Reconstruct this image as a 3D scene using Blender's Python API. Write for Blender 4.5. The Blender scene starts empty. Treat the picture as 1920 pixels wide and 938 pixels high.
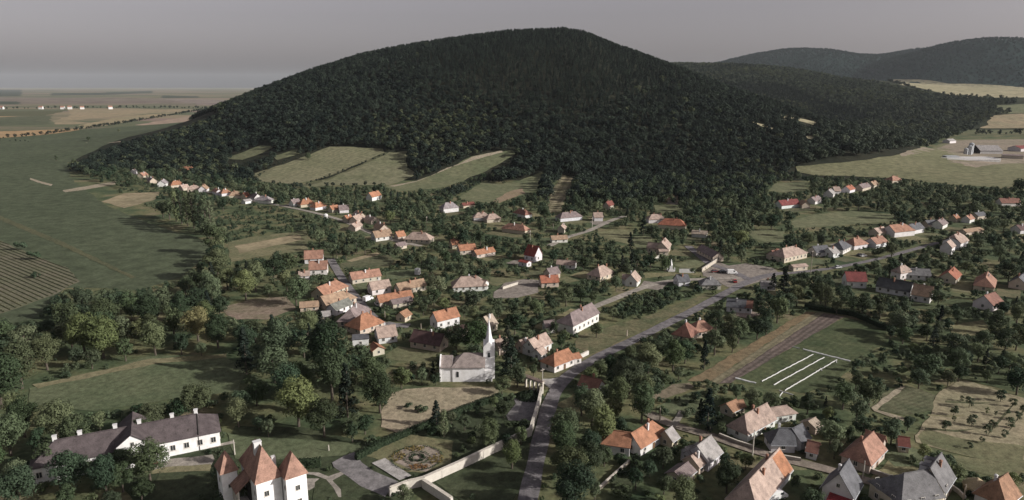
import bpy, bmesh, math, random
import numpy as np
from mathutils import Vector, Matrix
from mathutils.geometry import delaunay_2d_cdt

scene = bpy.context.scene
COL = scene.collection
rad = math.radians

# ------------------------------------------------------------------ camera, sky, sun, exposure
# ---- view the place was surveyed from (used for the camera and for the relief of the hills)
FOCAL, PITCH, CAM_H = 1297.0 / 1920.0, math.radians(13.4), 95.0
def silhouette(points, dist, trees):
    """skyline read as angles -> (X, height) of a ridge standing 'dist' metres away"""
    xs, hs = [], []
    for px, py in points:
        xc, yc = (px - 960) / 1297.0, -(py - 469) / 1297.0
        dy = math.cos(PITCH) + yc * math.sin(PITCH); dz = -math.sin(PITCH) + yc * math.cos(PITCH)
        xs.append(xc * dist / dy); hs.append(max(0.0, CAM_H + dist * dz / dy - trees))
    return np.array(xs), np.array(hs)
MAIN = silhouette([(250,290),(330,248),(430,216),(500,183),(560,151),(620,125),(700,100),(780,84),(860,72),(950,60),(1050,55),(1085,61),(1130,80),(1180,98),(1230,118),(1270,136),(1330,162),(1400,196),(1470,232),(1530,262),(1600,300)], 1650., 9.)
SADDLE = silhouette([(820,235),(1000,150),(1150,122),(1250,119),(1350,120),(1420,127),(1500,138),(1600,147),(1700,153),(1800,158),(1920,163),(2150,166),(2600,168)], 3200., 9.)
FAR1 = silhouette([(1150,165),(1300,128),(1358,117),(1390,109),(1420,101),(1470,94),(1500,92),(1540,95),(1580,102),(1640,105),(1700,97),(1735,91),(1760,95),(1830,102),(1920,112),(2150,135),(2600,165)], 6500., 6.)
FAR2 = silhouette([(1500,166),(1600,146),(1660,122),(1700,108),(1750,94),(1800,79),(1850,72),(1900,74),(1960,83),(2060,108),(2300,160)], 5200., 6.)
def smooth(t):
    t = np.clip(t, 0, 1); return t * t * (3 - 2 * t)
def bumps(x, y):
    return (np.sin(x*.013+1.3)*np.cos(y*.011-.4) + .6*np.sin(x*.027-y*.019) + .5*np.cos(x*.041+y*.033))
def height(x, y):
    x = np.asarray(x, float); y = np.asarray(y, float)
    h = np.interp(x, *MAIN, left=0, right=0)
    yf, yc = 700.0 + .6 * np.clip(-x - 260, 0, 400), 1650.0
    t = np.where(y < yc, (y - yf) / (yc - yf), (yc + 900 - y) / 900.0)
    p = np.sin(np.pi / 2 * np.clip(t, 0, 1)) ** 1.35
    z1 = h * p + np.clip(p*4, 0, 1) * np.clip(h / 60, 0, 1) * bumps(x, y) * 2.2 * (1 - np.clip(p, 0, 1) ** 4)
    z1 = np.maximum(z1, 0)
    h2 = np.interp(x, *SADDLE)
    t2 = np.where(y < 3200, (y - 1500) / 1700., 1 - (y - 3200) / 9000.)
    z2 = h2 * smooth(t2) ** 0.9 + 3 * bumps(x * .4, y * .4) * smooth((y - 1700) / 600.) * smooth(h2 / 60)
    z2 = np.where(y > 1500, z2, 0)
    h3 = np.interp(x, *FAR1, left=0, right=0); t3 = np.where(y < 6500, (y - 4300) / 2200., (9500 - y) / 3000.)
    z3 = h3 * smooth(t3)
    h4 = np.interp(x, *FAR2, left=0, right=0); t4 = np.where(y < 5200, (y - 3800) / 1400., (7500 - y) / 2300.)
    z4 = h4 * smooth(t4)
    return np.maximum(np.maximum(z1, z2), np.maximum(z3, z4))

cam_data = bpy.data.cameras.new("camera")
cam_data.sensor_width = 36.0
cam_data.lens = 36.0 * FOCAL
cam_data.clip_start = 1.0
cam_data.clip_end = 60000.0
camera = bpy.data.objects.new("camera", cam_data)
COL.objects.link(camera)
camera.location = (0, 0, CAM_H)
camera.rotation_euler = (math.pi / 2 - PITCH, 0, 0)
scene.camera = camera

SUN_EL, SUN_AZ = rad(24), rad(104)          # azimuth clockwise from +Y (the viewing direction)
world = bpy.data.worlds.new("World")
scene.world = world
world.use_nodes = True
wn, wl = world.node_tree.nodes, world.node_tree.links
wn.clear()
sky = wn.new('ShaderNodeTexSky')
sky.sky_type = 'NISHITA'
sky.sun_disc = False
sky.sun_elevation = SUN_EL
sky.sun_rotation = SUN_AZ
sky.altitude = 200
sky.air_density = 1.0
sky.dust_density = 3.0
sky.ozone_density = 1.0
hsv = wn.new('ShaderNodeHueSaturation'); hsv.inputs['Saturation'].default_value = 0.22
tint = wn.new('ShaderNodeMix'); tint.data_type = 'RGBA'; tint.blend_type = 'MULTIPLY'
tint.inputs[0].default_value = 1.0
tint.inputs[7].default_value = (1.06, 0.97, 1.02, 1)
bg = wn.new('ShaderNodeBackground'); bg.inputs['Strength'].default_value = 0.072
wo = wn.new('ShaderNodeOutputWorld')
wl.new(sky.outputs[0], hsv.inputs['Color']); wl.new(hsv.outputs[0], tint.inputs[6])
wl.new(tint.outputs[2], bg.inputs['Color']); wl.new(bg.outputs[0], wo.inputs['Surface'])

sun_data = bpy.data.lights.new("sun", 'SUN')
sun_data.energy = 5.0
sun_data.angle = rad(0.6)
sun_data.color = (1.0, 0.955, 0.89)
sun = bpy.data.objects.new("sun", sun_data)
COL.objects.link(sun)
sdir = Vector((math.sin(SUN_AZ) * math.cos(SUN_EL), math.cos(SUN_AZ) * math.cos(SUN_EL), math.sin(SUN_EL)))
sun.rotation_euler = sdir.to_track_quat('Z', 'Y').to_euler()
sun.location = (400, -100, 500)

scene.view_settings.view_transform = 'Standard'
scene.view_settings.look = 'None'
scene.view_settings.gamma = 1.0
scene.view_settings.exposure = 0.3
scene.cycles.max_bounces = 5
scene.cycles.diffuse_bounces = 2
scene.cycles.glossy_bounces = 2
scene.cycles.transmission_bounces = 2
scene.cycles.volume_bounces = 0
scene.cycles.use_denoising = True

# ------------------------------------------------------------------ helpers
rng = random.Random(7)
class MB:
    """collects boxes, prisms and patches; build() links them as ONE mesh object"""
    def __init__(s): s.v, s.f = [], []
    def add(s, vs, fs):
        n = len(s.v); s.v += [tuple(p) for p in vs]; s.f += [tuple(i + n for i in f) for f in fs]; return s
    def box(s, c, d, rz=0.0, taper=1.0):
        x, y, z = d[0] / 2, d[1] / 2, d[2]
        p = [(-x, -y, 0), (x, -y, 0), (x, y, 0), (-x, y, 0)]
        p += [(a * taper, b * taper, z) for a, b, _ in p]
        ca, sa = math.cos(rz), math.sin(rz)
        p = [(c[0] + a * ca - b * sa, c[1] + a * sa + b * ca, c[2] + h) for a, b, h in p]
        return s.add(p, [(3, 2, 1, 0), (4, 5, 6, 7), (0, 1, 5, 4), (1, 2, 6, 5), (2, 3, 7, 6), (3, 0, 4, 7)])
    def prism(s, poly, axis_len, y0):
        """polygon in x-z, pushed along y from y0 by axis_len"""
        n = len(poly)
        vs = [(a, y0, b) for a, b in poly] + [(a, y0 + axis_len, b) for a, b in poly]
        fs = [tuple(range(n)), tuple(range(2 * n - 1, n - 1, -1))]
        fs += [(i, n + i, n + (i + 1) % n, (i + 1) % n) for i in range(n)]
        return s.add(vs, fs)
    def slab(s, polys, t):
        """sheet of roof planes (lists of points, shared corners) given a thickness t downwards"""
        idx, vs = {}, []
        def k(p):
            q = tuple(round(a, 3) for a in p)
            if q not in idx: idx[q] = len(vs); vs.append(q)
            return idx[q]
        fs = [tuple(k(p) for p in P) for P in polys]
        n = len(vs); edges = {}
        for f in fs:
            for i in range(len(f)):
                a, b = f[i], f[(i + 1) % len(f)]
                edges[(a, b)] = edges.get((a, b), 0) + 1
        low = [(x, y, z - t) for x, y, z in vs]
        out = list(fs) + [tuple(i + n for i in reversed(f)) for f in fs]
        for a, b in edges:
            if (b, a) not in edges: out.append((b, a, a + n, b + n))
        return s.add(vs + low, out)
    def cyl(s, c, r0, r1, h, n=8):
        vs = [(c[0] + r0 * math.cos(2 * math.pi * i / n), c[1] + r0 * math.sin(2 * math.pi * i / n), c[2]) for i in range(n)]
        vs += [(c[0] + r1 * math.cos(2 * math.pi * i / n), c[1] + r1 * math.sin(2 * math.pi * i / n), c[2] + h) for i in range(n)]
        fs = [tuple(range(n - 1, -1, -1)), tuple(range(n, 2 * n))] + [(i, (i + 1) % n, n + (i + 1) % n, n + i) for i in range(n)]
        return s.add(vs, fs)
    def tube(s, a, b, r0, r1, n=6):
        a, b = Vector(a), Vector(b); d = (b - a).normalized()
        u = d.orthogonal().normalized(); w = d.cross(u)
        vs = [a + (u * math.cos(2 * math.pi * i / n) + w * math.sin(2 * math.pi * i / n)) * r0 for i in range(n)]
        vs += [b + (u * math.cos(2 * math.pi * i / n) + w * math.sin(2 * math.pi * i / n)) * r1 for i in range(n)]
        return s.add(vs, [tuple(range(n - 1, -1, -1)), tuple(range(n, 2 * n))] + [(i, (i + 1) % n, n + (i + 1) % n, n + i) for i in range(n)])
    def mesh(s, name, mat):
        me = bpy.data.meshes.new(name); me.from_pydata(s.v, [], s.f)
        if mat: me.materials.append(mat)
        return me
    def build(s, name, mat, parent=None, loc=(0, 0, 0), color=None):
        return link(name, s.mesh(name, mat), parent, loc, color=color)
def link(name, mesh, parent=None, loc=(0, 0, 0), rz=0.0, color=None):
    o = bpy.data.objects.new(name, mesh); COL.objects.link(o)
    o.parent = parent; o.location = loc; o.rotation_euler = (0, 0, rz)
    if color: o.color = (*color, 1)
    return o
def tag(o, label=None, cat=None, group=None, kind=None):
    if label: o['label'] = label
    if cat: o['category'] = cat
    if group: o['group'] = group
    if kind: o['kind'] = kind
    return o
def thing(name, label, cat, loc, rz=0.0, group=None):
    o = bpy.data.objects.new(name, None); COL.objects.link(o)
    o.empty_display_size = 1; o.location = loc; o.rotation_euler = (0, 0, rz)
    return tag(o, label, cat, group)
def hz(x, y): return float(height(x, y))

# ------------------------------------------------------------------ materials
def mat_base(name, rough=0.9, spec=0.15):
    m = bpy.data.materials.new(name); m.use_nodes = True
    b = m.node_tree.nodes['Principled BSDF']
    b.inputs['Roughness'].default_value = rough
    b.inputs['Specular IOR Level'].default_value = spec
    return m, m.node_tree.nodes, m.node_tree.links, b
def noise(n, l, scale, detail=4, coord='Object', rough=0.55, vec=None):
    t = n.new('ShaderNodeTexNoise'); t.inputs['Scale'].default_value = scale
    t.inputs['Detail'].default_value = detail; t.inputs['Roughness'].default_value = rough
    if vec is None:
        c = n.new('ShaderNodeTexCoord'); vec = c.outputs[coord]
    l.new(vec, t.inputs['Vector']); return t.outputs['Fac']
def ramp(n, l, src, stops):
    r = n.new('ShaderNodeValToRGB'); e = r.color_ramp.elements
    while len(e) < len(stops): e.new(0.5)
    for k, (p, c) in zip(e, stops):
        k.position = p; k.color = (*c, 1) if len(c) == 3 else c
    l.new(src, r.inputs['Fac']); return r.outputs['Color']
def mix(n, l, a, b, fac, mode='MIX'):
    m = n.new('ShaderNodeMix'); m.data_type = 'RGBA'; m.blend_type = mode
    for i, s in ((0, fac), (6, a), (7, b)):
        if isinstance(s, (int, float)): m.inputs[i].default_value = s
        elif isinstance(s, tuple): m.inputs[i].default_value = (*s, 1)
        else: l.new(s, m.inputs[i])
    return m.outputs[2]
def bump(n, l, src, b, strength, dist):
    k = n.new('ShaderNodeBump'); k.inputs['Strength'].default_value = strength; k.inputs['Distance'].default_value = dist
    l.new(src, k.inputs['Height']); l.new(k.outputs[0], b.inputs['Normal'])
def sc(c, k): return tuple(min(1, x * k) for x in c)

def field_material(name, ca, cb, big=0.03, fine=0.5, stripe=0.0, depth=0.35, relief=0.25):
    """ground cover: two tones in big drifts, fine grain, optional drill rows along the object's own x axis"""
    m, n, l, b = mat_base('mat_' + name, 0.95, 0.08)
    c1 = ramp(n, l, noise(n, l, big, 5), [(0.32, ca), (0.68, cb)])
    f = noise(n, l, fine, 5)
    c2 = mix(n, l, c1, ramp(n, l, f, [(0.3, (0.55, 0.55, 0.55)), (0.7, (1.35, 1.35, 1.35))]), 0.75, 'MULTIPLY')
    c2 = mix(n, l, c2, ramp(n, l, noise(n, l, fine * 5, 3), [(0.3, (0.6, 0.6, 0.6)), (0.7, (1.3, 1.3, 1.3))]), 0.6, 'MULTIPLY')
    if stripe:
        w = n.new('ShaderNodeTexWave'); w.wave_type = 'BANDS'; w.bands_direction = 'Y'
        w.inputs['Scale'].default_value = 0.314 / stripe * 1.0; w.inputs['Distortion'].default_value = 0.8
        w.inputs['Detail'].default_value = 2; w.inputs['Detail Scale'].default_value = 0.4
        tc = n.new('ShaderNodeTexCoord'); l.new(tc.outputs['Object'], w.inputs['Vector'])
        c2 = mix(n, l, c2, ramp(n, l, w.outputs['Fac'], [(0.2, (1 - depth,) * 3), (0.8, (1 + depth * .6,) * 3)]), 1.0, 'MULTIPLY')
    l.new(c2, b.inputs['Base Color'])
    bump(n, l, f, b, relief, 0.5)
    return m
def soft(c, s=.86):
    y = .3 * c[0] + .59 * c[1] + .11 * c[2]
    return tuple(y + (v - y) * s for v in c)
FM = {}
def FMAT(k):
    if k not in FM:
        spec = FIELD_COLOURS[k]
        FM[k] = field_material(k, *[soft(c) for c in spec[:2]], **(spec[2] if len(spec) > 2 else {}))
    return FM[k]
FIELD_COLOURS = dict(
    gold=((.38,.23,.09),(.30,.20,.10),dict(big=.004,fine=.03)), gold2=((.30,.23,.12),(.22,.19,.11),dict(big=.004,fine=.03)),
    pinktan=((.31,.215,.16),(.26,.20,.14),dict(big=.004,fine=.03)), tan=((.29,.22,.13),(.22,.19,.11),dict(big=.01,fine=.06)),
    plum=((.15,.115,.095),(.17,.145,.105),dict(big=.0012,fine=.01)), plum2=((.17,.13,.12),(.21,.18,.14),dict(big=.002,fine=.01)),
    woods=((.04,.055,.035),(.06,.07,.045),dict(big=.003,fine=.02)), olive=((.075,.082,.042),(.10,.10,.05)), olive2=((.07,.085,.045),(.10,.105,.06),dict(big=.006,fine=.04)),
    meadow=((.060,.077,.041),(.078,.095,.052),dict(big=.008,fine=.12)), meadow2=((.13,.135,.065),(.16,.155,.08),dict(big=.01,fine=.15,stripe=9,depth=.04)),
    path=((.33,.28,.20),(.26,.22,.15)), lawn=((.074,.099,.048),(.115,.130,.068),dict(big=.05)), lawntan=((.22,.19,.11),(.16,.15,.075)),
    haytan=((.185,.172,.098),(.145,.147,.078),dict(big=.02,fine=.25,stripe=6,depth=.07)), hay=((.18,.17,.10),(.13,.138,.07),dict(big=.02,fine=.2)),
    olivehay=((.10,.118,.058),(.15,.153,.08),dict(big=.03,fine=.2)), tanpink=((.27,.19,.13),(.22,.17,.10)), pathfield=((.25,.21,.13),(.18,.165,.085),dict(stripe=7,depth=.25)),
    pale=((.32,.28,.17),(.25,.23,.13),dict(big=.006,fine=.05)), farmdirt=((.27,.215,.16),(.20,.175,.12),dict(big=.02,fine=.2)),
    yard=((.25,.215,.185),(.19,.165,.14),dict(big=.08)), plot=((.07,.085,.042),(.13,.125,.07),dict(big=.1,stripe=1.6,depth=.12)), drytan=((.33,.265,.18),(.25,.215,.135),dict(big=.05)),
    parklawn=((.036,.052,.026),(.06,.07,.036),dict(big=.06)), dryopen=((.19,.165,.085),(.12,.125,.06),dict(big=.12)), asphaltpale=((.20,.185,.185),(.165,.155,.155),dict(big=.1,relief=.08)),  # parklawn darkened: shade over the walled lawn is put into its colour
    concrete=((.36,.335,.315),(.30,.285,.27),dict(big=.12,relief=.08)), parterre=((.30,.24,.20),(.22,.19,.14),dict(big=.3)), gravel=((.31,.275,.235),(.25,.225,.19),dict(big=.1,relief=.15)),
    tandry2=((.22,.19,.10),(.15,.145,.07),dict(big=.07)), verge=((.07,.085,.04),(.16,.14,.075),dict(big=.13,fine=.7)), vergetan=((.19,.15,.085),(.085,.095,.045),dict(big=.11,fine=.6)),
    yardpink=((.31,.235,.195),(.25,.20,.165),dict(big=.1)), ochre=((.195,.135,.072),(.16,.125,.07),dict(big=.09,fine=.4)), striptan=((.19,.16,.10),(.14,.13,.075),dict(big=.09,stripe=2.0,depth=.12)),
    plough=((.14,.105,.09),(.105,.085,.072),dict(big=.05,stripe=2.1,depth=.22,relief=.5)), greenplot=((.048,.068,.030),(.085,.098,.045),dict(big=.09,fine=.5,stripe=2.4,depth=.08)), soil=((.22,.17,.12),(.15,.13,.085),dict(big=.1)),
    dryorchard=((.29,.24,.15),(.20,.185,.105),dict(big=.05)), vinesoil=((.145,.128,.088),(.11,.115,.065),dict(big=.04)), pinksoil=((.23,.17,.13),(.16,.14,.085),dict(big=.08)),
    tangreen=((.19,.17,.09),(.105,.115,.055),dict(big=.06)), dirtlane=((.24,.195,.16),(.19,.16,.125),dict(big=.15)), asphalt=((.175,.16,.165),(.14,.13,.135),dict(big=.06,relief=.08)))

def ground_material():
    m, n, l, b = mat_base('mat_ground', 0.95, 0.08)
    tc = n.new('ShaderNodeTexCoord').outputs['Object']
    near = ramp(n, l, noise(n, l, .045, 6, vec=tc), [(.32, (.040, .060, .032)), (.46, (.074, .092, .048)), (.58, (.125, .122, .064)), (.72, (.18, .15, .10))])
    mp = n.new('ShaderNodeMapping'); mp.inputs['Scale'].default_value = (.0016, .0042, 1); l.new(tc, mp.inputs['Vector'])
    v = n.new('ShaderNodeTexVoronoi'); v.inputs['Scale'].default_value = 1.0; v.inputs['Randomness'].default_value = .75; l.new(mp.outputs[0], v.inputs['Vector'])
    sep = n.new('ShaderNodeSeparateColor'); l.new(v.outputs['Color'], sep.inputs[0])
    far = ramp(n, l, sep.outputs[0], [(0, (.12, .12, .075)), (.25, (.08, .10, .06)), (.45, (.22, .18, .12)), (.62, (.10, .11, .065)), (.8, (.20, .15, .125)), (1, (.15, .14, .09))])
    sx = n.new('ShaderNodeSeparateXYZ'); l.new(tc, sx.inputs[0])
    mr = n.new('ShaderNodeMapRange'); mr.inputs['From Min'].default_value = 1300; mr.inputs['From Max'].default_value = 1900; l.new(sx.outputs['Y'], mr.inputs['Value'])
    c = mix(n, l, near, far, mr.outputs[0])
    f = noise(n, l, .6, 5, vec=tc)
    c = mix(n, l, c, ramp(n, l, f, [(.3, (.6, .6, .6)), (.7, (1.35, 1.35, 1.35))]), .8, 'MULTIPLY')
    l.new(c, b.inputs['Base Color']); bump(n, l, f, b, .35, .6)
    return m
def hill_material(name, a, b_, s):
    m, n, l, b = mat_base(name, 1.0, 0.05)
    f = noise(n, l, s, 6)
    l.new(ramp(n, l, f, [(.3, a), (.7, b_)]), b.inputs['Base Color']); bump(n, l, f, b, .8, 6)
    return m

def tile_material():
    """clay or slate courses; the tone comes from the object's own colour"""
    m, n, l, b = mat_base('mat_roof_tiles', 0.8, 0.2)
    oi = n.new('ShaderNodeObjectInfo'); tc = n.new('ShaderNodeTexCoord').outputs['Object']
    c = mix(n, l, oi.outputs['Color'], ramp(n, l, noise(n, l, .55, 5, vec=tc), [(.3, (.62, .60, .60)), (.7, (1.3, 1.27, 1.25))]), .85, 'MULTIPLY')
    c = mix(n, l, c, ramp(n, l, noise(n, l, 3.5, 4, vec=tc), [(.3, (.75, .75, .75)), (.7, (1.25, 1.25, 1.25))]), .8, 'MULTIPLY')
    moss = ramp(n, l, noise(n, l, .9, 6, vec=tc, rough=.7), [(.56, (0, 0, 0)), (.72, (1, 1, 1))])
    c = mix(n, l, c, mix(n, l, c, (.5, .52, .46), 1.0, 'MULTIPLY'), moss)
    w = n.new('ShaderNodeTexWave'); w.bands_direction = 'Z'; w.inputs['Scale'].default_value = 1.9; w.inputs['Distortion'].default_value = .6
    l.new(tc, w.inputs['Vector'])
    c = mix(n, l, c, ramp(n, l, w.outputs['Fac'], [(0, (.86, .86, .86)), (1, (1.1, 1.1, 1.1))]), 1.0, 'MULTIPLY')
    l.new(c, b.inputs['Base Color']); bump(n, l, w.outputs['Fac'], b, .4, .06)
    return m
def plaster_material():
    m, n, l, b = mat_base('mat_plaster', 0.9, 0.15)
    oi = n.new('ShaderNodeObjectInfo'); tc = n.new('ShaderNodeTexCoord').outputs['Object']
    c = mix(n, l, oi.outputs['Color'], ramp(n, l, noise(n, l, .7, 5, vec=tc), [(.3, (.84, .83, .81)), (.65, (1.05, 1.05, 1.05))]), .9, 'MULTIPLY')
    sx = n.new('ShaderNodeSeparateXYZ'); l.new(tc, sx.inputs[0])
    st = mix(n, l, c, mix(n, l, c, (.70, .66, .60), 1.0, 'MULTIPLY'), ramp(n, l, noise(n, l, 1.6, 6, vec=tc, rough=.75), [(.55, (0, 0, 0)), (.75, (.8, .8, .8))]))
    l.new(st, b.inputs['Base Color'])
    return m
def plain(name, col, rough=.8, spec=.3, metal=0.0, var=.25, s=3.0):
    m, n, l, b = mat_base(name, rough, spec); b.inputs['Metallic'].default_value = metal
    f = noise(n, l, s, 4)
    l.new(mix(n, l, col, ramp(n, l, f, [(.3, (1 - var,) * 3), (.7, (1 + var * .6,) * 3)]), 1.0, 'MULTIPLY'), b.inputs['Base Color'])
    return m
def leaf_material(name, col, col2, trans=.24):
    m, n, l, b = mat_base(name, .75, .12)
    oi = n.new('ShaderNodeObjectInfo')
    c = ramp(n, l, oi.outputs['Random'], [(0, col), (.55, tuple((a + d) / 2 for a, d in zip(col, col2))), (1, col2)])
    g = n.new('ShaderNodeNewGeometry')
    c = mix(n, l, c, ramp(n, l, g.outputs['Random Per Island'], [(0, (.72, .74, .72)), (1, (1.3, 1.29, 1.24))]), 1.0, 'MULTIPLY')
    c = mix(n, l, c, oi.outputs['Color'], 1.0, 'MULTIPLY')
    l.new(c, b.inputs['Base Color'])
    t = n.new('ShaderNodeBsdfTranslucent'); l.new(c, t.inputs['Color'])
    ms = n.new('ShaderNodeMixShader'); ms.inputs[0].default_value = trans
    o = n['Material Output']; l.new(b.outputs[0], ms.inputs[1]); l.new(t.outputs[0], ms.inputs[2]); l.new(ms.outputs[0], o.inputs['Surface'])
    return m
M = dict(roof=tile_material(), wall=plaster_material(),
    frame=plain('mat_window_frame', (.55, .52, .47), .6), glass=plain('mat_window_glass', (.03, .035, .04), .15, .6),
    door=plain('mat_door', (.14, .08, .045), .6), wood=plain('mat_grey_wood', (.30, .26, .21), .9, s=6),
    bark=plain('mat_bark', (.085, .07, .055), .95, s=5), palebark=plain('mat_pale_bark', (.42, .39, .34), .9, s=4),
    chimney=plain('mat_brick_chimney', (.30, .16, .11), .9, s=5), white=plain('mat_white_plaster', (.56, .555, .55), .85, var=.12, s=.8),
    metal=plain('mat_grey_metal', (.42, .44, .46), .45, .5, .3), dark=plain('mat_dark_opening', (.035, .032, .03), .9),
    leaf=leaf_material('mat_leaves', (.026, .046, .028), (.100, .120, .070)), needle=leaf_material('mat_needles', (.007, .014, .012), (.034, .047, .037), .08),
    shrub=leaf_material('mat_shrub_leaves', (.028, .048, .030), (.080, .102, .060)), flower=leaf_material('mat_flower_bed', (.22, .10, .05), (.16, .13, .05)),
    hedge=leaf_material('mat_hedge_leaves', (.022, .036, .02), (.034, .046, .025), .12), vine=leaf_material('mat_vine_leaves', (.075, .085, .045), (.11, .11, .06)), blue=leaf_material('mat_haze_tinted_leaves', (.010, .026, .026), (.022, .042, .040), .1),  # far leaves: the blue of distant haze is put into their colour
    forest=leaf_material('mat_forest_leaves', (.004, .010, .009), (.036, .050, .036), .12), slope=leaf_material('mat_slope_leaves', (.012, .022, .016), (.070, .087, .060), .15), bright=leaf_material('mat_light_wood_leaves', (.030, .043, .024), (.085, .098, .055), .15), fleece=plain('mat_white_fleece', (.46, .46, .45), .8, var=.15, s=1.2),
    stone=plain('mat_pale_stone', (.50, .46, .40), .9, var=.3, s=1.0), insulator=plain('mat_insulator', (.6, .6, .58), .3, .5),
    tyre=plain('mat_tyre', (.03, .03, .03), .9), rim=plain('mat_rim', (.5, .5, .5), .35, .5, .8), lamp=plain('mat_car_lamp', (.7, .7, .65), .2, .6),
    straw=plain('mat_straw', (.42, .34, .22), .95, s=4), concrete=plain('mat_cast_concrete', (.48, .47, .45), .9, s=.4))
def paint(name, col): return plain('mat_paint_' + name, col, .35, .5, var=.05)

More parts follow.
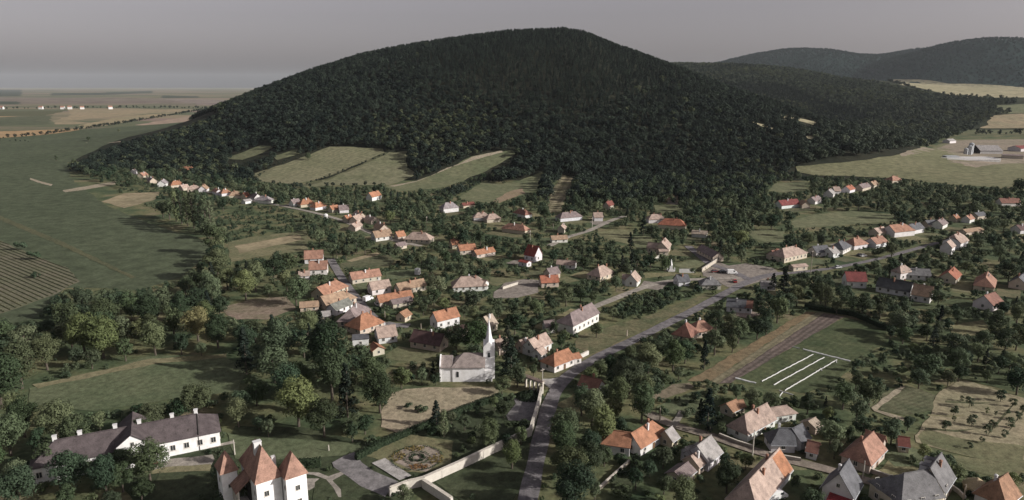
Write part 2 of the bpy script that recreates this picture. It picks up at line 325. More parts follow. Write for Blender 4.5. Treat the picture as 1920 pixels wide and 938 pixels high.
# ------------------------------------------------------------------ survey of the place, in metres (viewer above the origin, looking along +Y)
HOUSES = [
    ('house', 'two-storey white house with a plain orange gable roof behind the church', 'the two-storey white house behind the church', 'orange', 'white', '', 0.0, [(-27.28, 266.71, 38.4, 10.56, 5.5, 3.78, 6.6, 'g')]),
    ('house', 'long house with a dull maroon roof and cream walls left of the church', 'the maroon-roofed house left of the church', 'maroon', 'cream', '', 0.0, [(-30.84, 242.94, -23.4, 12.42, 6.7, 2.7, 5.8, 'g')]),
    ('outbuilding', 'low maroon-roofed annex at the foot of the two-storey white house', None, 'maroon', 'cream', '', 0.0, [(-21.21, 255.24, 34.2, 7.32, 4.4, 2.25, 3.6, 'g')]),
    ('house', 'pale-roofed house half hidden by trees beyond the church spire', None, 'pale', 'cream', '', 0.0, [(-9.55, 261.29, 50.2, 4.57, 5.9, 3.06, 6, 'g')]),
    ('house', 'pale pink roofed house just right of the church tower', None, 'palepink', 'cream', '', 0.0, [(-4.01, 237.95, 29.5, 4.67, 5.9, 2.7, 5, 'g')]),
    ('house', 'white gabled house with pale weathered roof between conifer and orange-roofed corner house', 'the pale gabled house by the conifer', 'palepink', 'white', '', 0.0, [(9.2, 237.86, 49.9, 9.66, 5.9, 3.15, 6, 'g'), (9.75, 230.81, 54.4, 3.62, 3.8, 2.8, 4.2, 'g')]),
    ('outbuilding', 'small pinkish roofed outbuilding tucked behind the tall church conifer', None, 'palepink', 'cream', '', 0.0, [(4.15, 238.65, 44.5, 3.73, 4.4, 2.7, 4.6, 'g')]),
    ('house', 'white corner house with bright orange hipped roof beside the road junction', 'the orange corner house at the junction', 'orange', 'white', '', 0.0, [(15.82, 224.31, 42.8, 10.2, 6.7, 2.7, 5.2, 'ha'), (22.11, 227.74, 32.0, 2.69, 3.8, 2.4, 3.4, 'g')]),
    ('school_building', 'long white building with mauve grey roof and slate hip above the junction', 'the long white building with the mauve roof', 'mauve', 'white', '', 0.0, [(26.85, 265.56, 53.2, 20.05, 7.4, 3.96, 7.2, 'ha'), (14.56, 259.04, -161.8, 3.89, 4.0, 3, 4.6, 'g')]),
    ('cottage', 'low white cottage with reddish brown roof on the right of the road junction', 'the low white cottage right of the junction', 'brickred', 'white', '', 0.0, [(25.33, 204.24, -34.9, 6.61, 5.0, 2.52, 4.6, 'g')]),
    ('house', 'bright orange L-shaped roof house at the head of the dirt lane', 'the orange L-shaped house', 'orange', 'white', '', 0.0, [(36.02, 170.86, 45.2, 12.59, 5.9, 2.7, 5.6, 'hb'), (28.03, 167.95, -15.9, 7.3, 5.9, 3, 5.4, 'ha')]),
    ('shed', 'small shed with pale grey roof right of the bright orange house', None, 'greyroof', 'cream', '', 0.0, [(42.42, 171.03, 46.8, 3.2, 4.4, 2.43, 4.4, 'g')]),
    ('house', 'grey-roofed house below the dirt lane with a long dark left slope', 'the grey-roofed house below the lane', 'greyroof', 'white', '', 0.0, [(49.44, 161.75, 47.0, 6.89, 6.6, 2.97, 6, 'g'), (46.07, 161.62, 23.7, 2.85, 4.0, 2.8, 4.5, 'g')]),
    ('outbuilding', 'pale pink roofed outbuilding joined below the grey-roofed house', None, 'palepink', 'cream', '', 0.0, [(46.09, 158.0, 45.9, 3.06, 4.6, 2.52, 4.4, 'g')]),
    ('shed', 'lowest and longest shed with weathered tile roof among trees below grey-roofed house', None, 'mauve', 'cream', '', 0.0, [(41.75, 153.5, 45.7, 5.78, 4.4, 2.16, 3.4, 'g')]),
    ('house', 'white house with big pale pink roof above the dirt lane', 'the pale pink roof above the lane', 'palepink', 'white', '', 0.0, [(67.67, 178.72, 39.1, 14.1, 6.3, 2.7, 6, 'ha'), (78.67, 185.5, 16.3, 7.1, 4.0, 2.6, 4, 'hb')]),
    ('house', 'house with slate grey front roof and paler wing above the lane', 'the slate-roofed house above the lane', 'slate', 'white', '', 0.0, [(72.03, 169.15, -2.1, 6.17, 5.6, 2.7, 5.6, 'ha'), (76.81, 170.24, 37.3, 4.39, 5.6, 3, 5.6, 'g')]),
    ('shed', 'red-brown roofed shed beside the slate-roofed house', None, 'brickred', 'white', '', 0.0, [(79.31, 165.15, -31.6, 2.48, 5.0, 2.16, 3.8, 'g')]),
    ('shed', 'tiny pale-roofed shed behind the slate-roofed house', None, 'pale', 'cream', '', 0.0, [(84.42, 178.39, 37.9, 3.29, 4.4, 2.25, 3.4, 'g')]),
    ('house', 'large steep pale roof with an orange tiled end at the bottom of the picture', 'the large steep pale roof', 'palepink', 'white', 'patch', 0.0, [(59.25, 147.61, 49.6, 22.17, 6.9, 2.88, 7, 'ha')]),
    ('house', 'white gabled house with dark slate left slope and red awning', 'the red awning house', 'slate', 'white', 'awning', 0.0, [(77.58, 145.39, 50.5, 7.63, 6.6, 3.78, 8.4, 'g')]),
    ('house', 'terracotta hipped house with lit pale side left of the dry field', 'the big terracotta house', 'terracotta', 'cream', '', 0.0, [(91.08, 162.08, 44.3, 10.9, 6.9, 2.88, 6.2, 'ha'), (96.34, 167.03, -44.8, 4.32, 4.0, 3, 5.2, 'g')]),
    ('shed', 'little dark red shed at the corner of the dry field', None, 'maroonred', 'cream', '', 0.0, [(104.6, 168.25, -19.7, 2.35, 4.4, 2.16, 3.5, 'g')]),
    ('house', 'big grey-roofed house with dormers and broad front slope at the bottom right', 'the big grey house at the bottom right', 'greyslate', 'cream', 'dormers', 0.0, [(100.25, 147.56, 45.5, 9.18, 6.6, 4.14, 8.6, 'g'), (91.39, 143.2, 14.7, 11.48, 9.4, 4.2, 8, 'ha')]),
    ('house', 'white house with orange brown hip roof in the bottom right corner', 'the orange-brown roof in the bottom right corner', 'orangebrown', 'white', '', 0.0, [(113.17, 143.69, 34.8, 7.7, 6.3, 2.7, 6.2, 'ha')]),
    ('cottage', 'tiny cream cottage with ochre roof beyond the pale pink house', None, 'orangebrown', 'cream', '', 0.0, [(65.04, 189.23, 37.2, 4.22, 4.4, 2.07, 3.6, 'g'), (68.0, 191.0, 10.9, 2.01, 3.8, 2.2, 3.2, 'g')]),
    ('house', 'pointed dark terracotta roof beside the main road, left of two', 'the pointed terracotta roof by the road', 'brickred', 'cream', 'chimney_dark', 0.0, [(66.83, 251.57, 55.4, 8.81, 7.2, 2.7, 6.3, 'h')]),
    ('house', 'terracotta and pale hip roof beside the main road, right of two', None, 'terracotta', 'cream', '', 0.0, [(73.7, 256.07, 18.3, 8.8, 6.5, 2.7, 5.6, 'h')]),
    ('house', 'slate blue roofed house with a red end beside the crossroads', 'the slate blue roof near the crossroads', 'slate', 'white', 'redend', 0.0, [(97.1, 285.82, -20.4, 7.5, 5.9, 2.52, 5, 'g'), (101.93, 284.03, -21.8, 2.6, 5.3, 2.8, 4.9, 'g')]),
    ('outbuilding', 'small white building with blue-grey roof at the crossroads', None, 'greyroof', 'white', '', 0.0, [(122.31, 318.04, -11.0, 6.21, 4.4, 2.43, 4, 'g')]),
    ('house', 'dark slate roof with white wall near the monument', None, 'slate', 'white', '', 0.0, [(82.98, 325.84, 12.6, 5.71, 5.9, 2.52, 5, 'g')]),
    ('house', 'grey-green hipped house at the edge of the crossroads square', 'the grey hipped house on the square', 'greyslate', 'pale', '', 0.0, [(95.23, 320.5, 0.0, 8.97, 6.5, 2.52, 5, 'h')]),
    ('house', 'large pale pink hipped house with an orange porch right of the crossroads', 'the large pale crossroads house', 'palepink', 'cream', '', 0.0, [(155.19, 377.66, 34.9, 21.24, 9.9, 3.15, 6.6, 'h'), (151.21, 353.51, 18.9, 9.0, 3.8, 2.3, 3, 'g')]),
    ('outbuilding', 'reddish outbuilding on the left of the large pale pink house', None, 'brickred', 'cream', '', 0.0, [(147.85, 378.17, 37.7, 6.78, 5.9, 2.7, 5, 'g')]),
    ('house', 'house with lit pink right slope and orange front wing behind the monument', 'the pink and orange house behind the monument', 'palepink', 'cream', '', 0.0, [(88.51, 394.55, 68.5, 13.0, 7.0, 3.6, 7, 'g'), (83.05, 392.89, -32.7, 7.18, 5.3, 3.2, 5.6, 'g'), (87.14, 387.07, 0.0, 5.23, 3.8, 2.5, 3.2, 'g')]),
    ('house', 'pale pink pyramid-like roof between dark trees above the upper street', 'the pale pink pyramid roof', 'palepink', 'cream', '', 0.0, [(44.85, 337.64, 48.4, 12.51, 8.0, 2.7, 6.2, 'h')]),
    ('house', 'pink and white gabled house at the top of the upper street', None, 'palepink', 'white', '', 0.0, [(59.11, 326.1, 67.9, 8.42, 5.9, 2.88, 6, 'g'), (56.6, 328.0, -18.7, 3.92, 4.6, 3, 4.4, 'g')]),
    ('house', 'white gabled house with a vivid red roof in the village middle', 'the white house with the vivid red roof', 'red', 'white', '', 0.0, [(11.84, 374.77, 141.1, 7.14, 7.0, 3.6, 8.2, 'g'), (7.01, 361.7, -41.5, 5.64, 3.8, 2.5, 3.2, 'g')]),
    ('house', 'long low white house right of the vivid red roof', None, 'palepink', 'white', '', 0.0, [(29.09, 357.93, -14.5, 9.84, 4.8, 2.43, 4, 'g')]),
    ('house', 'mauve-pink roofed house below the long low white house', None, 'mauve', 'cream', '', 0.0, [(20.3, 339.03, 35.2, 6.24, 5.5, 2.7, 5, 'g')]),
    ('house', 'orange-red roofed house at the edge of the bare yard', 'the orange-red house by the bare yard', 'orangered', 'cream', '', 0.0, [(17.92, 323.75, 9.8, 8.48, 5.9, 2.7, 5.2, 'g')]),
    ('house', 'broad pale pink hipped house with white wing left of the bare yard', 'the broad pale pink house', 'palepink', 'white', '', 0.0, [(-20.5, 318.12, 10.3, 15.97, 8.4, 2.7, 6.2, 'h'), (-14.57, 318.4, -28.7, 5.39, 4.6, 3, 4.6, 'g')]),
    ('house', 'terracotta hip roof just above the vivid red roof', None, 'terracotta', 'cream', '', 0.0, [(2.57, 449.38, -32.3, 18.06, 6.8, 2.7, 5.6, 'h')]),
    ('house', 'dark red hipped house with a white front below the hill orchards', None, 'brickred', 'white', '', 0.0, [(7.83, 506.1, -50.8, 14.0, 6.8, 2.7, 5.4, 'h')]),
    ('house', 'left one of a pair of pale pink hipped houses near the hillside', None, 'palepink', 'white', '', 0.0, [(-22.23, 492.71, 10.6, 11.51, 6.8, 2.7, 5.6, 'h')]),
    ('house', 'right one of a pair of pale pink hipped houses near the hillside', None, 'palepink', 'cream', '', 0.0, [(-14.17, 486.81, 25.0, 10.78, 6.8, 2.7, 5.6, 'h')]),
    ('house', 'tall white house with lilac grey roof at the foot of the hill', 'the lilac-roofed house under the hill', 'lilac', 'white', '', 0.0, [(-48.62, 527.02, 32.2, 12.9, 7.2, 3.6, 7.2, 'h')]),
    ('outbuilding', 'long low dark red shed beside the lilac-roofed house', None, 'maroonred', 'cream', '', 0.0, [(-35.43, 546.25, 37.4, 10.9, 4.4, 2.25, 4, 'g')]),
    ('outbuilding', 'upper small orange roof in the group left of the vivid red roof', None, 'orange', 'cream', '', 0.0, [(-34.58, 405.21, 24.5, 4.55, 5.5, 2.7, 5, 'g')]),
    ('house', 'middle orange roof in the group left of the vivid red roof', None, 'orange', 'cream', '', 0.0, [(-26.38, 390.93, 21.4, 9.67, 5.9, 2.7, 5.2, 'g')]),
    ('outbuilding', 'lowest long orange roof in the group left of the vivid red roof', None, 'orange', 'cream', '', 0.0, [(-16.2, 384.02, 38.1, 12.79, 4.8, 2.34, 4.2, 'g')]),
    ('house', 'mauve hipped roof above the pale upper road', None, 'mauve', 'white', '', 0.0, [(41.17, 492.36, 25.5, 17.99, 7.6, 2.88, 6, 'h')]),
    ('cottage', 'small cream gabled cottage beside the pale upper road', None, 'palepink', 'cream', '', 0.0, [(33.29, 451.06, 77.4, 9.09, 4.4, 2.88, 5, 'g')]),
    ('outbuilding', 'low tan-roofed outbuilding at the lower end of the pale upper road', None, 'tan', 'white', '', 0.0, [(29.16, 420.8, 11.7, 9.89, 5.2, 2.25, 4, 'g')]),
    ('house', 'pink-roofed white house at the top of the pale upper road', None, 'palepink', 'white', '', 0.0, [(61.9, 491.38, 4.2, 6.22, 7.0, 3.06, 5.8, 'g')]),
    ('house', 'narrow cream house with a dark red roof among the trees on the hill edge', None, 'maroonred', 'cream', '', 0.0, [(76.43, 539.96, 53.6, 8.89, 4.8, 3.15, 6, 'g')]),
    ('house', 'pale pink hipped house left of the big orange-red house', None, 'palepink', 'white', '', 0.0, [(102.25, 484.38, 8.7, 12.15, 6.5, 2.97, 5.8, 'h')]),
    ('house', 'big orange-red hipped house below the forest edge', 'the big orange-red house below the forest', 'orangered', 'cream', '', 0.0, [(109.22, 462.55, -19.5, 17.94, 8.4, 3.15, 6.6, 'h')]),
    ('outbuilding', 'pale low building with white front under the dark forest edge', None, 'pale', 'white', '', 0.0, [(120.94, 436.04, -22.7, 9.29, 5.2, 2.34, 4, 'g')]),
    ('barn', 'long mauve roofed building running down to the crossroads', 'the long mauve roof above the crossroads', 'mauve', 'cream', '', 0.0, [(112.13, 380.91, -78.9, 20.0, 6.3, 2.7, 5, 'g')]),
    ('house', 'tan roofed house standing alone inside the forest edge', None, 'tan', 'cream', '', 0.0, [(134.81, 574.35, -18.0, 7.93, 5.9, 2.52, 5, 'g')]),
    ('house', 'upper of two square terracotta roofs at the top of the left street', 'the upper square terracotta roof', 'terracotta', 'white', '', 0.0, [(-109.32, 370.75, 11.4, 9.56, 7.4, 2.88, 6.4, 'g')]),
    ('house', 'lower of two square terracotta roofs at the top of the left street', None, 'terracotta', 'white', '', 0.0, [(-100.19, 346.52, 9.4, 8.78, 6.7, 3.24, 6.6, 'g')]),
    ('cottage', 'tiny white cottage with pink roof left of the top of the left street', None, 'palepink', 'white', '', 0.0, [(-104.56, 335.89, 15.4, 4.94, 4.4, 2.43, 4, 'g')]),
    ('house', 'orange hipped house, topmost on the left side of the left street', None, 'orangeterra', 'cream', '', 0.0, [(-84.66, 308.69, 64.3, 16.9, 7.4, 2.7, 5.8, 'hb')]),
    ('house', 'tan roofed house, second on the left side of the left street', None, 'tan', 'cream', '', 0.0, [(-77.71, 293.41, 46.5, 15.34, 7.4, 2.7, 5.6, 'hb')]),
    ('outbuilding', 'grey-green roofed white outbuilding on the left side of the left street', None, 'greygreen', 'white', '', 0.0, [(-74.19, 284.15, 59.6, 10.25, 5.2, 2.7, 4.6, 'g')]),
    ('house', 'mauve hipped house in the middle of the left street', 'the mauve hipped house on the left street', 'mauve', 'cream', '', 0.0, [(-65.31, 272.02, 84.0, 16.71, 8.4, 2.7, 6.4, 'h')]),
    ('shed', 'long tan shed behind the houses of the left street', None, 'tan', 'cream', '', 0.0, [(-87.86, 286.36, 14.8, 7.58, 4.4, 2.25, 3.8, 'g')]),
    ('shed', 'grey roofed shed behind the mauve hipped house', None, 'greyroof', 'cream', '', 0.0, [(-77.75, 274.01, 16.5, 3.66, 4.4, 2.16, 3.5, 'g')]),
    ('house', 'broad bright orange hipped roof near the lower end of the left street', 'the broad orange roof on the left street', 'orange', 'cream', '', 0.0, [(-58.78, 261.67, 51.0, 11.99, 9.1, 2.7, 6.6, 'h')]),
    ('house', 'pale pink roofed house at the lower end of the left street', 'the pale pink house at the street end', 'palepink', 'white', '', 0.0, [(-48.31, 250.05, 23.6, 7.03, 7.0, 2.7, 5.6, 'g')]),
    ('garage', 'flat dark-roofed white garage below the broad orange roof', None, 'slate', 'white', '', 0.0, [(-57.17, 246.23, 12.0, 5.87, 5.2, 2.61, 3.3, 'f')]),
    ('shed', 'small ochre shed below the pale pink house at the street end', None, 'orange', 'cream', '', 0.0, [(-49.43, 236.52, -56.6, 4.75, 4.4, 2.16, 3.4, 'g')]),
    ('house', 'terracotta roofed cream house, topmost on the right side of the left street', 'the terracotta-roofed cream house', 'terracotta', 'cream', '', 0.0, [(-73.42, 332.48, 31.1, 14.68, 6.3, 2.61, 5.2, 'g')]),
    ('house', 'pink roofed white house on the right side of the left street', None, 'palepink', 'white', '', 0.0, [(-62.5, 312.56, 31.5, 9.27, 6.3, 2.88, 5.6, 'g')]),
    ('house', 'long tan roofed house behind the pink roofed white house', None, 'tan', 'cream', '', 0.0, [(-48.19, 314.4, 37.6, 14.04, 5.9, 2.7, 5, 'g')]),
    ('house', 'very long orange roof on the right side of the left street', 'the very long orange roof', 'orange', 'cream', '', 0.0, [(-52.65, 296.02, 30.2, 15.54, 5.5, 2.52, 4.8, 'g')]),
    ('shed', 'narrow mauve shed under the very long orange roof', None, 'mauve', 'cream', '', 0.0, [(-49.15, 292.42, 33.0, 9.24, 4.4, 2.16, 3.4, 'g')]),
    ('shed', 'tiny ochre hut in the trees right of the left street', None, 'orangebrown', 'cream', '', 0.0, [(-45.01, 273.19, 65.3, 4.91, 4.4, 2.34, 4, 'g')]),
    ('house', 'white gabled house with orange roof alone above the long street', 'the lone white-and-orange house', 'orange', 'white', '', 0.0, [(-117.73, 583.37, 64.4, 13.0, 6.3, 3.6, 7, 'g')]),
    ('house', 'mauve roofed house left of the bright orange pair on the long street', None, 'mauve', 'white', '', 0.0, [(-175.43, 552.74, 53.7, 7.12, 5.9, 2.7, 5.6, 'g')]),
    ('house', 'left one of the bright orange hipped pair on the long street', None, 'orange', 'cream', '', 0.0, [(-165.78, 550.45, 37.4, 11.62, 7.2, 2.7, 6.2, 'h')]),
    ('house', 'right one of the bright orange hipped pair on the long street', None, 'orange', 'white', '', 0.0, [(-152.46, 536.73, 56.3, 10.81, 6.5, 2.7, 5.8, 'h')]),
    ('house', 'orange roof beside a dull mauve one on the long street', None, 'orange', 'cream', '', 0.0, [(-137.23, 525.19, 50.9, 6.67, 5.5, 2.7, 5.2, 'g')]),
    ('house', 'dull mauve roof over a white wall on the long street', None, 'mauve', 'white', '', 0.0, [(-129.4, 524.13, 22.1, 6.87, 6.7, 2.7, 5.6, 'g')]),
    ('cottage', 'little yellow-orange cottage below the mauve roof on the long street', None, 'orange', 'cream', '', 0.0, [(-117.42, 485.78, 60.6, 5.62, 4.8, 2.52, 5, 'g')]),
    ('house', 'upper pinkish roof of three touching on the long street', None, 'palepink', 'cream', '', 0.0, [(-110.93, 495.1, -57.2, 13.0, 6.7, 2.7, 5.6, 'g')]),
    ('house', 'middle pinkish roof of three touching on the long street', None, 'palepink', 'cream', '', 0.0, [(-110.16, 484.36, 75.7, 13.0, 5.5, 2.7, 5.4, 'g')]),
    ('house', 'lowest pinkish roof of three touching on the long street', None, 'palepink', 'cream', '', 0.0, [(-105.77, 457.89, 76.1, 10.63, 5.2, 2.7, 5, 'g')]),
    ('house', 'pink roofed house just before the large tan roof', None, 'palepink', 'cream', '', 0.0, [(-99.43, 481.4, -50.4, 10.77, 6.3, 2.7, 5, 'g')]),
    ('house', 'large tan roof sloping down the long street, upper of two', None, 'tan', 'cream', '', 0.0, [(-86.93, 452.39, -62.0, 13.0, 7.0, 2.7, 5.8, 'g')]),
    ('house', 'large tan roof with white gable, lower of two', 'the large tan roof with the white gable', 'tan', 'white', '', 0.0, [(-82.44, 427.75, 34.2, 11.27, 7.8, 2.7, 5.8, 'g')]),
    ('cottage', 'little orange cottage between the large tan and large pink roofs', None, 'orange', 'cream', '', 0.0, [(-71.14, 428.58, 42.9, 5.65, 4.8, 2.52, 5, 'g')]),
    ('house', 'large pink hipped house at the near end of the long street', 'the large pink hipped house', 'palepink', 'cream', '', 0.0, [(-57.78, 420.11, -12.1, 16.52, 8.7, 2.7, 6.2, 'h')]),
    ('shed', 'low mauve shed in front of the large pink house', None, 'mauve', 'cream', '', 0.0, [(-66.79, 402.88, 46.1, 6.39, 4.4, 2.16, 3.6, 'g')]),
    ('cottage', 'farthest tiny white cottage of the long street', None, 'greyroof', 'white', '', 0.0, [(-416.14, 760.75, 79.9, 4.3, 4.4, 3.15, 5, 'g')]),
    ('house', 'reddish house near the far end of the long street', None, 'terracotta', 'cream', '', 0.0, [(-389.52, 728.35, 88.2, 9.78, 5.9, 2.7, 5.6, 'g')]),
    ('house', 'mauve roof left of the white gable at the far end of the long street', None, 'mauve', 'cream', '', 0.0, [(-360.29, 689.57, -51.9, 13.0, 6.3, 2.7, 5.6, 'g')]),
    ('house', 'white gabled house at the far end of the long street', 'the far-end white gable', 'lilac', 'white', '', 0.0, [(-338.08, 666.56, 104.3, 13.0, 7.0, 3.06, 6, 'g')]),
    ('house', 'orange house right of the white gable at the far end', None, 'orange', 'cream', '', 0.0, [(-322.03, 660.18, 42.1, 11.75, 7.2, 2.7, 6, 'h')]),
    ('house', 'first pinkish house right of the far orange house', None, 'palepink', 'cream', '', 0.0, [(-305.04, 639.37, 59.6, 7.01, 5.9, 2.7, 5.2, 'g')]),
    ('house', 'second pinkish house right of the far orange house', None, 'palepink', 'cream', '', 0.0, [(-292.09, 631.28, 20.7, 10.73, 6.8, 2.7, 5.6, 'h')]),
    ('house', 'tan roof with a white gable end midway along the long street', None, 'tan', 'white', '', 0.0, [(-283.46, 631.79, 102.8, 12.96, 6.7, 2.7, 5.8, 'g')]),
    ('cottage', 'small terracotta cottage midway along the long street', None, 'terracotta', 'white', '', 0.0, [(-264.2, 615.31, -52.1, 12.43, 5.5, 2.7, 5, 'g')]),
    ('house', 'pointed orange-tan roof over a white wall midway along the long street', None, 'orangeterra', 'white', '', 0.0, [(-253.88, 607.06, 43.5, 8.53, 6.8, 2.88, 6, 'h')]),
    ('house', 'tan hipped roof next to a vivid orange one on the long street', None, 'tan', 'cream', '', 0.0, [(-239.47, 593.56, 22.3, 10.39, 7.2, 2.88, 6, 'h')]),
    ('house', 'vivid orange-red roof on the long street', None, 'orangered', 'cream', '', 0.0, [(-228.35, 588.05, 61.1, 5.16, 6.3, 2.7, 5.6, 'g')]),
    ('house', 'mauve house second from the gap of trees on the long street', None, 'mauve', 'white', '', 0.0, [(-218.22, 582.62, -43.7, 9.18, 6.3, 2.7, 5.6, 'g')]),
    ('house', 'pale lilac roofed white house last before the gap of trees on the long street', None, 'lilac', 'white', '', 0.0, [(-205.16, 567.38, -17.3, 13.0, 7.2, 2.88, 5.8, 'h')]),
    ('house', 'lone bright orange house set back under the hill', 'the bright orange house under the hill', 'orange', 'cream', '', 0.51, [(-360.81, 769.05, -7.9, 19.28, 8.4, 2.88, 6.4, 'h')]),
    ('shed', 'grey shed below the vivid orange-red roof', None, 'greyroof', 'white', '', 0.0, [(-219.37, 565.48, 60.9, 6.7, 4.8, 2.25, 3.4, 'g')]),
    ('house', 'long dark red roof with white walls left of the right-hand hamlet', 'the long dark red roof', 'darkred', 'white', '', 0.0, [(219.92, 546.12, 25.6, 20.0, 7.9, 2.88, 6.2, 'g')]),
    ('house', 'cream gabled house beside the long dark red roof', None, 'tan', 'cream', '', 0.0, [(232.88, 545.3, -90.3, 8.94, 6.3, 2.88, 5.6, 'g')]),
    ('house', 'mauve roofed house in the right-hand hamlet', None, 'mauve', 'white', '', 0.0, [(250.39, 566.48, 42.4, 13.0, 7.1, 2.7, 5.6, 'g')]),
    ('house', 'pale grey roof climbing to the middle of the right-hand hamlet', None, 'greyroof', 'white', '', 0.0, [(278.37, 602.15, 58.2, 13.0, 7.9, 2.88, 6.4, 'g')]),
    ('house', 'pink roofed white gable in the right-hand hamlet', None, 'palepink', 'white', '', 0.0, [(292.29, 619.93, 0.0, 5.64, 7.9, 2.88, 6, 'g')]),
    ('house', 'orange-red roof in the right-hand hamlet', None, 'orangered', 'white', '', 0.0, [(307.24, 627.63, 44.6, 13.0, 7.5, 2.88, 6, 'g')]),
    ('house', 'long brownish mauve roof in the right-hand hamlet', None, 'mauve', 'cream', '', 0.0, [(326.88, 640.83, 43.3, 20.0, 7.5, 2.88, 6, 'g')]),
    ('house', 'cream gable at the end of the brownish mauve roof', None, 'tan', 'cream', '', 0.0, [(344.67, 657.57, 41.3, 10.98, 6.7, 2.88, 6, 'g')]),
    ('house', 'pointed terracotta roof highest of the right-hand hamlet', None, 'terracotta', 'cream', '', 0.0, [(382.75, 691.38, 22.2, 13.75, 9.4, 2.88, 6.4, 'h')]),
    ('house', 'dark slate roof right of the large pale pink house', None, 'slate', 'white', '', 0.0, [(176.42, 386.48, 17.3, 9.71, 7.1, 2.7, 5.4, 'g')]),
    ('house', 'white gabled house with pale grey roof in the right-hand row', None, 'greyroof', 'white', '', 0.0, [(181.8, 383.05, 30.4, 5.6, 6.7, 2.88, 5.2, 'g')]),
    ('house', 'half slate half pale pyramid roof in the right-hand row', None, 'slate', 'white', '', 0.0, [(192.57, 395.49, 47.1, 14.1, 8.2, 2.88, 6.2, 'h')]),
    ('house', 'terracotta and pink pyramid roof in the right-hand row', None, 'terracotta', 'white', '', 0.0, [(206.15, 404.97, 26.8, 12.11, 8.2, 2.88, 6.2, 'h')]),
    ('house', 'terracotta roof with a white end below the big tan house', None, 'terracotta', 'white', '', 0.0, [(220.52, 409.07, 32.4, 12.07, 7.9, 2.88, 5.8, 'g')]),
    ('house', 'pinkish mauve roof behind the big tan house', None, 'palepink', 'cream', '', 0.0, [(238.03, 440.23, 33.4, 10.73, 6.7, 2.7, 5.2, 'g')]),
    ('house', 'big white house with wide tan-orange roof in the right-hand row', 'the big white tan-roofed house', 'orangeterra', 'white', '', 0.0, [(251.73, 441.01, 20.7, 17.61, 9.6, 3.6, 7.2, 'hb')]),
    ('house', 'slate roof with a white gable right of the big tan house', None, 'slate', 'white', '', 0.0, [(266.54, 449.68, 30.0, 11.63, 7.5, 3.06, 6, 'g')]),
    ('house', 'long slate roof behind the white gable of the right-hand row', None, 'slate', 'cream', '', 0.0, [(287.54, 466.57, 14.9, 9.59, 5.9, 2.7, 5, 'g')]),
    ('house', 'mauve and white house at the end of the right-hand row', None, 'mauve', 'white', '', 0.0, [(293.22, 465.78, 45.6, 13.0, 7.1, 2.88, 5.8, 'g')]),
    ('cottage', 'tiny orange cottage among the dark trees on the right', None, 'orange', 'cream', '', 0.0, [(316.88, 487.17, 31.6, 5.12, 5.0, 2.7, 5, 'g')]),
    ('cottage', 'terracotta cottage with a white gable among the trees on the right', None, 'terracotta', 'white', '', 0.0, [(324.6, 484.09, 36.7, 8.14, 5.4, 2.88, 5.2, 'g')]),
    ('house', 'slate roofed house among the trees on the right', None, 'slate', 'cream', '', 0.0, [(341.43, 498.49, 26.0, 10.62, 5.9, 2.7, 4.6, 'g')]),
    ('house', 'tall house with pink roof and lilac front gable on the right', 'the lilac-gabled tall house', 'palepink', 'white', '', 0.0, [(267.49, 406.94, 39.7, 13.0, 9.6, 4.14, 8.2, 'k'), (253.12, 391.31, 47.0, 9.0, 5.9, 4.4, 7.4, 'g')]),
    ('shed', 'long tan shed behind the tall pink-roofed house', None, 'tan', 'cream', '', 0.0, [(301.87, 445.46, 24.9, 17.66, 5.4, 2.16, 3.6, 'g')]),
    ('house', 'long reddish mauve roof with a cream gable at the right edge', None, 'brickred', 'white', '', 0.0, [(402.42, 554.68, 0.0, 15.66, 7.9, 2.88, 6, 'g')]),
    ('house', 'maroon roof over a white wall at the right edge', None, 'maroon', 'white', '', 0.0, [(336.31, 448.63, 16.7, 8.0, 7.1, 2.7, 5.4, 'g')]),
    ('house', 'white house with bright wine red roof on the right', 'the white house with the wine red roof', 'darkred', 'white', '', 0.0, [(166.24, 323.33, -6.8, 8.99, 7.1, 3.6, 7, 'g')]),
    ('house', 'long white house with a very dark slate roof', 'the long dark slate roof', 'darkslate', 'white', '', 0.0, [(179.96, 312.17, -41.8, 14.09, 7.9, 2.88, 6.2, 'g')]),
    ('house', 'white gable with a tan roof adjoining the long dark slate roof', None, 'tan', 'white', '', 0.0, [(186.1, 300.49, -39.3, 7.33, 7.9, 3.24, 7, 'g')]),
    ('house', 'white house with grey-green roof behind the long dark slate roof', None, 'greyslate', 'white', '', 0.0, [(204.1, 336.59, -11.9, 10.95, 6.3, 2.7, 5.2, 'g')]),
    ('house', 'small white tower-like house left of the grey-green roof', None, 'palepink', 'white', '', 0.0, [(196.54, 336.7, 25.7, 8.94, 5.2, 4.14, 6.6, 'h')]),
    ('house', 'small orange house in dark trees, left of three on the right', None, 'orangered', 'cream', '', 0.0, [(218.56, 332.59, 48.0, 13.05, 7.1, 2.88, 5.8, 'g')]),
    ('house', 'terracotta and pink house in dark trees, middle of three on the right', None, 'terracotta', 'cream', '', 0.0, [(227.66, 320.08, 52.7, 16.93, 7.9, 2.88, 6.2, 'ha')]),
    ('house', 'brick red roof with white gable below the terracotta and pink house', None, 'brickred', 'white', '', 0.0, [(208.88, 289.87, 32.0, 9.35, 7.9, 2.88, 6.2, 'g')]),
    ('house', 'cream gabled house with a slate roof at the right edge', None, 'slate', 'cream', '', 0.0, [(246.26, 322.22, 44.1, 12.76, 7.1, 2.88, 5.8, 'g')]),
    ('barn', 'big grey-roofed barn with dark open gable on the far right meadow', 'the big grey barn', 'greyroof', 'white', 'barn', 0.0, [(683.49, 1003.9, -6.9, 29.63, 30, 4.5, 11, 'g')]),
    ('barn', 'dark red roofed barn beside the big grey barn', None, 'darkred', 'white', '', 0.0, [(754.05, 1034.27, 18.9, 22.49, 20, 4.5, 8, 'g')]),
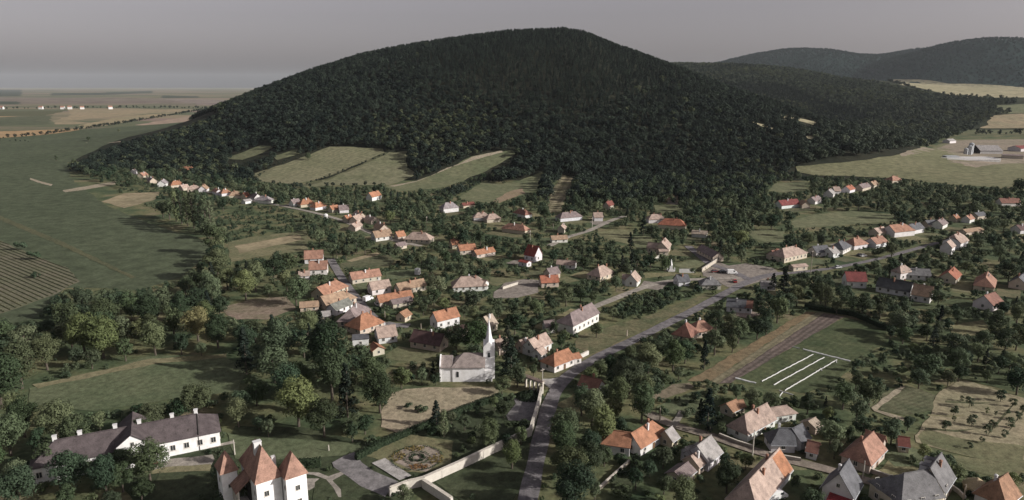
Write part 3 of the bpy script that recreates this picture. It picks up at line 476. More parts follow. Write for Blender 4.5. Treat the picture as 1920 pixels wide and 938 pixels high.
    ('barn', 'small pale barn in front of the tree row far right', None, 'greyroof', 'white', '', 0.0, [(738.39, 1178.8, 29.8, 18.76, 12, 4, 7, 'g')]),
    ('barn', 'long low mauve shed right of the big grey barn', None, 'mauve', 'cream', '', 0.0, [(669.04, 928.79, -30.0, 22.85, 14, 4, 5, 'g')]),
]
FIELDS = [
    ('wheat_field', 'gold', 1, 4, [(-1114.7, 1442.8), (-1078.2, 1474.8), (-971.4, 1574.2), (-934.3, 1508.2), (-920.5, 1387.0), (-945.6, 1290.7), (-967.3, 1249.0)]),
    ('wheat_field', 'gold2', 1, 6, [(-1059.4, 1718.8), (-1203.6, 2152.0), (-1238.4, 2755.0), (-1210.2, 2755.0), (-1117.2, 2181.9), (-978.0, 1687.9), (-973.0, 1590.3)]),
    ('stubble_field', 'pinktan', 1, 6, [(-925.0, 1718.8), (-1070.6, 2493.4), (-1038.1, 2632.3), (-983.9, 2533.5), (-888.8, 2181.9), (-868.4, 1840.3), (-893.7, 1706.3)]),
    ('stubble_field', 'tan', 1, 8, [(-1807.9, 2872.1), (-1288.7, 2854.8), (-1228.2, 2647.1), (-1252.1, 2223.1), (-1218.2, 1947.1), (-1253.7, 1915.4), (-1417.9, 2255.0)]),
    ('ploughed_field', 'plum', 1, 20, [(-4629.9, 5905.9), (-2621.0, 5255.2), (-2072.0, 4733.1), (-1635.1, 3644.9), (-2203.3, 3790.3), (-2585.9, 3673.1), (-2931.2, 3730.8)]),
    ('stubble_field', 'plum2', 1, 20, [(-2621.0, 5255.2), (-1652.2, 4509.0), (-1192.5, 3159.5), (-1635.1, 3644.9)]),
    ('woodland_floor', 'woods', 2, 30, [(-11696.4, 14954.5), (-10659.6, 15436.0), (-4356.6, 6295.4), (-4629.9, 5905.9)]),
    ('woodland_floor', 'woods', 2, 30, [(-5749.1, 8864.5), (-5436.8, 9386.2), (-6394.7, 12596.2), (-4503.6, 8864.5), (-4034.8, 6935.4), (-4313.9, 6645.9)]),
    ('woodland_floor', 'woods', 2, 20, [(-3330.7, 6739.7), (-2791.1, 6295.4), (-2410.9, 5434.9), (-2628.4, 5313.7)]),
    ('woodland_floor', 'woods', 2, 20, [(-3441.7, 4384.4), (-2975.0, 4266.5), (-2524.6, 3617.1), (-2800.1, 3562.8)]),
    ('pasture', 'olive', 1, 8, [(-1986.6, 2589.1), (-1705.3, 2707.7), (-1501.2, 2255.0), (-1692.4, 2202.3)]),
    ('stubble_field', 'tan', 1, 5, [(-1234.8, 1892.2), (-1210.4, 1915.4), (-1086.6, 1818.9), (-1089.7, 1751.0), (-1140.1, 1751.0)]),
    ('stubble_field', 'gold', 1, 5, [(-1676.9, 2181.9), (-1534.2, 2202.3), (-1479.5, 2122.9), (-1617.6, 2103.9)]),
    ('pasture', 'olive2', 1, 8, [(-1603.4, 2085.3), (-1494.7, 2287.9), (-1150.9, 1751.0), (-1269.5, 1646.3)]),
    ('meadow', 'meadow', 1, 4, [(-1024.1, 1249.0), (-932.9, 1273.0), (-912.4, 1374.7), (-946.0, 1548.2), (-893.7, 1706.3), (-868.4, 1840.3), (-888.8, 2181.9), (-973.6, 2454.5), (-805.6, 2103.9), (-614.9, 1290.7), (-652.1, 1191.3), (-560.2, 874.3), (-796.6, 966.5)]),
    ('dirt_track', 'path', 3, 1, [(-701.8, 1147.5), (-594.2, 1063.6), (-590.1, 1052.1), (-688.4, 1129.0)]),
    ('meadow', 'meadow', 1, 2, [(-1072.4, 1254.1), (-607.4, 947.6), (-471.3, 734.4), (-341.8, 569.3), (-271.3, 494.1), (-205.6, 434.3), (-187.0, 418.8), (-175.5, 384.3), (-168.2, 339.1), (-177.6, 315.6), (-215.9, 320.0), (-199.8, 273.3), (-227.9, 248.6)]),
    ('meadow_track', 'olive', 3, 0.6, [(-415.6, 531.5), (-382.7, 508.9), (-281.3, 421.8), (-191.5, 339.1), (-191.6, 336.1), (-276.1, 411.4), (-370.6, 492.0), (-403.6, 515.4)]),
    ('dirt_track', 'path', 3, 0.4, [(-506.8, 725.7), (-480.2, 700.8), (-452.6, 677.5), (-446.5, 666.3), (-473.9, 688.9), (-498.8, 713.1)]),
    ('stubble_field', 'tan', 2, 1.2, [(-344.1, 574.7), (-350.2, 618.8), (-322.3, 628.4), (-303.8, 580.2), (-307.8, 541.1)]),
    ('dirt_track', 'path', 2, 0.8, [(-417.4, 638.4), (-403.1, 700.8), (-389.6, 681.2), (-398.6, 641.7), (-407.2, 625.2)]),
    ('vineyard', 'vinesoil', 3, 0.8, [(-355.8, 442.4), (-321.1, 423.3), (-276.4, 386.8), (-235.0, 354.8), (-215.0, 331.2), (-213.3, 306.2), (-218.0, 280.2), (-221.4, 266.7)]),
    ('pasture', 'tangreen', 2, 1, [(-176.1, 418.8), (-167.9, 434.3), (-138.2, 456.1), (-120.3, 397.4), (-140.4, 384.3), (-155.3, 369.6)]),
    ('stubble_field', 'tan', 3, 0.8, [(-168.2, 408.5), (-139.5, 442.4), (-132.0, 426.4), (-158.1, 390.7)]),
    ('bare_field', 'pinksoil', 2, 1, [(-127.6, 289.6), (-119.0, 301.3), (-103.6, 306.2), (-94.2, 287.4), (-102.1, 273.3), (-115.4, 273.3)]),
    ('lawn', 'lawn', 2, 1, [(-155.6, 206.6), (-146.1, 215.0), (-137.3, 223.0), (-130.0, 234.2), (-103.8, 233.7), (-91.8, 223.0), (-87.0, 203.8), (-104.6, 198.8), (-124.5, 190.1), (-146.5, 194.4)]),
    ('dirt_track', 'lawntan', 3, 1, [(-156.4, 209.1), (-140.3, 220.3), (-129.0, 230.2), (-103.7, 235.7), (-102.0, 231.7), (-125.1, 226.3), (-138.0, 216.3), (-152.5, 205.8)]),
    ('hay_field', 'haytan', 2, 2, [(-278.4, 734.3), (-217.5, 832.9), (-153.2, 823.9), (-148.6, 810.3), (-214.2, 679.2), (-254.7, 696.2)]),
    ('hay_field', 'hay', 2, 2, [(-209.8, 652.7), (-207.5, 679.2), (-142.9, 810.3), (-122.1, 815.3), (-115.4, 752.2), (-100.5, 734.4), (-120.6, 671.1), (-170.0, 671.1), (-187.9, 660.4)]),
    ('dirt_track', 'olive', 3, 1.5, [(-207.7, 657.8), (-209.0, 668.4), (-148.6, 810.3), (-143.6, 807.3), (-182.9, 724.3), (-201.3, 655.3)]),
    ('hay_field', 'olivehay', 2, 2, [(-120.7, 660.4), (-45.7, 791.9), (5.5, 817.0), (-0.2, 789.1), (-24.4, 748.5), (-45.3, 711.6), (-69.0, 648.9), (-104.6, 630.5)]),
    ('dirt_track', 'path', 3, 1, [(-118.8, 665.7), (-45.5, 789.3), (-12.7, 811.1), (-10.4, 807.1), (-71.1, 752.5), (-113.2, 660.4)]),
    ('pasture', 'olivehay', 2, 2, [(-341.3, 825.5), (-313.5, 867.2), (-286.3, 850.9), (-312.7, 804.9)]),
    ('pasture', 'olivehay', 2, 2, [(-279.6, 808.0), (-254.7, 824.5), (-241.1, 816.8), (-266.6, 788.6)]),
    ('orchard', 'olivehay', 2, 1.5, [(-47.2, 591.2), (-28.8, 699.1), (-12.7, 679.2), (10.8, 707.1), (34.2, 740.7), (33.6, 726.4), (20.4, 630.5), (-15.4, 564.0), (-38.9, 580.8)]),
    ('bare_field', 'tanpink', 3, 1, [(-17.2, 570.8), (-2.8, 630.5), (9.9, 648.9), (11.2, 618.7), (-10.6, 565.9)]),
    ('bare_field', 'pathfield', 2, 1, [(35.6, 630.5), (52.1, 728.5), (65.4, 711.1), (46.4, 596.5), (37.3, 525.3), (27.5, 522.8)]),
    ('clearing', 'pale', 2, 4, [(326.3, 992.6), (350.8, 970.5), (388.0, 941.9), (413.4, 952.4), (394.7, 918.5), (375.4, 945.9), (340.1, 953.3)]),
    ('clearing', 'pale', 2, 4, [(414.8, 1088.6), (453.9, 1094.7), (480.0, 1088.5), (453.9, 1055.3), (432.4, 1067.7), (405.3, 1059.7)]),
    ('clearing', 'olivehay', 2, 3, [(389.0, 981.7), (411.6, 953.8), (405.1, 961.1), (384.6, 983.2)]),
    ('meadow', 'meadow2', 2, 3, [(314.1, 763.7), (409.3, 802.9), (496.3, 877.8), (699.5, 1145.3), (789.5, 1244.4), (821.8, 1256.4), (998.8, 1285.5), (517.3, 654.8), (455.5, 660.5), (433.4, 678.3), (403.7, 717.4), (318.2, 727.3), (307.5, 741.9)]),
    ('farmyard', 'farmdirt', 3, 2, [(483.6, 866.3), (722.7, 1155.5), (782.7, 1228.6), (820.2, 1244.4), (914.7, 1256.4), (970.5, 1256.4), (679.5, 872.9), (620.8, 851.7), (529.3, 789.6), (513.0, 814.8), (647.9, 1037.8), (511.4, 877.1), (477.6, 851.2)]),
    ('meadow', 'olivehay', 2, 2, [(235.4, 632.8), (262.5, 684.5), (299.6, 699.7), (276.4, 643.6), (251.9, 622.3)]),
    ('wheat_field', 'pale', 2, 15, [(2559.2, 4784.5), (2726.4, 4446.9), (3061.2, 4248.8), (2240.8, 2931.3), (1767.5, 2305.0), (1474.2, 2284.9), (1436.1, 2411.9), (1434.8, 2606.5)]),
    ('stubble_field', 'tan', 2, 8, [(1048.0, 1566.9), (1242.8, 1818.8), (1298.5, 1861.4), (1471.4, 1909.6), (1214.8, 1568.6)]),
    ('pasture', 'olivehay', 2, 8, [(1401.1, 2057.4), (1685.1, 2195.6), (1485.3, 1928.2), (1307.2, 1881.0)]),
    ('meadow', 'olivehay', 2, 1.5, [(199.2, 488.0), (230.0, 515.4), (264.8, 529.1), (290.6, 515.4), (270.1, 486.0), (222.0, 470.6), (193.1, 463.2)]),
    ('pasture', 'olivehay', 2, 1.5, [(160.6, 458.1), (169.8, 458.1), (180.8, 450.7), (171.6, 423.0), (157.9, 416.6), (152.5, 429.6)]),
    ('pasture', 'olivehay', 2, 1.2, [(116.4, 558.4), (136.9, 552.9), (131.9, 532.0), (116.5, 522.1), (110.7, 532.0)]),
    ('pasture', 'meadow2', 2, 1.2, [(56.5, 450.4), (71.3, 457.8), (81.1, 452.2), (73.2, 410.2), (63.7, 426.1), (54.8, 436.2)]),
    ('pasture', 'olivehay', 2, 1.2, [(78.3, 436.2), (89.3, 439.6), (87.4, 422.8), (82.2, 410.2), (75.2, 398.2), (74.1, 407.1)]),
    ('pasture', 'olivehay', 2, 1, [(88.2, 363.6), (102.5, 376.2), (112.9, 381.5), (113.3, 373.7), (102.9, 358.8), (89.6, 354.1)]),
    ('bare_yard', 'yard', 2, 1, [(-8.6, 312.7), (-2.8, 330.2), (6.8, 335.3), (13.3, 333.2), (13.8, 324.2), (12.0, 312.7), (2.6, 303.8), (-7.9, 303.8)]),
    ('pasture', 'tangreen', 2, 1, [(-12.7, 338.5), (-2.9, 338.5), (5.7, 335.3), (-3.4, 329.1), (-7.2, 322.2), (-10.6, 326.1)]),
    ('vegetable_plot', 'plot', 2, 0.8, [(-94.3, 367.1), (-83.9, 379.9), (-69.6, 386.7), (-65.7, 374.7), (-66.3, 359.8), (-82.9, 357.4), (-89.6, 355.0)]),
    ('dirt_track', 'tan', 3, 0.7, [(-92.4, 372.1), (-81.5, 390.3), (-75.2, 392.2), (-77.2, 385.3), (-88.7, 369.6)]),
    ('pasture', 'lawn', 2, 1, [(-65.4, 348.2), (-53.5, 356.2), (-49.6, 353.9), (-47.7, 339.4), (-60.3, 335.1), (-64.1, 337.2)]),
    ('pasture', 'lawn', 2, 0.6, [(-77.2, 329.0), (-72.0, 331.0), (-70.0, 321.0), (-71.5, 315.3), (-74.9, 321.0)]),
    ('hay_meadow', 'drytan', 2, 0.8, [(-34.3, 206.1), (-24.1, 207.4), (-5.3, 207.4), (-3.8, 202.9), (-7.8, 198.3), (-14.2, 193.8), (-22.1, 188.2), (-29.7, 175.3), (-37.8, 180.3), (-39.1, 191.0), (-37.9, 202.9)]),
    ('park_lawn', 'parklawn', 1, 0.5, [(-79.3, 180.8), (-61.0, 180.8), (-39.4, 171.7), (-13.0, 194.4), (8.6, 205.8), (9.5, 187.4), (5.8, 171.7), (-23.0, 147.6), (-30.2, 132.4), (-76.7, 132.4), (-97.0, 152.1), (-93.4, 166.1), (-77.3, 171.7)]),
    ('park_lawn', 'dryopen', 3, 0.6, [(-40.8, 164.7), (-29.8, 176.2), (-16.1, 172.3), (-15.8, 160.8), (-22.8, 156.2), (-26.9, 157.0), (-36.3, 163.4)]),
    ('paved_drive', 'asphaltpale', 4, 0.1, [(-46.5, 161.1), (-44.2, 164.4), (-41.8, 166.4), (-40.3, 163.6), (-38.9, 161.1), (-34.9, 157.1), (-28.0, 152.3), (-30.1, 145.7), (-32.6, 147.6), (-36.9, 150.4), (-42.9, 156.4), (-45.5, 159.0)]),
    ('paved_slab', 'concrete', 5, 0.05, [(-36.2, 160.8), (-33.2, 163.2), (-25.1, 154.9), (-27.7, 152.8)]),
    ('flower_bed', 'parterre', 4, 0.4, [(-28.6, 169.0), (-23.9, 170.2), (-19.4, 167.2), (-18.1, 162.7), (-21.7, 156.9), (-25.4, 157.4), (-30.0, 161.1), (-31.2, 164.9)]),
    ('gravel_path', 'gravel', 4, 0.1, [(-51.6, 156.6), (-48.8, 156.4), (-45.8, 154.6), (-42.1, 157.6), (-41.4, 156.4), (-44.3, 152.8), (-41.4, 149.0), (-40.4, 145.7), (-41.0, 145.7), (-43.1, 149.5), (-46.0, 153.3), (-49.6, 155.3), (-51.4, 155.6)]),
    ('gravel_court', 'gravel', 3, 0.3, [(-51.0, 153.8), (-48.1, 153.8), (-45.4, 152.8), (-48.8, 148.5), (-49.5, 148.5)]),
    ('gravel_court', 'gravel', 3, 0.3, [(-91.7, 159.9), (-90.2, 162.6), (-79.1, 165.1), (-77.6, 162.9), (-77.2, 159.9), (-79.2, 159.9), (-87.3, 158.3), (-91.6, 155.7), (-93.5, 157.3)]),
    ('dirt_track', 'lawntan', 4, 0.4, [(-93.2, 156.8), (-88.5, 159.1), (-77.7, 160.4), (-76.4, 157.3), (-84.6, 156.8), (-90.9, 155.5)]),
    ('stone_path', 'gravel', 4, 0.2, [(-81.8, 169.4), (-76.7, 172.4), (-75.3, 171.2), (-81.0, 168.3)]),
    ('parking_lot', 'asphaltpale', 3, 0.1, [(0.4, 199.3), (2.3, 201.1), (8.1, 198.0), (6.6, 184.1), (-1.1, 184.1), (-1.7, 187.2), (1.1, 195.0)]),
    ('churchyard', 'tandry2', 2, 0.5, [(3.3, 219.4), (10.4, 222.0), (10.4, 214.3), (14.1, 213.5), (12.0, 206.3), (3.2, 206.3), (0.5, 207.9)]),
    ('junction_apron', 'concrete', 4, 0.1, [(10.0, 213.5), (12.8, 213.5), (16.4, 215.1), (15.4, 212.6), (13.0, 205.9), (12.0, 206.3), (10.2, 210.2)]),
    ('verge', 'verge', 2, 0.3, [(11.0, 219.4), (14.5, 219.4), (19.1, 224.6), (27.8, 236.9), (30.3, 235.9), (26.8, 230.2), (17.8, 217.6), (15.6, 215.1), (10.4, 213.9)]),
    ('verge', 'vergetan', 2, 0.5, [(25.2, 252.7), (30.6, 258.4), (33.2, 247.2), (40.3, 258.4), (46.4, 258.4), (45.4, 252.7), (32.6, 235.9), (29.4, 234.0), (23.4, 242.0)]),
    ('verge', 'verge', 2, 0.6, [(28.3, 246.8), (32.3, 259.2), (43.6, 268.6), (58.6, 278.7), (80.6, 301.0), (91.3, 309.8), (91.3, 306.2), (75.3, 287.8), (58.2, 267.2), (33.4, 239.8), (28.3, 235.4)]),
    ('square', 'yard', 2, 0.4, [(99.4, 348.2), (113.9, 369.6), (117.3, 362.2), (128.2, 367.1), (139.6, 357.4), (138.9, 345.9), (132.2, 337.2), (121.2, 329.0), (113.7, 323.0), (107.5, 319.1), (104.2, 321.0), (102.2, 335.1), (97.6, 341.5)]),
    ('pasture', 'tandry2', 2, 0.5, [(67.6, 345.9), (82.8, 348.2), (97.6, 345.9), (96.9, 343.3), (81.3, 341.5), (67.7, 337.2)]),
    ('yard', 'yardpink', 2, 0.4, [(94.7, 287.8), (99.6, 291.0), (104.5, 283.2), (106.4, 280.1), (98.1, 275.7), (93.8, 278.7)]),
    ('flower_strip', 'ochre', 2, 0.5, [(57.9, 211.9), (126.6, 283.8), (131.0, 283.2), (109.2, 260.2), (65.7, 211.9)]),
    ('stubble_strip', 'striptan', 2, 0.3, [(65.7, 211.9), (109.2, 260.2), (131.0, 283.2), (134.6, 282.0), (74.3, 214.5), (67.1, 209.4)]),
    ('ploughed_field', 'plough', 3, 0.3, [(67.2, 209.7), (133.5, 281.5), (140.2, 277.2), (75.7, 214.2), (71.6, 210.2)]),
    ('vegetable_plot', 'greenplot', 1, 0.5, [(73.8, 212.8), (139.8, 276.4), (151.8, 266.5), (142.7, 248.3), (121.6, 229.3), (105.7, 209.4), (91.8, 202.9), (76.9, 209.4)]),
    ('bare_field', 'soil', 2, 0.6, [(43.5, 199.8), (52.4, 209.4), (58.3, 210.7), (59.0, 207.7), (53.7, 202.9), (45.7, 197.5)]),
    ('garden_lawn', 'lawn', 2, 0.6, [(43.6, 193.8), (56.4, 202.9), (62.0, 206.1), (57.9, 191.0), (51.4, 185.5), (43.1, 188.2)]),
    ('hay_meadow', 'dryorchard', 2, 0.8, [(133.0, 200.6), (146.3, 211.1), (149.7, 211.9), (155.9, 204.5), (161.9, 196.8), (140.8, 168.3), (133.5, 162.8), (123.5, 163.9), (116.5, 166.3), (110.9, 171.5), (112.5, 175.3), (121.5, 185.5)]),
    ('pasture', 'tangreen', 2, 1, [(112.5, 175.3), (117.7, 179.0), (124.3, 174.1), (138.3, 169.4), (132.7, 161.7), (123.2, 163.3), (116.5, 166.3), (110.9, 171.5)]),
    ('vegetable_plot', 'plot', 2, 0.5, [(117.3, 202.9), (128.0, 208.6), (133.4, 201.3), (126.0, 191.0), (116.3, 187.5), (110.5, 191.0)]),
    ('dirt_track', 'path', 3, 0.4, [(108.6, 192.4), (126.6, 208.6), (127.3, 207.4), (109.8, 191.0), (115.3, 185.7), (113.8, 184.1), (108.2, 190.3)]),
    ('vegetable_plot', 'greenplot', 1, 1, [(138.2, 221.7), (149.2, 218.0), (169.0, 223.5), (175.9, 221.7), (162.4, 202.9), (153.7, 209.4), (148.4, 214.5), (133.6, 211.1)]),
    ('pasture', 'tandry2', 2, 0.6, [(175.8, 265.2), (195.9, 273.1), (193.2, 265.2), (182.4, 255.3), (171.7, 252.9)]),
    ('garden_lawn', 'tangreen', 2, 0.8, [(116.3, 164.9), (123.2, 163.3), (133.1, 162.3), (129.8, 157.6), (121.7, 154.6), (114.6, 158.6)]),
    ('garden_lawn', 'parklawn', 2, 0.5, [(24.3, 152.2), (31.7, 163.3), (33.4, 159.4), (35.1, 156.3), (30.7, 152.2), (26.0, 148.8), (24.1, 148.8)]),
    ('garden_lawn', 'lawn', 2, 0.5, [(99.3, 167.3), (104.6, 171.5), (108.1, 169.1), (110.3, 165.6), (102.1, 159.5), (98.1, 159.5), (97.8, 163.9)]),
    ('lawn', 'parklawn', 2, 0.4, [(-30.2, 174.0), (-21.2, 176.8), (-4.6, 166.0), (4.8, 174.0), (4.5, 161.1), (-3.2, 144.7), (-15.5, 144.7), (-21.2, 150.8), (-25.0, 148.2)]),
    ('bare_soil', 'pinksoil', 3, 0.8, [(-4.7, 144.7), (-3.0, 149.3), (-0.0, 150.8), (1.2, 149.3), (0.6, 144.7)]),
    ('park_lawn', 'lawn', 3, 0.3, [(-80.1, 177.1), (-72.3, 174.1), (-58.8, 173.5), (-46.6, 171.7), (-37.5, 169.4), (-44.9, 164.5), (-55.6, 162.9), (-72.3, 162.9)]),
    ('park_lawn', 'parklawn', 3, 0.2, [(-43.9, 160.2), (-30.4, 146.5), (-31.9, 141.2), (-46.1, 141.2), (-48.5, 152.1), (-45.4, 158.2)]),
    ('park_lawn', 'parklawn', 3, 0.2, [(-88.9, 157.0), (-77.5, 160.2), (-70.8, 145.4), (-77.4, 141.2), (-86.2, 146.5)]),
    ('park_lawn', 'parklawn', 4, 0.2, [(-19.0, 152.1), (-12.2, 158.2), (4.3, 167.5), (3.3, 152.1), (0.0, 143.2), (-9.9, 142.2)]),
    ('mown_or_shadow_line', 'olive', 3, 0.2, [(157.2, 198.6), (157.0, 197.9), (144.0, 185.9), (132.3, 175.2), (132.4, 175.7), (144.0, 186.6)]),
    ('mown_or_shadow_line', 'olive', 3, 0.2, [(153.5, 191.0), (153.3, 190.2), (142.4, 179.8), (136.3, 174.3), (136.4, 174.7), (142.5, 180.4)]),
    ('mown_or_shadow_line', 'olive', 3, 0.3, [(134.0, 197.1), (143.3, 195.9), (150.5, 196.3), (142.7, 194.9), (133.4, 196.1)]),  # dark strip painted for a shadow lying across the dry field
    ('mown_or_shadow_line', 'olive', 3, 0.3, [(117.7, 179.8), (125.5, 178.4), (135.3, 179.8), (124.9, 177.4), (117.2, 179.0)]),  # second painted shadow strip, lower on the dry field
    ('mown_or_shadow_line', 'tandry2', 3, 0.3, [(123.2, 188.1), (130.4, 187.3), (136.5, 188.1), (129.7, 186.3), (122.7, 187.2)]),  # third painted shadow strip, in a browner tone
    ('vegetable_plot', 'greenplot', 1, 0.5, [(-37.8, 263.1), (-25.2, 273.1), (-31.0, 280.4), (-43.6, 270.4)]),
    ('garden_lawn', 'tangreen', 1, 0.5, [(-42.4, 243.2), (-26.8, 236.4), (-31.4, 225.8), (-47.0, 232.6)]),
    ('garden_lawn', 'tangreen', 1, 0.5, [(-7.8, 257.2), (-3.3, 262.7), (2.7, 257.7), (-1.9, 252.3)]),
    ('garden_lawn', 'lawn', 1, 0.5, [(-16.7, 258.9), (-11.7, 264.9), (-17.1, 269.4), (-22.1, 263.4)]),
    ('garden_lawn', 'verge', 1, 0.5, [(-11.0, 238.5), (-3.3, 242.9), (-7.4, 250.0), (-15.1, 245.7)]),
    ('garden_lawn', 'tandry2', 1, 0.5, [(15.8, 258.6), (33.5, 282.3), (25.8, 288.0), (8.1, 264.4)]),
    ('garden_lawn', 'tandry2', 1, 0.5, [(20.2, 203.6), (29.0, 197.4), (22.3, 187.8), (13.5, 194.0)]),
    ('garden_lawn', 'tangreen', 1, 0.5, [(66.3, 165.6), (75.1, 165.2), (74.9, 157.9), (66.0, 158.3)]),
    ('garden_lawn', 'tandry2', 1, 0.5, [(89.0, 153.8), (99.0, 163.6), (104.8, 157.7), (94.7, 147.9)]),
    ('vegetable_plot', 'greenplot', 1, 0.5, [(66.5, 258.2), (76.8, 261.6), (74.3, 269.1), (64.0, 265.7)]),
    ('garden_lawn', 'verge', 1, 0.5, [(94.6, 290.9), (105.6, 286.9), (109.5, 297.4), (98.6, 301.5)]),
    ('vegetable_plot', 'greenplot', 1, 0.5, [(77.2, 320.5), (87.6, 322.8), (89.3, 315.1), (78.9, 312.7)]),
    ('garden_lawn', 'lawn', 1, 0.5, [(78.6, 328.9), (87.9, 331.0), (85.5, 341.7), (76.2, 339.6)]),
    ('garden_lawn', 'lawn', 1, 0.5, [(151.6, 367.9), (169.2, 380.2), (175.9, 370.5), (158.3, 358.2)]),
    ('vegetable_plot', 'greenplot', 1, 0.5, [(140.6, 374.7), (164.2, 391.2), (157.4, 400.9), (133.8, 384.4)]),
    ('garden_lawn', 'verge', 1, 0.5, [(90.1, 386.4), (97.0, 403.8), (108.6, 399.2), (101.8, 381.8)]),
    ('garden_lawn', 'tandry2', 1, 0.5, [(36.6, 335.9), (46.3, 346.8), (38.9, 353.4), (29.2, 342.4)]),
    ('yard', 'yard', 1, 0.5, [(60.8, 319.7), (65.9, 332.3), (76.5, 328.0), (71.3, 315.4)]),
    ('vegetable_plot', 'greenplot', 1, 0.5, [(20.3, 373.7), (10.7, 381.4), (16.3, 388.3), (25.8, 380.6)]),
    ('yard', 'yard', 1, 0.5, [(12.2, 368.7), (3.1, 376.0), (-3.7, 367.6), (5.4, 360.3)]),
    ('vegetable_plot', 'greenplot', 1, 0.5, [(22.1, 363.2), (34.0, 360.2), (35.9, 367.3), (24.0, 370.3)]),
    ('garden_lawn', 'tangreen', 1, 0.5, [(20.8, 334.8), (28.3, 340.1), (33.7, 332.4), (26.2, 327.1)]),
    ('vegetable_plot', 'plot', 1, 0.5, [(12.9, 338.4), (20.6, 343.8), (14.1, 353.0), (6.4, 347.6)]),
    ('garden_lawn', 'verge', 1, 0.5, [(-12.4, 453.6), (9.8, 439.6), (4.2, 430.8), (-18.0, 444.8)]),
    ('garden_lawn', 'tangreen', 1, 0.5, [(-8.5, 461.6), (14.3, 447.2), (20.8, 457.4), (-2.0, 471.9)]),
    ('garden_lawn', 'tandry2', 1, 0.5, [(3.7, 518.1), (15.8, 503.3), (25.0, 510.9), (13.0, 525.6)]),
    ('vegetable_plot', 'plot', 1, 0.5, [(-28.8, 487.0), (-16.8, 489.2), (-15.2, 480.4), (-27.2, 478.2)]),
    ('garden_lawn', 'verge', 1, 0.5, [(-29.1, 495.9), (-17.0, 498.2), (-18.7, 507.0), (-30.7, 504.7)]),
    ('garden_lawn', 'tandry2', 1, 0.5, [(-19.2, 479.6), (-8.2, 484.7), (-3.2, 474.0), (-14.2, 468.8)]),
    ('garden_lawn', 'verge', 1, 0.5, [(-52.0, 519.4), (-37.9, 528.3), (-32.1, 519.1), (-46.2, 510.2)]),
    ('garden_lawn', 'tandry2', 1, 0.5, [(-54.8, 528.6), (-43.4, 535.7), (-47.5, 542.2), (-58.9, 535.0)]),
    ('vegetable_plot', 'plot', 1, 0.5, [(-40.9, 546.1), (-30.9, 553.7), (-38.8, 564.0), (-48.8, 556.4)]),
    ('garden_lawn', 'tandry2', 1, 0.5, [(-35.9, 391.5), (-24.6, 395.9), (-27.8, 404.1), (-39.1, 399.7)]),
    ('garden_lawn', 'tandry2', 1, 0.5, [(-18.5, 377.9), (-6.7, 387.2), (-2.0, 381.2), (-13.8, 372.0)]),
    ('garden_lawn', 'tangreen', 1, 0.5, [(33.6, 483.4), (52.0, 492.2), (56.1, 483.5), (37.7, 474.7)]),
    ('garden_lawn', 'lawn', 1, 0.5, [(27.5, 491.1), (47.9, 500.9), (43.9, 509.3), (23.5, 499.5)]),
    ('vegetable_plot', 'plot', 1, 0.5, [(28.9, 446.1), (31.4, 457.5), (22.5, 459.5), (19.9, 448.1)]),
    ('vegetable_plot', 'greenplot', 1, 0.5, [(21.7, 415.6), (32.9, 417.9), (34.8, 408.4), (23.7, 406.0)]),
    ('garden_lawn', 'lawn', 1, 0.5, [(19.6, 422.5), (33.1, 425.3), (31.2, 434.6), (17.7, 431.8)]),
    ('yard', 'yard', 1, 0.5, [(55.7, 486.4), (66.9, 487.2), (67.8, 475.6), (56.5, 474.8)]),
    ('garden_lawn', 'tandry2', 1, 0.5, [(56.0, 495.5), (64.7, 496.1), (63.9, 507.2), (55.2, 506.6)]),
    ('garden_lawn', 'tangreen', 1, 0.5, [(76.7, 534.6), (83.6, 544.0), (93.8, 536.4), (86.9, 527.0)]),
    ('garden_lawn', 'tangreen', 1, 0.5, [(92.6, 478.6), (111.5, 481.5), (112.9, 472.8), (93.9, 469.9)]),
    ('garden_lawn', 'lawn', 1, 0.5, [(96.1, 487.7), (109.3, 489.8), (107.5, 501.1), (94.4, 499.1)]),
    ('vegetable_plot', 'plot', 1, 0.5, [(113.2, 435.4), (123.3, 431.1), (119.2, 421.2), (109.1, 425.4)]),
    ('garden_lawn', 'tandry2', 1, 0.5, [(115.4, 442.3), (128.9, 436.6), (132.2, 444.3), (118.6, 450.0)]),
    ('yard', 'yard', 1, 0.5, [(129.9, 571.8), (139.6, 568.7), (136.1, 558.0), (126.4, 561.2)]),
    ('garden_lawn', 'tandry2', 1, 0.5, [(129.2, 580.3), (139.6, 576.9), (142.7, 586.5), (132.3, 589.9)]),
    ('vegetable_plot', 'plot', 1, 0.5, [(-114.3, 364.9), (-100.6, 367.7), (-99.1, 360.3), (-112.8, 357.5)]),
    ('vegetable_plot', 'plot', 1, 0.5, [(-114.7, 374.5), (-102.2, 377.0), (-104.0, 385.9), (-116.5, 383.4)]),
    ('garden_lawn', 'tandry2', 1, 0.5, [(-77.7, 325.0), (-64.3, 333.1), (-60.5, 326.8), (-73.9, 318.7)]),
    ('garden_lawn', 'tandry2', 1, 0.5, [(-64.2, 306.6), (-54.0, 312.9), (-49.7, 306.0), (-60.0, 299.7)]),
    ('vegetable_plot', 'greenplot', 1, 0.5, [(-57.3, 312.4), (-45.6, 321.3), (-53.3, 331.3), (-65.0, 322.3)]),
    ('garden_lawn', 'lawn', 1, 0.5, [(-63.7, 294.0), (-45.9, 304.3), (-49.5, 310.4), (-67.2, 300.1)]),
    ('garden_lawn', 'lawn', 1, 0.5, [(-118.6, 572.1), (-111.7, 586.3), (-103.8, 582.4), (-110.6, 568.2)]),
    ('vegetable_plot', 'greenplot', 1, 0.5, [(-123.9, 580.0), (-116.7, 595.1), (-123.9, 598.6), (-131.1, 583.5)]),
    ('yard', 'yard', 1, 0.5, [(-180.9, 552.0), (-173.9, 561.5), (-180.0, 566.1), (-187.1, 556.5)]),
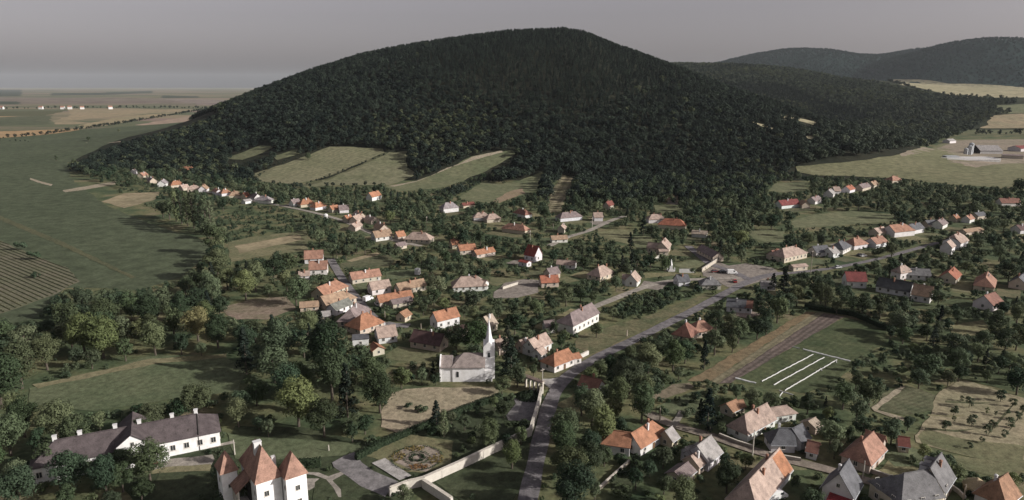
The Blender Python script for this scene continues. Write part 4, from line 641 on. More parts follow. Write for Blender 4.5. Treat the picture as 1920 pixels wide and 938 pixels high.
    ('vegetable_plot', 'plot', 1, 0.5, [(-144.9, 521.7), (-138.2, 529.9), (-145.8, 536.1), (-152.5, 527.9)]),
    ('garden_lawn', 'lawn', 1, 0.5, [(-131.4, 518.6), (-120.6, 523.0), (-116.7, 513.4), (-127.5, 509.0)]),
    ('garden_lawn', 'verge', 1, 0.5, [(-121.8, 484.9), (-118.0, 491.7), (-125.2, 495.7), (-129.0, 489.0)]),
    ('garden_lawn', 'tandry2', 1, 0.5, [(-110.7, 452.8), (-107.8, 464.6), (-118.0, 467.1), (-120.9, 455.3)]),
    ('vegetable_plot', 'plot', 1, 0.5, [(-99.2, 487.7), (-89.7, 476.2), (-79.9, 484.3), (-89.4, 495.8)]),
    ('garden_lawn', 'lawn', 1, 0.5, [(-95.3, 458.5), (-86.7, 442.5), (-93.9, 438.7), (-102.4, 454.7)]),
    ('vegetable_plot', 'plot', 1, 0.5, [(-85.1, 420.0), (-74.7, 427.1), (-70.1, 420.5), (-80.6, 413.3)]),
    ('garden_lawn', 'tandry2', 1, 0.5, [(-91.8, 427.3), (-77.6, 437.0), (-82.6, 444.4), (-96.8, 434.6)]),
    ('garden_lawn', 'tangreen', 1, 0.5, [(-74.9, 429.8), (-69.1, 435.1), (-74.1, 440.6), (-79.9, 435.2)]),
    ('garden_lawn', 'tandry2', 1, 0.5, [(-71.8, 417.6), (-50.3, 413.0), (-51.9, 405.4), (-73.4, 410.0)]),
    ('garden_lawn', 'tangreen', 1, 0.5, [(-66.8, 427.5), (-43.6, 422.6), (-41.9, 430.5), (-65.1, 435.5)]),
    ('vegetable_plot', 'plot', 1, 0.5, [(209.3, 535.6), (232.5, 546.7), (237.9, 535.4), (214.7, 524.3)]),
    ('garden_lawn', 'tandry2', 1, 0.5, [(237.1, 553.0), (237.0, 541.3), (247.4, 541.2), (247.4, 553.0)]),
    ('garden_lawn', 'lawn', 1, 0.5, [(170.0, 389.2), (180.7, 392.6), (177.6, 402.8), (166.8, 399.4)]),
    ('vegetable_plot', 'plot', 1, 0.5, [(179.9, 376.9), (188.4, 381.9), (192.7, 374.4), (184.2, 369.4)]),
    ('garden_lawn', 'tandry2', 1, 0.5, [(189.1, 384.3), (204.0, 400.3), (212.8, 392.1), (197.9, 376.1)]),
    ('yard', 'yard', 1, 0.5, [(197.1, 406.1), (210.4, 412.8), (206.8, 420.1), (193.4, 413.3)]),
    ('garden_lawn', 'tangreen', 1, 0.5, [(209.3, 407.8), (225.2, 417.9), (218.6, 428.2), (202.8, 418.1)]),
    ('garden_lawn', 'tandry2', 1, 0.5, [(244.0, 431.9), (260.6, 438.2), (264.2, 428.8), (247.6, 422.5)]),
    ('vegetable_plot', 'plot', 1, 0.5, [(242.8, 443.8), (258.8, 449.9), (255.9, 457.6), (239.9, 451.6)]),
    ('garden_lawn', 'tangreen', 1, 0.5, [(262.4, 441.8), (276.6, 450.0), (281.2, 442.0), (267.0, 433.8)]),
    ('garden_lawn', 'tangreen', 1, 0.5, [(276.8, 467.8), (291.2, 471.6), (288.5, 481.8), (274.1, 478.0)]),
    ('garden_lawn', 'verge', 1, 0.5, [(290.4, 456.4), (302.6, 468.8), (309.0, 462.6), (296.8, 450.2)]),
    ('garden_lawn', 'lawn', 1, 0.5, [(312.7, 480.5), (320.7, 485.4), (325.4, 477.7), (317.4, 472.8)]),
    ('vegetable_plot', 'plot', 1, 0.5, [(311.4, 487.9), (318.5, 492.3), (313.5, 500.4), (306.4, 496.1)]),
    ('vegetable_plot', 'greenplot', 1, 0.5, [(329.1, 451.2), (339.3, 454.3), (336.3, 464.1), (326.1, 461.1)]),
    ('vegetable_plot', 'greenplot', 1, 0.5, [(161.6, 319.3), (173.2, 317.9), (172.1, 309.0), (160.5, 310.4)]),
    ('vegetable_plot', 'plot', 1, 0.5, [(158.5, 328.8), (172.2, 327.2), (173.3, 336.0), (159.5, 337.7)]),
    ('garden_lawn', 'verge', 1, 0.5, [(179.1, 319.6), (190.3, 309.5), (196.4, 316.3), (185.1, 326.4)]),
    ('vegetable_plot', 'greenplot', 1, 0.5, [(180.6, 298.6), (187.6, 292.9), (181.7, 285.7), (174.7, 291.4)]),
    ('garden_lawn', 'verge', 1, 0.5, [(224.6, 307.8), (238.4, 326.0), (245.7, 320.4), (231.9, 302.3)]),
    ('garden_lawn', 'tangreen', 1, 0.5, [(214.7, 311.3), (230.1, 331.4), (224.3, 335.8), (208.9, 315.7)]),
    ('vegetable_plot', 'greenplot', 1, 0.5, [(198.2, 289.1), (210.0, 296.4), (204.6, 305.0), (192.8, 297.7)]),
]
ROADS = [
    ('road', 'asphalt', 5, 4.6, [(1.7, 132.4), (3.5, 143.2), (5.5, 157.0), (7.5, 170.3), (9.4, 183.4), (11.8, 196.2), (14.8, 207.4), (19.4, 217.2), (26.2, 226.8), (32.8, 234.7), (47.0, 249.8), (63.2, 268.0), (81.8, 288.9), (101.9, 313.0), (118.4, 332.2), (131.7, 343.1), (142.9, 347.3)]),
    ('road', 'asphalt', 4, 3.6, [(131.7, 343.1), (150.2, 348.3), (170.3, 355.9), (202.5, 374.4), (231.6, 394.7), (264.8, 418.8)]),
    ('street', 'asphaltpale', 5, 4.2, [(-49.7, 265.4), (-54.3, 269.3), (-59.9, 278.8), (-71.3, 302.9), (-85.3, 335.1), (-95.4, 360.3), (-101.9, 376.8)]),
    ('street', 'asphaltpale', 6, 4.5, [(-51.8, 268.7), (-47.6, 266.1), (-41.5, 265.4)]),
    ('side_road', 'gravel', 5, 4.0, [(15.1, 265.4), (23.4, 274.7), (32.4, 285.9), (46.2, 301.3), (59.8, 316.5), (71.6, 328.3), (82.7, 333.1), (99.3, 335.1), (116.0, 337.1)]),
    ('lane', 'gravel', 5, 4.5, [(22.6, 408.5), (34.1, 432.7), (48.8, 449.2), (61.0, 470.6), (73.6, 494.1), (84.2, 506.7)]),
    ('dirt_lane', 'dirtlane', 5, 3.6, [(40.5, 189.1), (44.0, 183.4), (49.2, 179.2), (56.2, 174.7), (63.0, 168.3), (70.9, 162.9), (78.9, 158.7), (84.9, 154.3), (90.9, 150.5), (97.4, 146.0), (103.2, 141.2)]),
    ('lane', 'gravel', 6, 1.8, [(46.1, 180.8), (48.8, 185.7), (50.8, 189.8)]),
    ('street', 'asphalt', 4, 4.5, [(119.1, 334.1), (115.1, 351.5), (107.5, 364.9), (107.4, 384.3), (106.7, 408.5)]),
    ('village_street', 'gravel', 4, 4, [(-422.8, 771.4), (-350.3, 685.1), (-312.8, 655.6), (-256.0, 609.5), (-215.0, 574.7), (-168.4, 538.6), (-124.0, 494.1), (-95.5, 449.2), (-73.6, 423.3), (-55.0, 408.5)]),
    ('dirt_lane', 'path', 4, 2, [(74.3, 160.8), (72.5, 163.4)]),
]
MANOR = (-100.23, 165.07, 26.45, 42.60)
GABLE_X = 0.9
CHIMNEYS = [-16.29, -10.83, -2.98, 2.55, 10.36, 16.17]
DRAIN_X = 16.11
CASTLE = (-55.67, 134.49)
CHURCH = (-15.32, 215.22)
WALLRUNS = [
    ('boundary_wall', 'long whitewashed park wall from the road corner down to the castle drive', [(9.8, 205.6), (8.1, 192.9), (5.1, 175.4), (-4.6, 166.4), (-13.3, 158.1), (-21.5, 150.8), (-25.1, 149.2), (-28.9, 146.4)], 2.3, 0.6, (0.5, 0.47, 0.42)),
    ('boundary_wall', 'shorter whitewashed wall branching off the park wall at the bottom', [(-21.4, 149.8), (-18.3, 146.7), (-14.1, 142.4)], 2.2, 0.7, (0.52, 0.5, 0.46)),
    ('garden_wall', 'low white wall right of the orange corner house at the junction', [(22.9, 229.7), (27.6, 235.0)], 1.5, 0.4, (0.52, 0.505, 0.48)),
    ('garden_wall', 'pale diagonal wall at the crossroads square', [(99.3, 349.3), (113.4, 370.5)], 1.8, 0.5, (0.42, 0.38, 0.32)),
    ('garden_wall', 'low white wall beside the pink and orange house behind the monument', [(74.1, 363.6), (83.6, 380.2)], 1.6, 0.4, (0.5, 0.49, 0.45)),
    ('garden_fence', 'pale low garden wall running down left of the orange L-shaped house', [(21.1, 148.8), (25.5, 154.7), (30.3, 161.1)], 0.9, 0.3, (0.36, 0.32, 0.26)),
    ('garden_fence', 'low grey yard wall along the lane below the slate-roofed house', [(67.6, 164.7), (71.1, 163.0), (74.7, 161.6)], 1.1, 0.25, (0.34, 0.31, 0.28)),
    ('garden_fence', 'low yard wall along the upper side of the lane before the pale pink roof', [(57.5, 174.9), (61.3, 170.9), (64.5, 168.5)], 1.0, 0.25, (0.33, 0.29, 0.25)),
    ('garden_fence', 'low wall between the lane and the terracotta house', [(90.1, 156.8), (92.2, 154.7), (94.3, 152.7)], 1.1, 0.25, (0.36, 0.31, 0.27)),
    ('garden_fence', 'pale yard wall beside the tall pale pole at the bottom right', [(106.0, 151.2), (106.7, 147.4), (106.5, 144.6)], 1.0, 0.25, (0.4, 0.37, 0.33)),
    ('garden_wall', 'white garden wall below the broad pale house by the bare yard', [(-4.4, 317.4), (2.8, 325.7)], 1.2, 0.4, (0.46, 0.43, 0.38)),
]
HEDGES = [
    ('clipped_hedge', 'long straight clipped hedge along the castle park path', 'hedge', 'hedge', [(-40.5, 162.3), (-35.1, 169.4), (-27.0, 177.7), (-20.2, 184.1), (-12.8, 191.2), (-3.7, 198.8)], 1.3, 2.0),
    ('clipped_hedge', 'short dark upright hedge behind the castle lawn', 'hedge', 'hedge', [(-55.6, 159.2), (-52.0, 159.0), (-48.9, 159.5)], 1.5, 2.3),
    ('clipped_hedge', 'low dark hedge along the lower edge of the parking lot', 'hedge', 'hedge', [(-1.4, 181.5), (5.5, 181.1)], 1.0, 1.2),
    ('clipped_hedge', 'dark hedge above the flower strip below the right-hand gardens', 'hedge', 'hedge', [(128.1, 288.8), (144.9, 278.6), (149.7, 260.2)], 2.5, 2.2),
    ('vine_row', 'vine row on the brown vineyard slope, nearest to the wood', 'vine row', 'vine', [(-231.0, 279.7), (-221.0, 272.1)], 0.42, 0.42),
    ('vine_row', 'vine row on the brown vineyard slope, second nearest to the wood', 'vine row', 'vine', [(-236.9, 287.4), (-220.3, 274.9)], 0.42, 0.42),
    ('vine_row', 'vine row on the brown vineyard slope, third nearest to the wood', 'vine row', 'vine', [(-242.7, 295.0), (-219.6, 277.6)], 0.42, 0.42),
    ('vine_row', 'vine row on the brown vineyard slope, fourth nearest to the wood', 'vine row', 'vine', [(-248.6, 302.7), (-218.9, 280.4)], 0.42, 0.42),
    ('vine_row', 'vine row on the brown vineyard slope, fifth nearest to the wood', 'vine row', 'vine', [(-254.5, 310.4), (-218.4, 283.2)], 0.42, 0.42),
    ('vine_row', 'vine row on the brown vineyard slope, sixth nearest to the wood', 'vine row', 'vine', [(-260.4, 318.1), (-217.8, 286.1)], 0.42, 0.42),
    ('vine_row', 'vine row on the brown vineyard slope, seventh nearest to the wood', 'vine row', 'vine', [(-266.2, 325.8), (-217.3, 288.9)], 0.42, 0.42),
    ('vine_row', 'vine row on the brown vineyard slope, eighth nearest to the wood', 'vine row', 'vine', [(-272.1, 333.4), (-216.8, 291.8)], 0.42, 0.42),
    ('vine_row', 'vine row on the brown vineyard slope, ninth nearest to the wood', 'vine row', 'vine', [(-278.0, 341.1), (-216.3, 294.7)], 0.42, 0.42),
    ('vine_row', 'vine row on the brown vineyard slope, tenth nearest to the wood', 'vine row', 'vine', [(-283.9, 348.8), (-215.8, 297.5)], 0.42, 0.42),
    ('vine_row', 'vine row on the brown vineyard slope, eleventh nearest to the wood', 'vine row', 'vine', [(-289.7, 356.5), (-215.3, 300.4)], 0.42, 0.42),
    ('vine_row', 'vine row on the brown vineyard slope, twelfth nearest to the wood', 'vine row', 'vine', [(-295.6, 364.2), (-214.7, 303.2)], 0.42, 0.42),
    ('vine_row', 'vine row on the brown vineyard slope, twelfth farthest from the wood', 'vine row', 'vine', [(-301.5, 371.8), (-214.2, 306.1)], 0.42, 0.42),
    ('vine_row', 'vine row on the brown vineyard slope, eleventh farthest from the wood', 'vine row', 'vine', [(-307.4, 379.5), (-214.3, 309.4)], 0.42, 0.42),
    ('vine_row', 'vine row on the brown vineyard slope, tenth farthest from the wood', 'vine row', 'vine', [(-313.2, 387.2), (-214.5, 312.8)], 0.42, 0.42),
    ('vine_row', 'vine row on the brown vineyard slope, ninth farthest from the wood', 'vine row', 'vine', [(-319.1, 394.9), (-214.7, 316.3)], 0.42, 0.42),
    ('vine_row', 'vine row on the brown vineyard slope, eighth farthest from the wood', 'vine row', 'vine', [(-325.0, 402.6), (-215.0, 319.7)], 0.42, 0.42),
    ('vine_row', 'vine row on the brown vineyard slope, seventh farthest from the wood', 'vine row', 'vine', [(-330.9, 410.2), (-215.2, 323.1)], 0.42, 0.42),
    ('vine_row', 'vine row on the brown vineyard slope, sixth farthest from the wood', 'vine row', 'vine', [(-336.7, 417.9), (-215.4, 326.6)], 0.42, 0.42),
    ('vine_row', 'vine row on the brown vineyard slope, fifth farthest from the wood', 'vine row', 'vine', [(-342.6, 425.6), (-215.7, 330.0)], 0.42, 0.42),
    ('vine_row', 'vine row on the brown vineyard slope, fourth farthest from the wood', 'vine row', 'vine', [(-348.5, 433.3), (-219.4, 336.1)], 0.42, 0.42),
    ('vine_row', 'vine row on the brown vineyard slope, third farthest from the wood', 'vine row', 'vine', [(-354.4, 441.0), (-227.0, 345.1)], 0.42, 0.42),
    ('vine_row', 'vine row on the brown vineyard slope, second farthest from the wood', 'vine row', 'vine', [(-340.7, 433.9), (-234.7, 354.1)], 0.42, 0.42),
    ('vine_row', 'vine row on the brown vineyard slope, farthest from the wood', 'vine row', 'vine', [(-324.7, 425.1), (-307.9, 412.5)], 0.42, 0.42),
]
ISLAND = (5.4, 199.7)
PARTERRE = (-24.8, 163.3)
GATE = [(4.5, 207.5), (9.6, 202.9)]
MONUMENT = (83.4, 351.1)
PICKET = [(87.3, 347.8), (94.9, 347.8)]
STRIPS = [
    ((104.7, 242.7), (106.6, 240.9), 0.36, 'short white strip at the upper left end of the vegetable plot'),
    ((107.6, 240.2), (119.7, 228.7), 0.98, 'long white strip across the upper end of the vegetable plot'),
    ((82.2, 211.6), (109.1, 235.1), 0.32, 'upper of three long white strips running down the vegetable plot'),
    ((85.1, 208.8), (111.8, 232.3), 0.32, 'middle of three long white strips running down the vegetable plot'),
    ((87.1, 204.6), (115.3, 230.0), 0.36, 'lower of three long white strips running down the vegetable plot'),
    ((74.4, 214.3), (80.0, 210.2), 1.05, 'white strip across the lower left end of the vegetable plot'),
    ((85.4, 204.6), (88.6, 201.3), 0.43, 'short white strip at the lowest end of the vegetable plot'),
    ((86.0, 203.4), (83.5, 199.6), 0.29, 'tiny white strip bent off the lowest one on the vegetable plot'),
    ((106.3, 222.3), (105.7, 219.9), 0.25, 'tiny white side strip beside the lower long strip'),
    ((115.0, 229.6), (114.0, 227.1), 0.25, 'tiny white side strip at the top of the lower long strip'),
]
STRAW = [
    (111.8, 148.8, 2.9, 3.4, 'round straw-thatched garden hut near the bottom right corner'),
    (109.5, 285.5, 2.6, 4.2, 'round cream straw stack right of the slate blue roofed house'),
]
FARM = (640.7, 974.4)
BUNKER = (565.8, 862.1)
BARN = (683.49, 1003.9, -6.9, 0.0)
BARN_DIM = (29.63, 30, 4.5, 11)
POLES = [
    (42.8, 183.5, 4.5, 'pole rising behind the bright orange L-shaped house', 0),
    (63.3, 164.7, 7.6, 'tall pale pole in front of the pale pink house above the lane', 1),
    (106.0, 144.4, 4.3, 'pole left of the straw hut at the bottom right', 0),
    (87.1, 154.0, 4.8, 'pale pole right of the white gabled house with red awning', 1),
    (-57.2, 455.9, 9.5, 'pole standing before the dark trees behind the large pink house', 0),
    (-89.7, 388.8, 6.7, 'pole beside the small plots at the top of the left street', 0),
    (-87.9, 484.5, 4.9, 'pole above the large tan roofs', 0),
    (-98.6, 378.1, 4.0, 'pole at the upper end of the left street', 0),
    (-73.2, 165.2, 4.4, 'slim pale pole between manor house and castle', 1),
    (9.6, 202.5, 8.7, 'tall white pole beside the church gateway', 1),
    (-28.9, 288.0, 4.0, 'pole behind the two-storey white house', 1),
    (-36.4, 262.0, 2.4, 'pole behind the maroon-roofed house', 0),
    (47.5, 358.6, 2.2, 'pole beside the pale pink pyramid roof', 1),
    (-53.0, 274.3, 3.5, 'pole at the bend of the left street', 0),
    (27.5, 452.2, 5.4, 'pole left of the small cream cottage by the upper road', 0),
    (55.0, 465.5, 7.1, 'pole beside the pink-roofed white house on the upper road', 1),
    (11.2, 416.4, 8.2, 'pale pole behind the vivid red roof', 1),
    (55.4, 176.5, 2.2, 'pole on the upper side of the dirt lane', 0),
    (154.9, 346.3, 12.4, 'pole in front of the slate roof by the crossroads', 0),
    (-48.9, 167.2, 1.8, 'short pale post on the castle lawn', 1),
    (44.8, 254.1, 2.6, 'post on the verge of the main road', 0),
    (377.2, 558.7, 6.6, 'pale pole in the dark trees at the upper right', 1),
    (44.6, 253.8, 2.5, 'pole on the verge beside the main road', 0),
]
VEHICLES = [
    (62.4, 145.3, 20, 'white', (0.75, 0.75, 0.74), True, 'white delivery van parked beside the large steep pale roof'),
    (105.8, 348.1, 10, 'dark_red', (0.12, 0.03, 0.03), False, 'dark red car parked on the crossroads square'),
    (109.8, 347.5, 5, 'black', (0.03, 0.03, 0.035), False, 'black car parked on the crossroads square'),
    (113.8, 345.1, 0, 'white', (0.75, 0.75, 0.74), True, 'white van parked on the crossroads square'),
    (110.4, 329.7, 80, 'red', (0.35, 0.04, 0.04), False, 'small red car crossing the crossroads square'),
    (-65.2, 299.6, 60, 'white', (0.75, 0.75, 0.74), True, 'white van parked at the edge of the left street'),
    (-59.7, 292.7, 120, 'silver', (0.45, 0.45, 0.46), False, 'silver car parked by the very long orange roof'),
    (-93.0, 160.3, 15, 'dark_red', (0.12, 0.03, 0.03), False, 'dark red car parked before the long manor house'),
    (-91.0, 161.6, 15, 'white', (0.75, 0.75, 0.74), False, 'white car parked before the long manor house'),
    (198.8, 383.8, 25, 'black', (0.03, 0.03, 0.035), False, 'black car parked by the terracotta and pink pyramid roof'),
    (200.0, 382.2, 25, 'white', (0.75, 0.75, 0.74), False, 'white car parked by the terracotta and pink pyramid roof'),
    (173.7, 356.5, 20, 'silver', (0.45, 0.45, 0.46), False, 'silver car on the road before the right-hand row'),
]
TANKS = [
    (-136.7, 499.5, 'white tank among dark trees below the long street'),
    (-48.7, 344.8, 'small white tank on the lawn right of the topmost terracotta house'),
]
FAR_HOUSES = [
    (-2077.2, 2872.1, 15, 11, 7),
    (-1916.7, 2872.1, 15, 11, 8),
    (-1828.5, 2872.1, 15, 11, 8),
    (-1799.1, 2872.1, 15, 11, 9),
    (-1749.1, 2872.1, 15, 11, 8),
    (-1634.5, 2872.1, 15, 11, 9),
]
TREE_LINES = [
    ('dark hedgerow running across the far-left fields', [(-923.8, 1239.0), (-927.9, 1266.1), (-915.6, 1366.6), (-946.2, 1538.0), (-970.9, 1718.8), (-1030.9, 1971.6), (-1100.5, 2287.9), (-1237.6, 2872.1), (-1103.7, 2771.2)], 9, 9),
    ('row of dark trees along the far village', [(-2094.3, 2837.7), (-1913.0, 2925.3), (-1684.9, 2999.5), (-1334.4, 2943.5), (-1053.1, 2787.5)], 13, 14),
    ('dark bushes at the near edge of the far-left fields', [(-907.1, 1216.3), (-866.9, 1216.3), (-821.5, 1197.4)], 5, 9),
    ('straight row of dark trees behind the far right farm', [(906.0, 1366.6), (953.0, 1376.2), (1010.7, 1381.1), (1071.9, 1381.1)], 13, 8),
    ('dark trees along the upper edge of the right meadow', [(1478.3, 2799.3), (1379.6, 2416.2), (1434.5, 2330.2), (1528.7, 2283.2), (1596.7, 2237.6)], 14, 12),
    ('thin hedgerow crossing the pale hillside hay field', [(-265.3, 703.5), (-263.1, 757.4), (-251.1, 804.0), (-224.9, 825.4)], 5, 9),
    ('trees along the lower edge of the hillside hay fields', [(-248.7, 679.2), (-204.9, 648.9), (-167.7, 661.8), (-125.8, 668.4)], 7, 7),
    ('hedge line between two hillside hay fields', [(-208.6, 648.9), (-196.0, 712.0), (-168.6, 764.2), (-143.5, 806.5)], 3.5, 7),
]
PLACES = [
    (-128.4, 218.5, 'the lawn by the wood'),
    (-24.9, 162.1, 'the flower garden'),
    (2.4, 189.1, 'the parking lot'),
    (94.0, 223.0, 'the white row covers'),
    (128.2, 180.8, 'the dry field'),
    (-251.1, 349.4, 'the vineyard'),
    (-215.2, 459.6, 'the poplar grove'),
    (-152.3, 418.8, 'the tan field strip'),
    (-113.9, 287.4, 'the bare field patch'),
    (93.6, 248.6, 'the ploughed strip'),
    (69.1, 295.0, 'the roadside verge'),
    (-21.7, 199.9, 'the dry churchyard meadow'),
    (242.2, 498.2, 'the long right-hand pasture'),
    (-4.0, 153.3, 'the walled lawn'),
    (104.2, 194.4, 'the small gardens'),
    (28.6, 201.9, 'the main road bend'),
    (-55.8, 163.4, 'the castle lawn'),
    (-180.3, 478.2, 'the scrub below the street'),
    (138.4, 519.9, 'the forest edge houses'),
    (189.0, 260.4, 'the gardens at the right edge'),
]
HILL_EDGE = [(-567.3, 869.3), (-501.6, 781.2), (-453.9, 743.3), (-433.4, 791.2), (-368.4, 757.1), (-295.6, 681.2), (-253.4, 681.2), (-193.4, 622.0), (-154.7, 622.0), (-137.3, 681.2), (-96.7, 622.0), (-45.2, 580.2), (18.0, 577.4), (58.5, 577.4), (101.0, 538.6), (137.1, 531.5), (176.8, 538.6), (244.2, 655.6), (310.9, 757.9), (470.0, 900.0), (560.0, 1100.0), (700.0, 1400.0), (900.0, 1700.0), (900.0, 2300.0), (300.0, 2500.0), (-400.0, 2450.0), (-720.0, 2200.0), (-760.0, 1800.0), (-640.0, 1400.0), (-451.9, 1104.5), (-520.5, 1033.6), (-578.2, 993.3), (-587.0, 914.8)]
SLOPE_EDGE = [(420.0, 1050.0), (311.4, 762.4), (413.4, 815.3), (511.7, 902.2), (710.3, 1161.2), (827.2, 1306.2), (1027.2, 1551.8), (1112.2, 1667.8), (1335.6, 1876.7), (1567.1, 2199.4), (1509.0, 2250.0), (1379.5, 2290.4), (1330.9, 2392.9), (1310.1, 2569.6), (1229.1, 2738.0), (1400.0, 3600.0), (400.0, 3600.0), (350.0, 2300.0), (880.0, 2300.0), (880.0, 1720.0), (680.0, 1420.0), (540.0, 1120.0)]
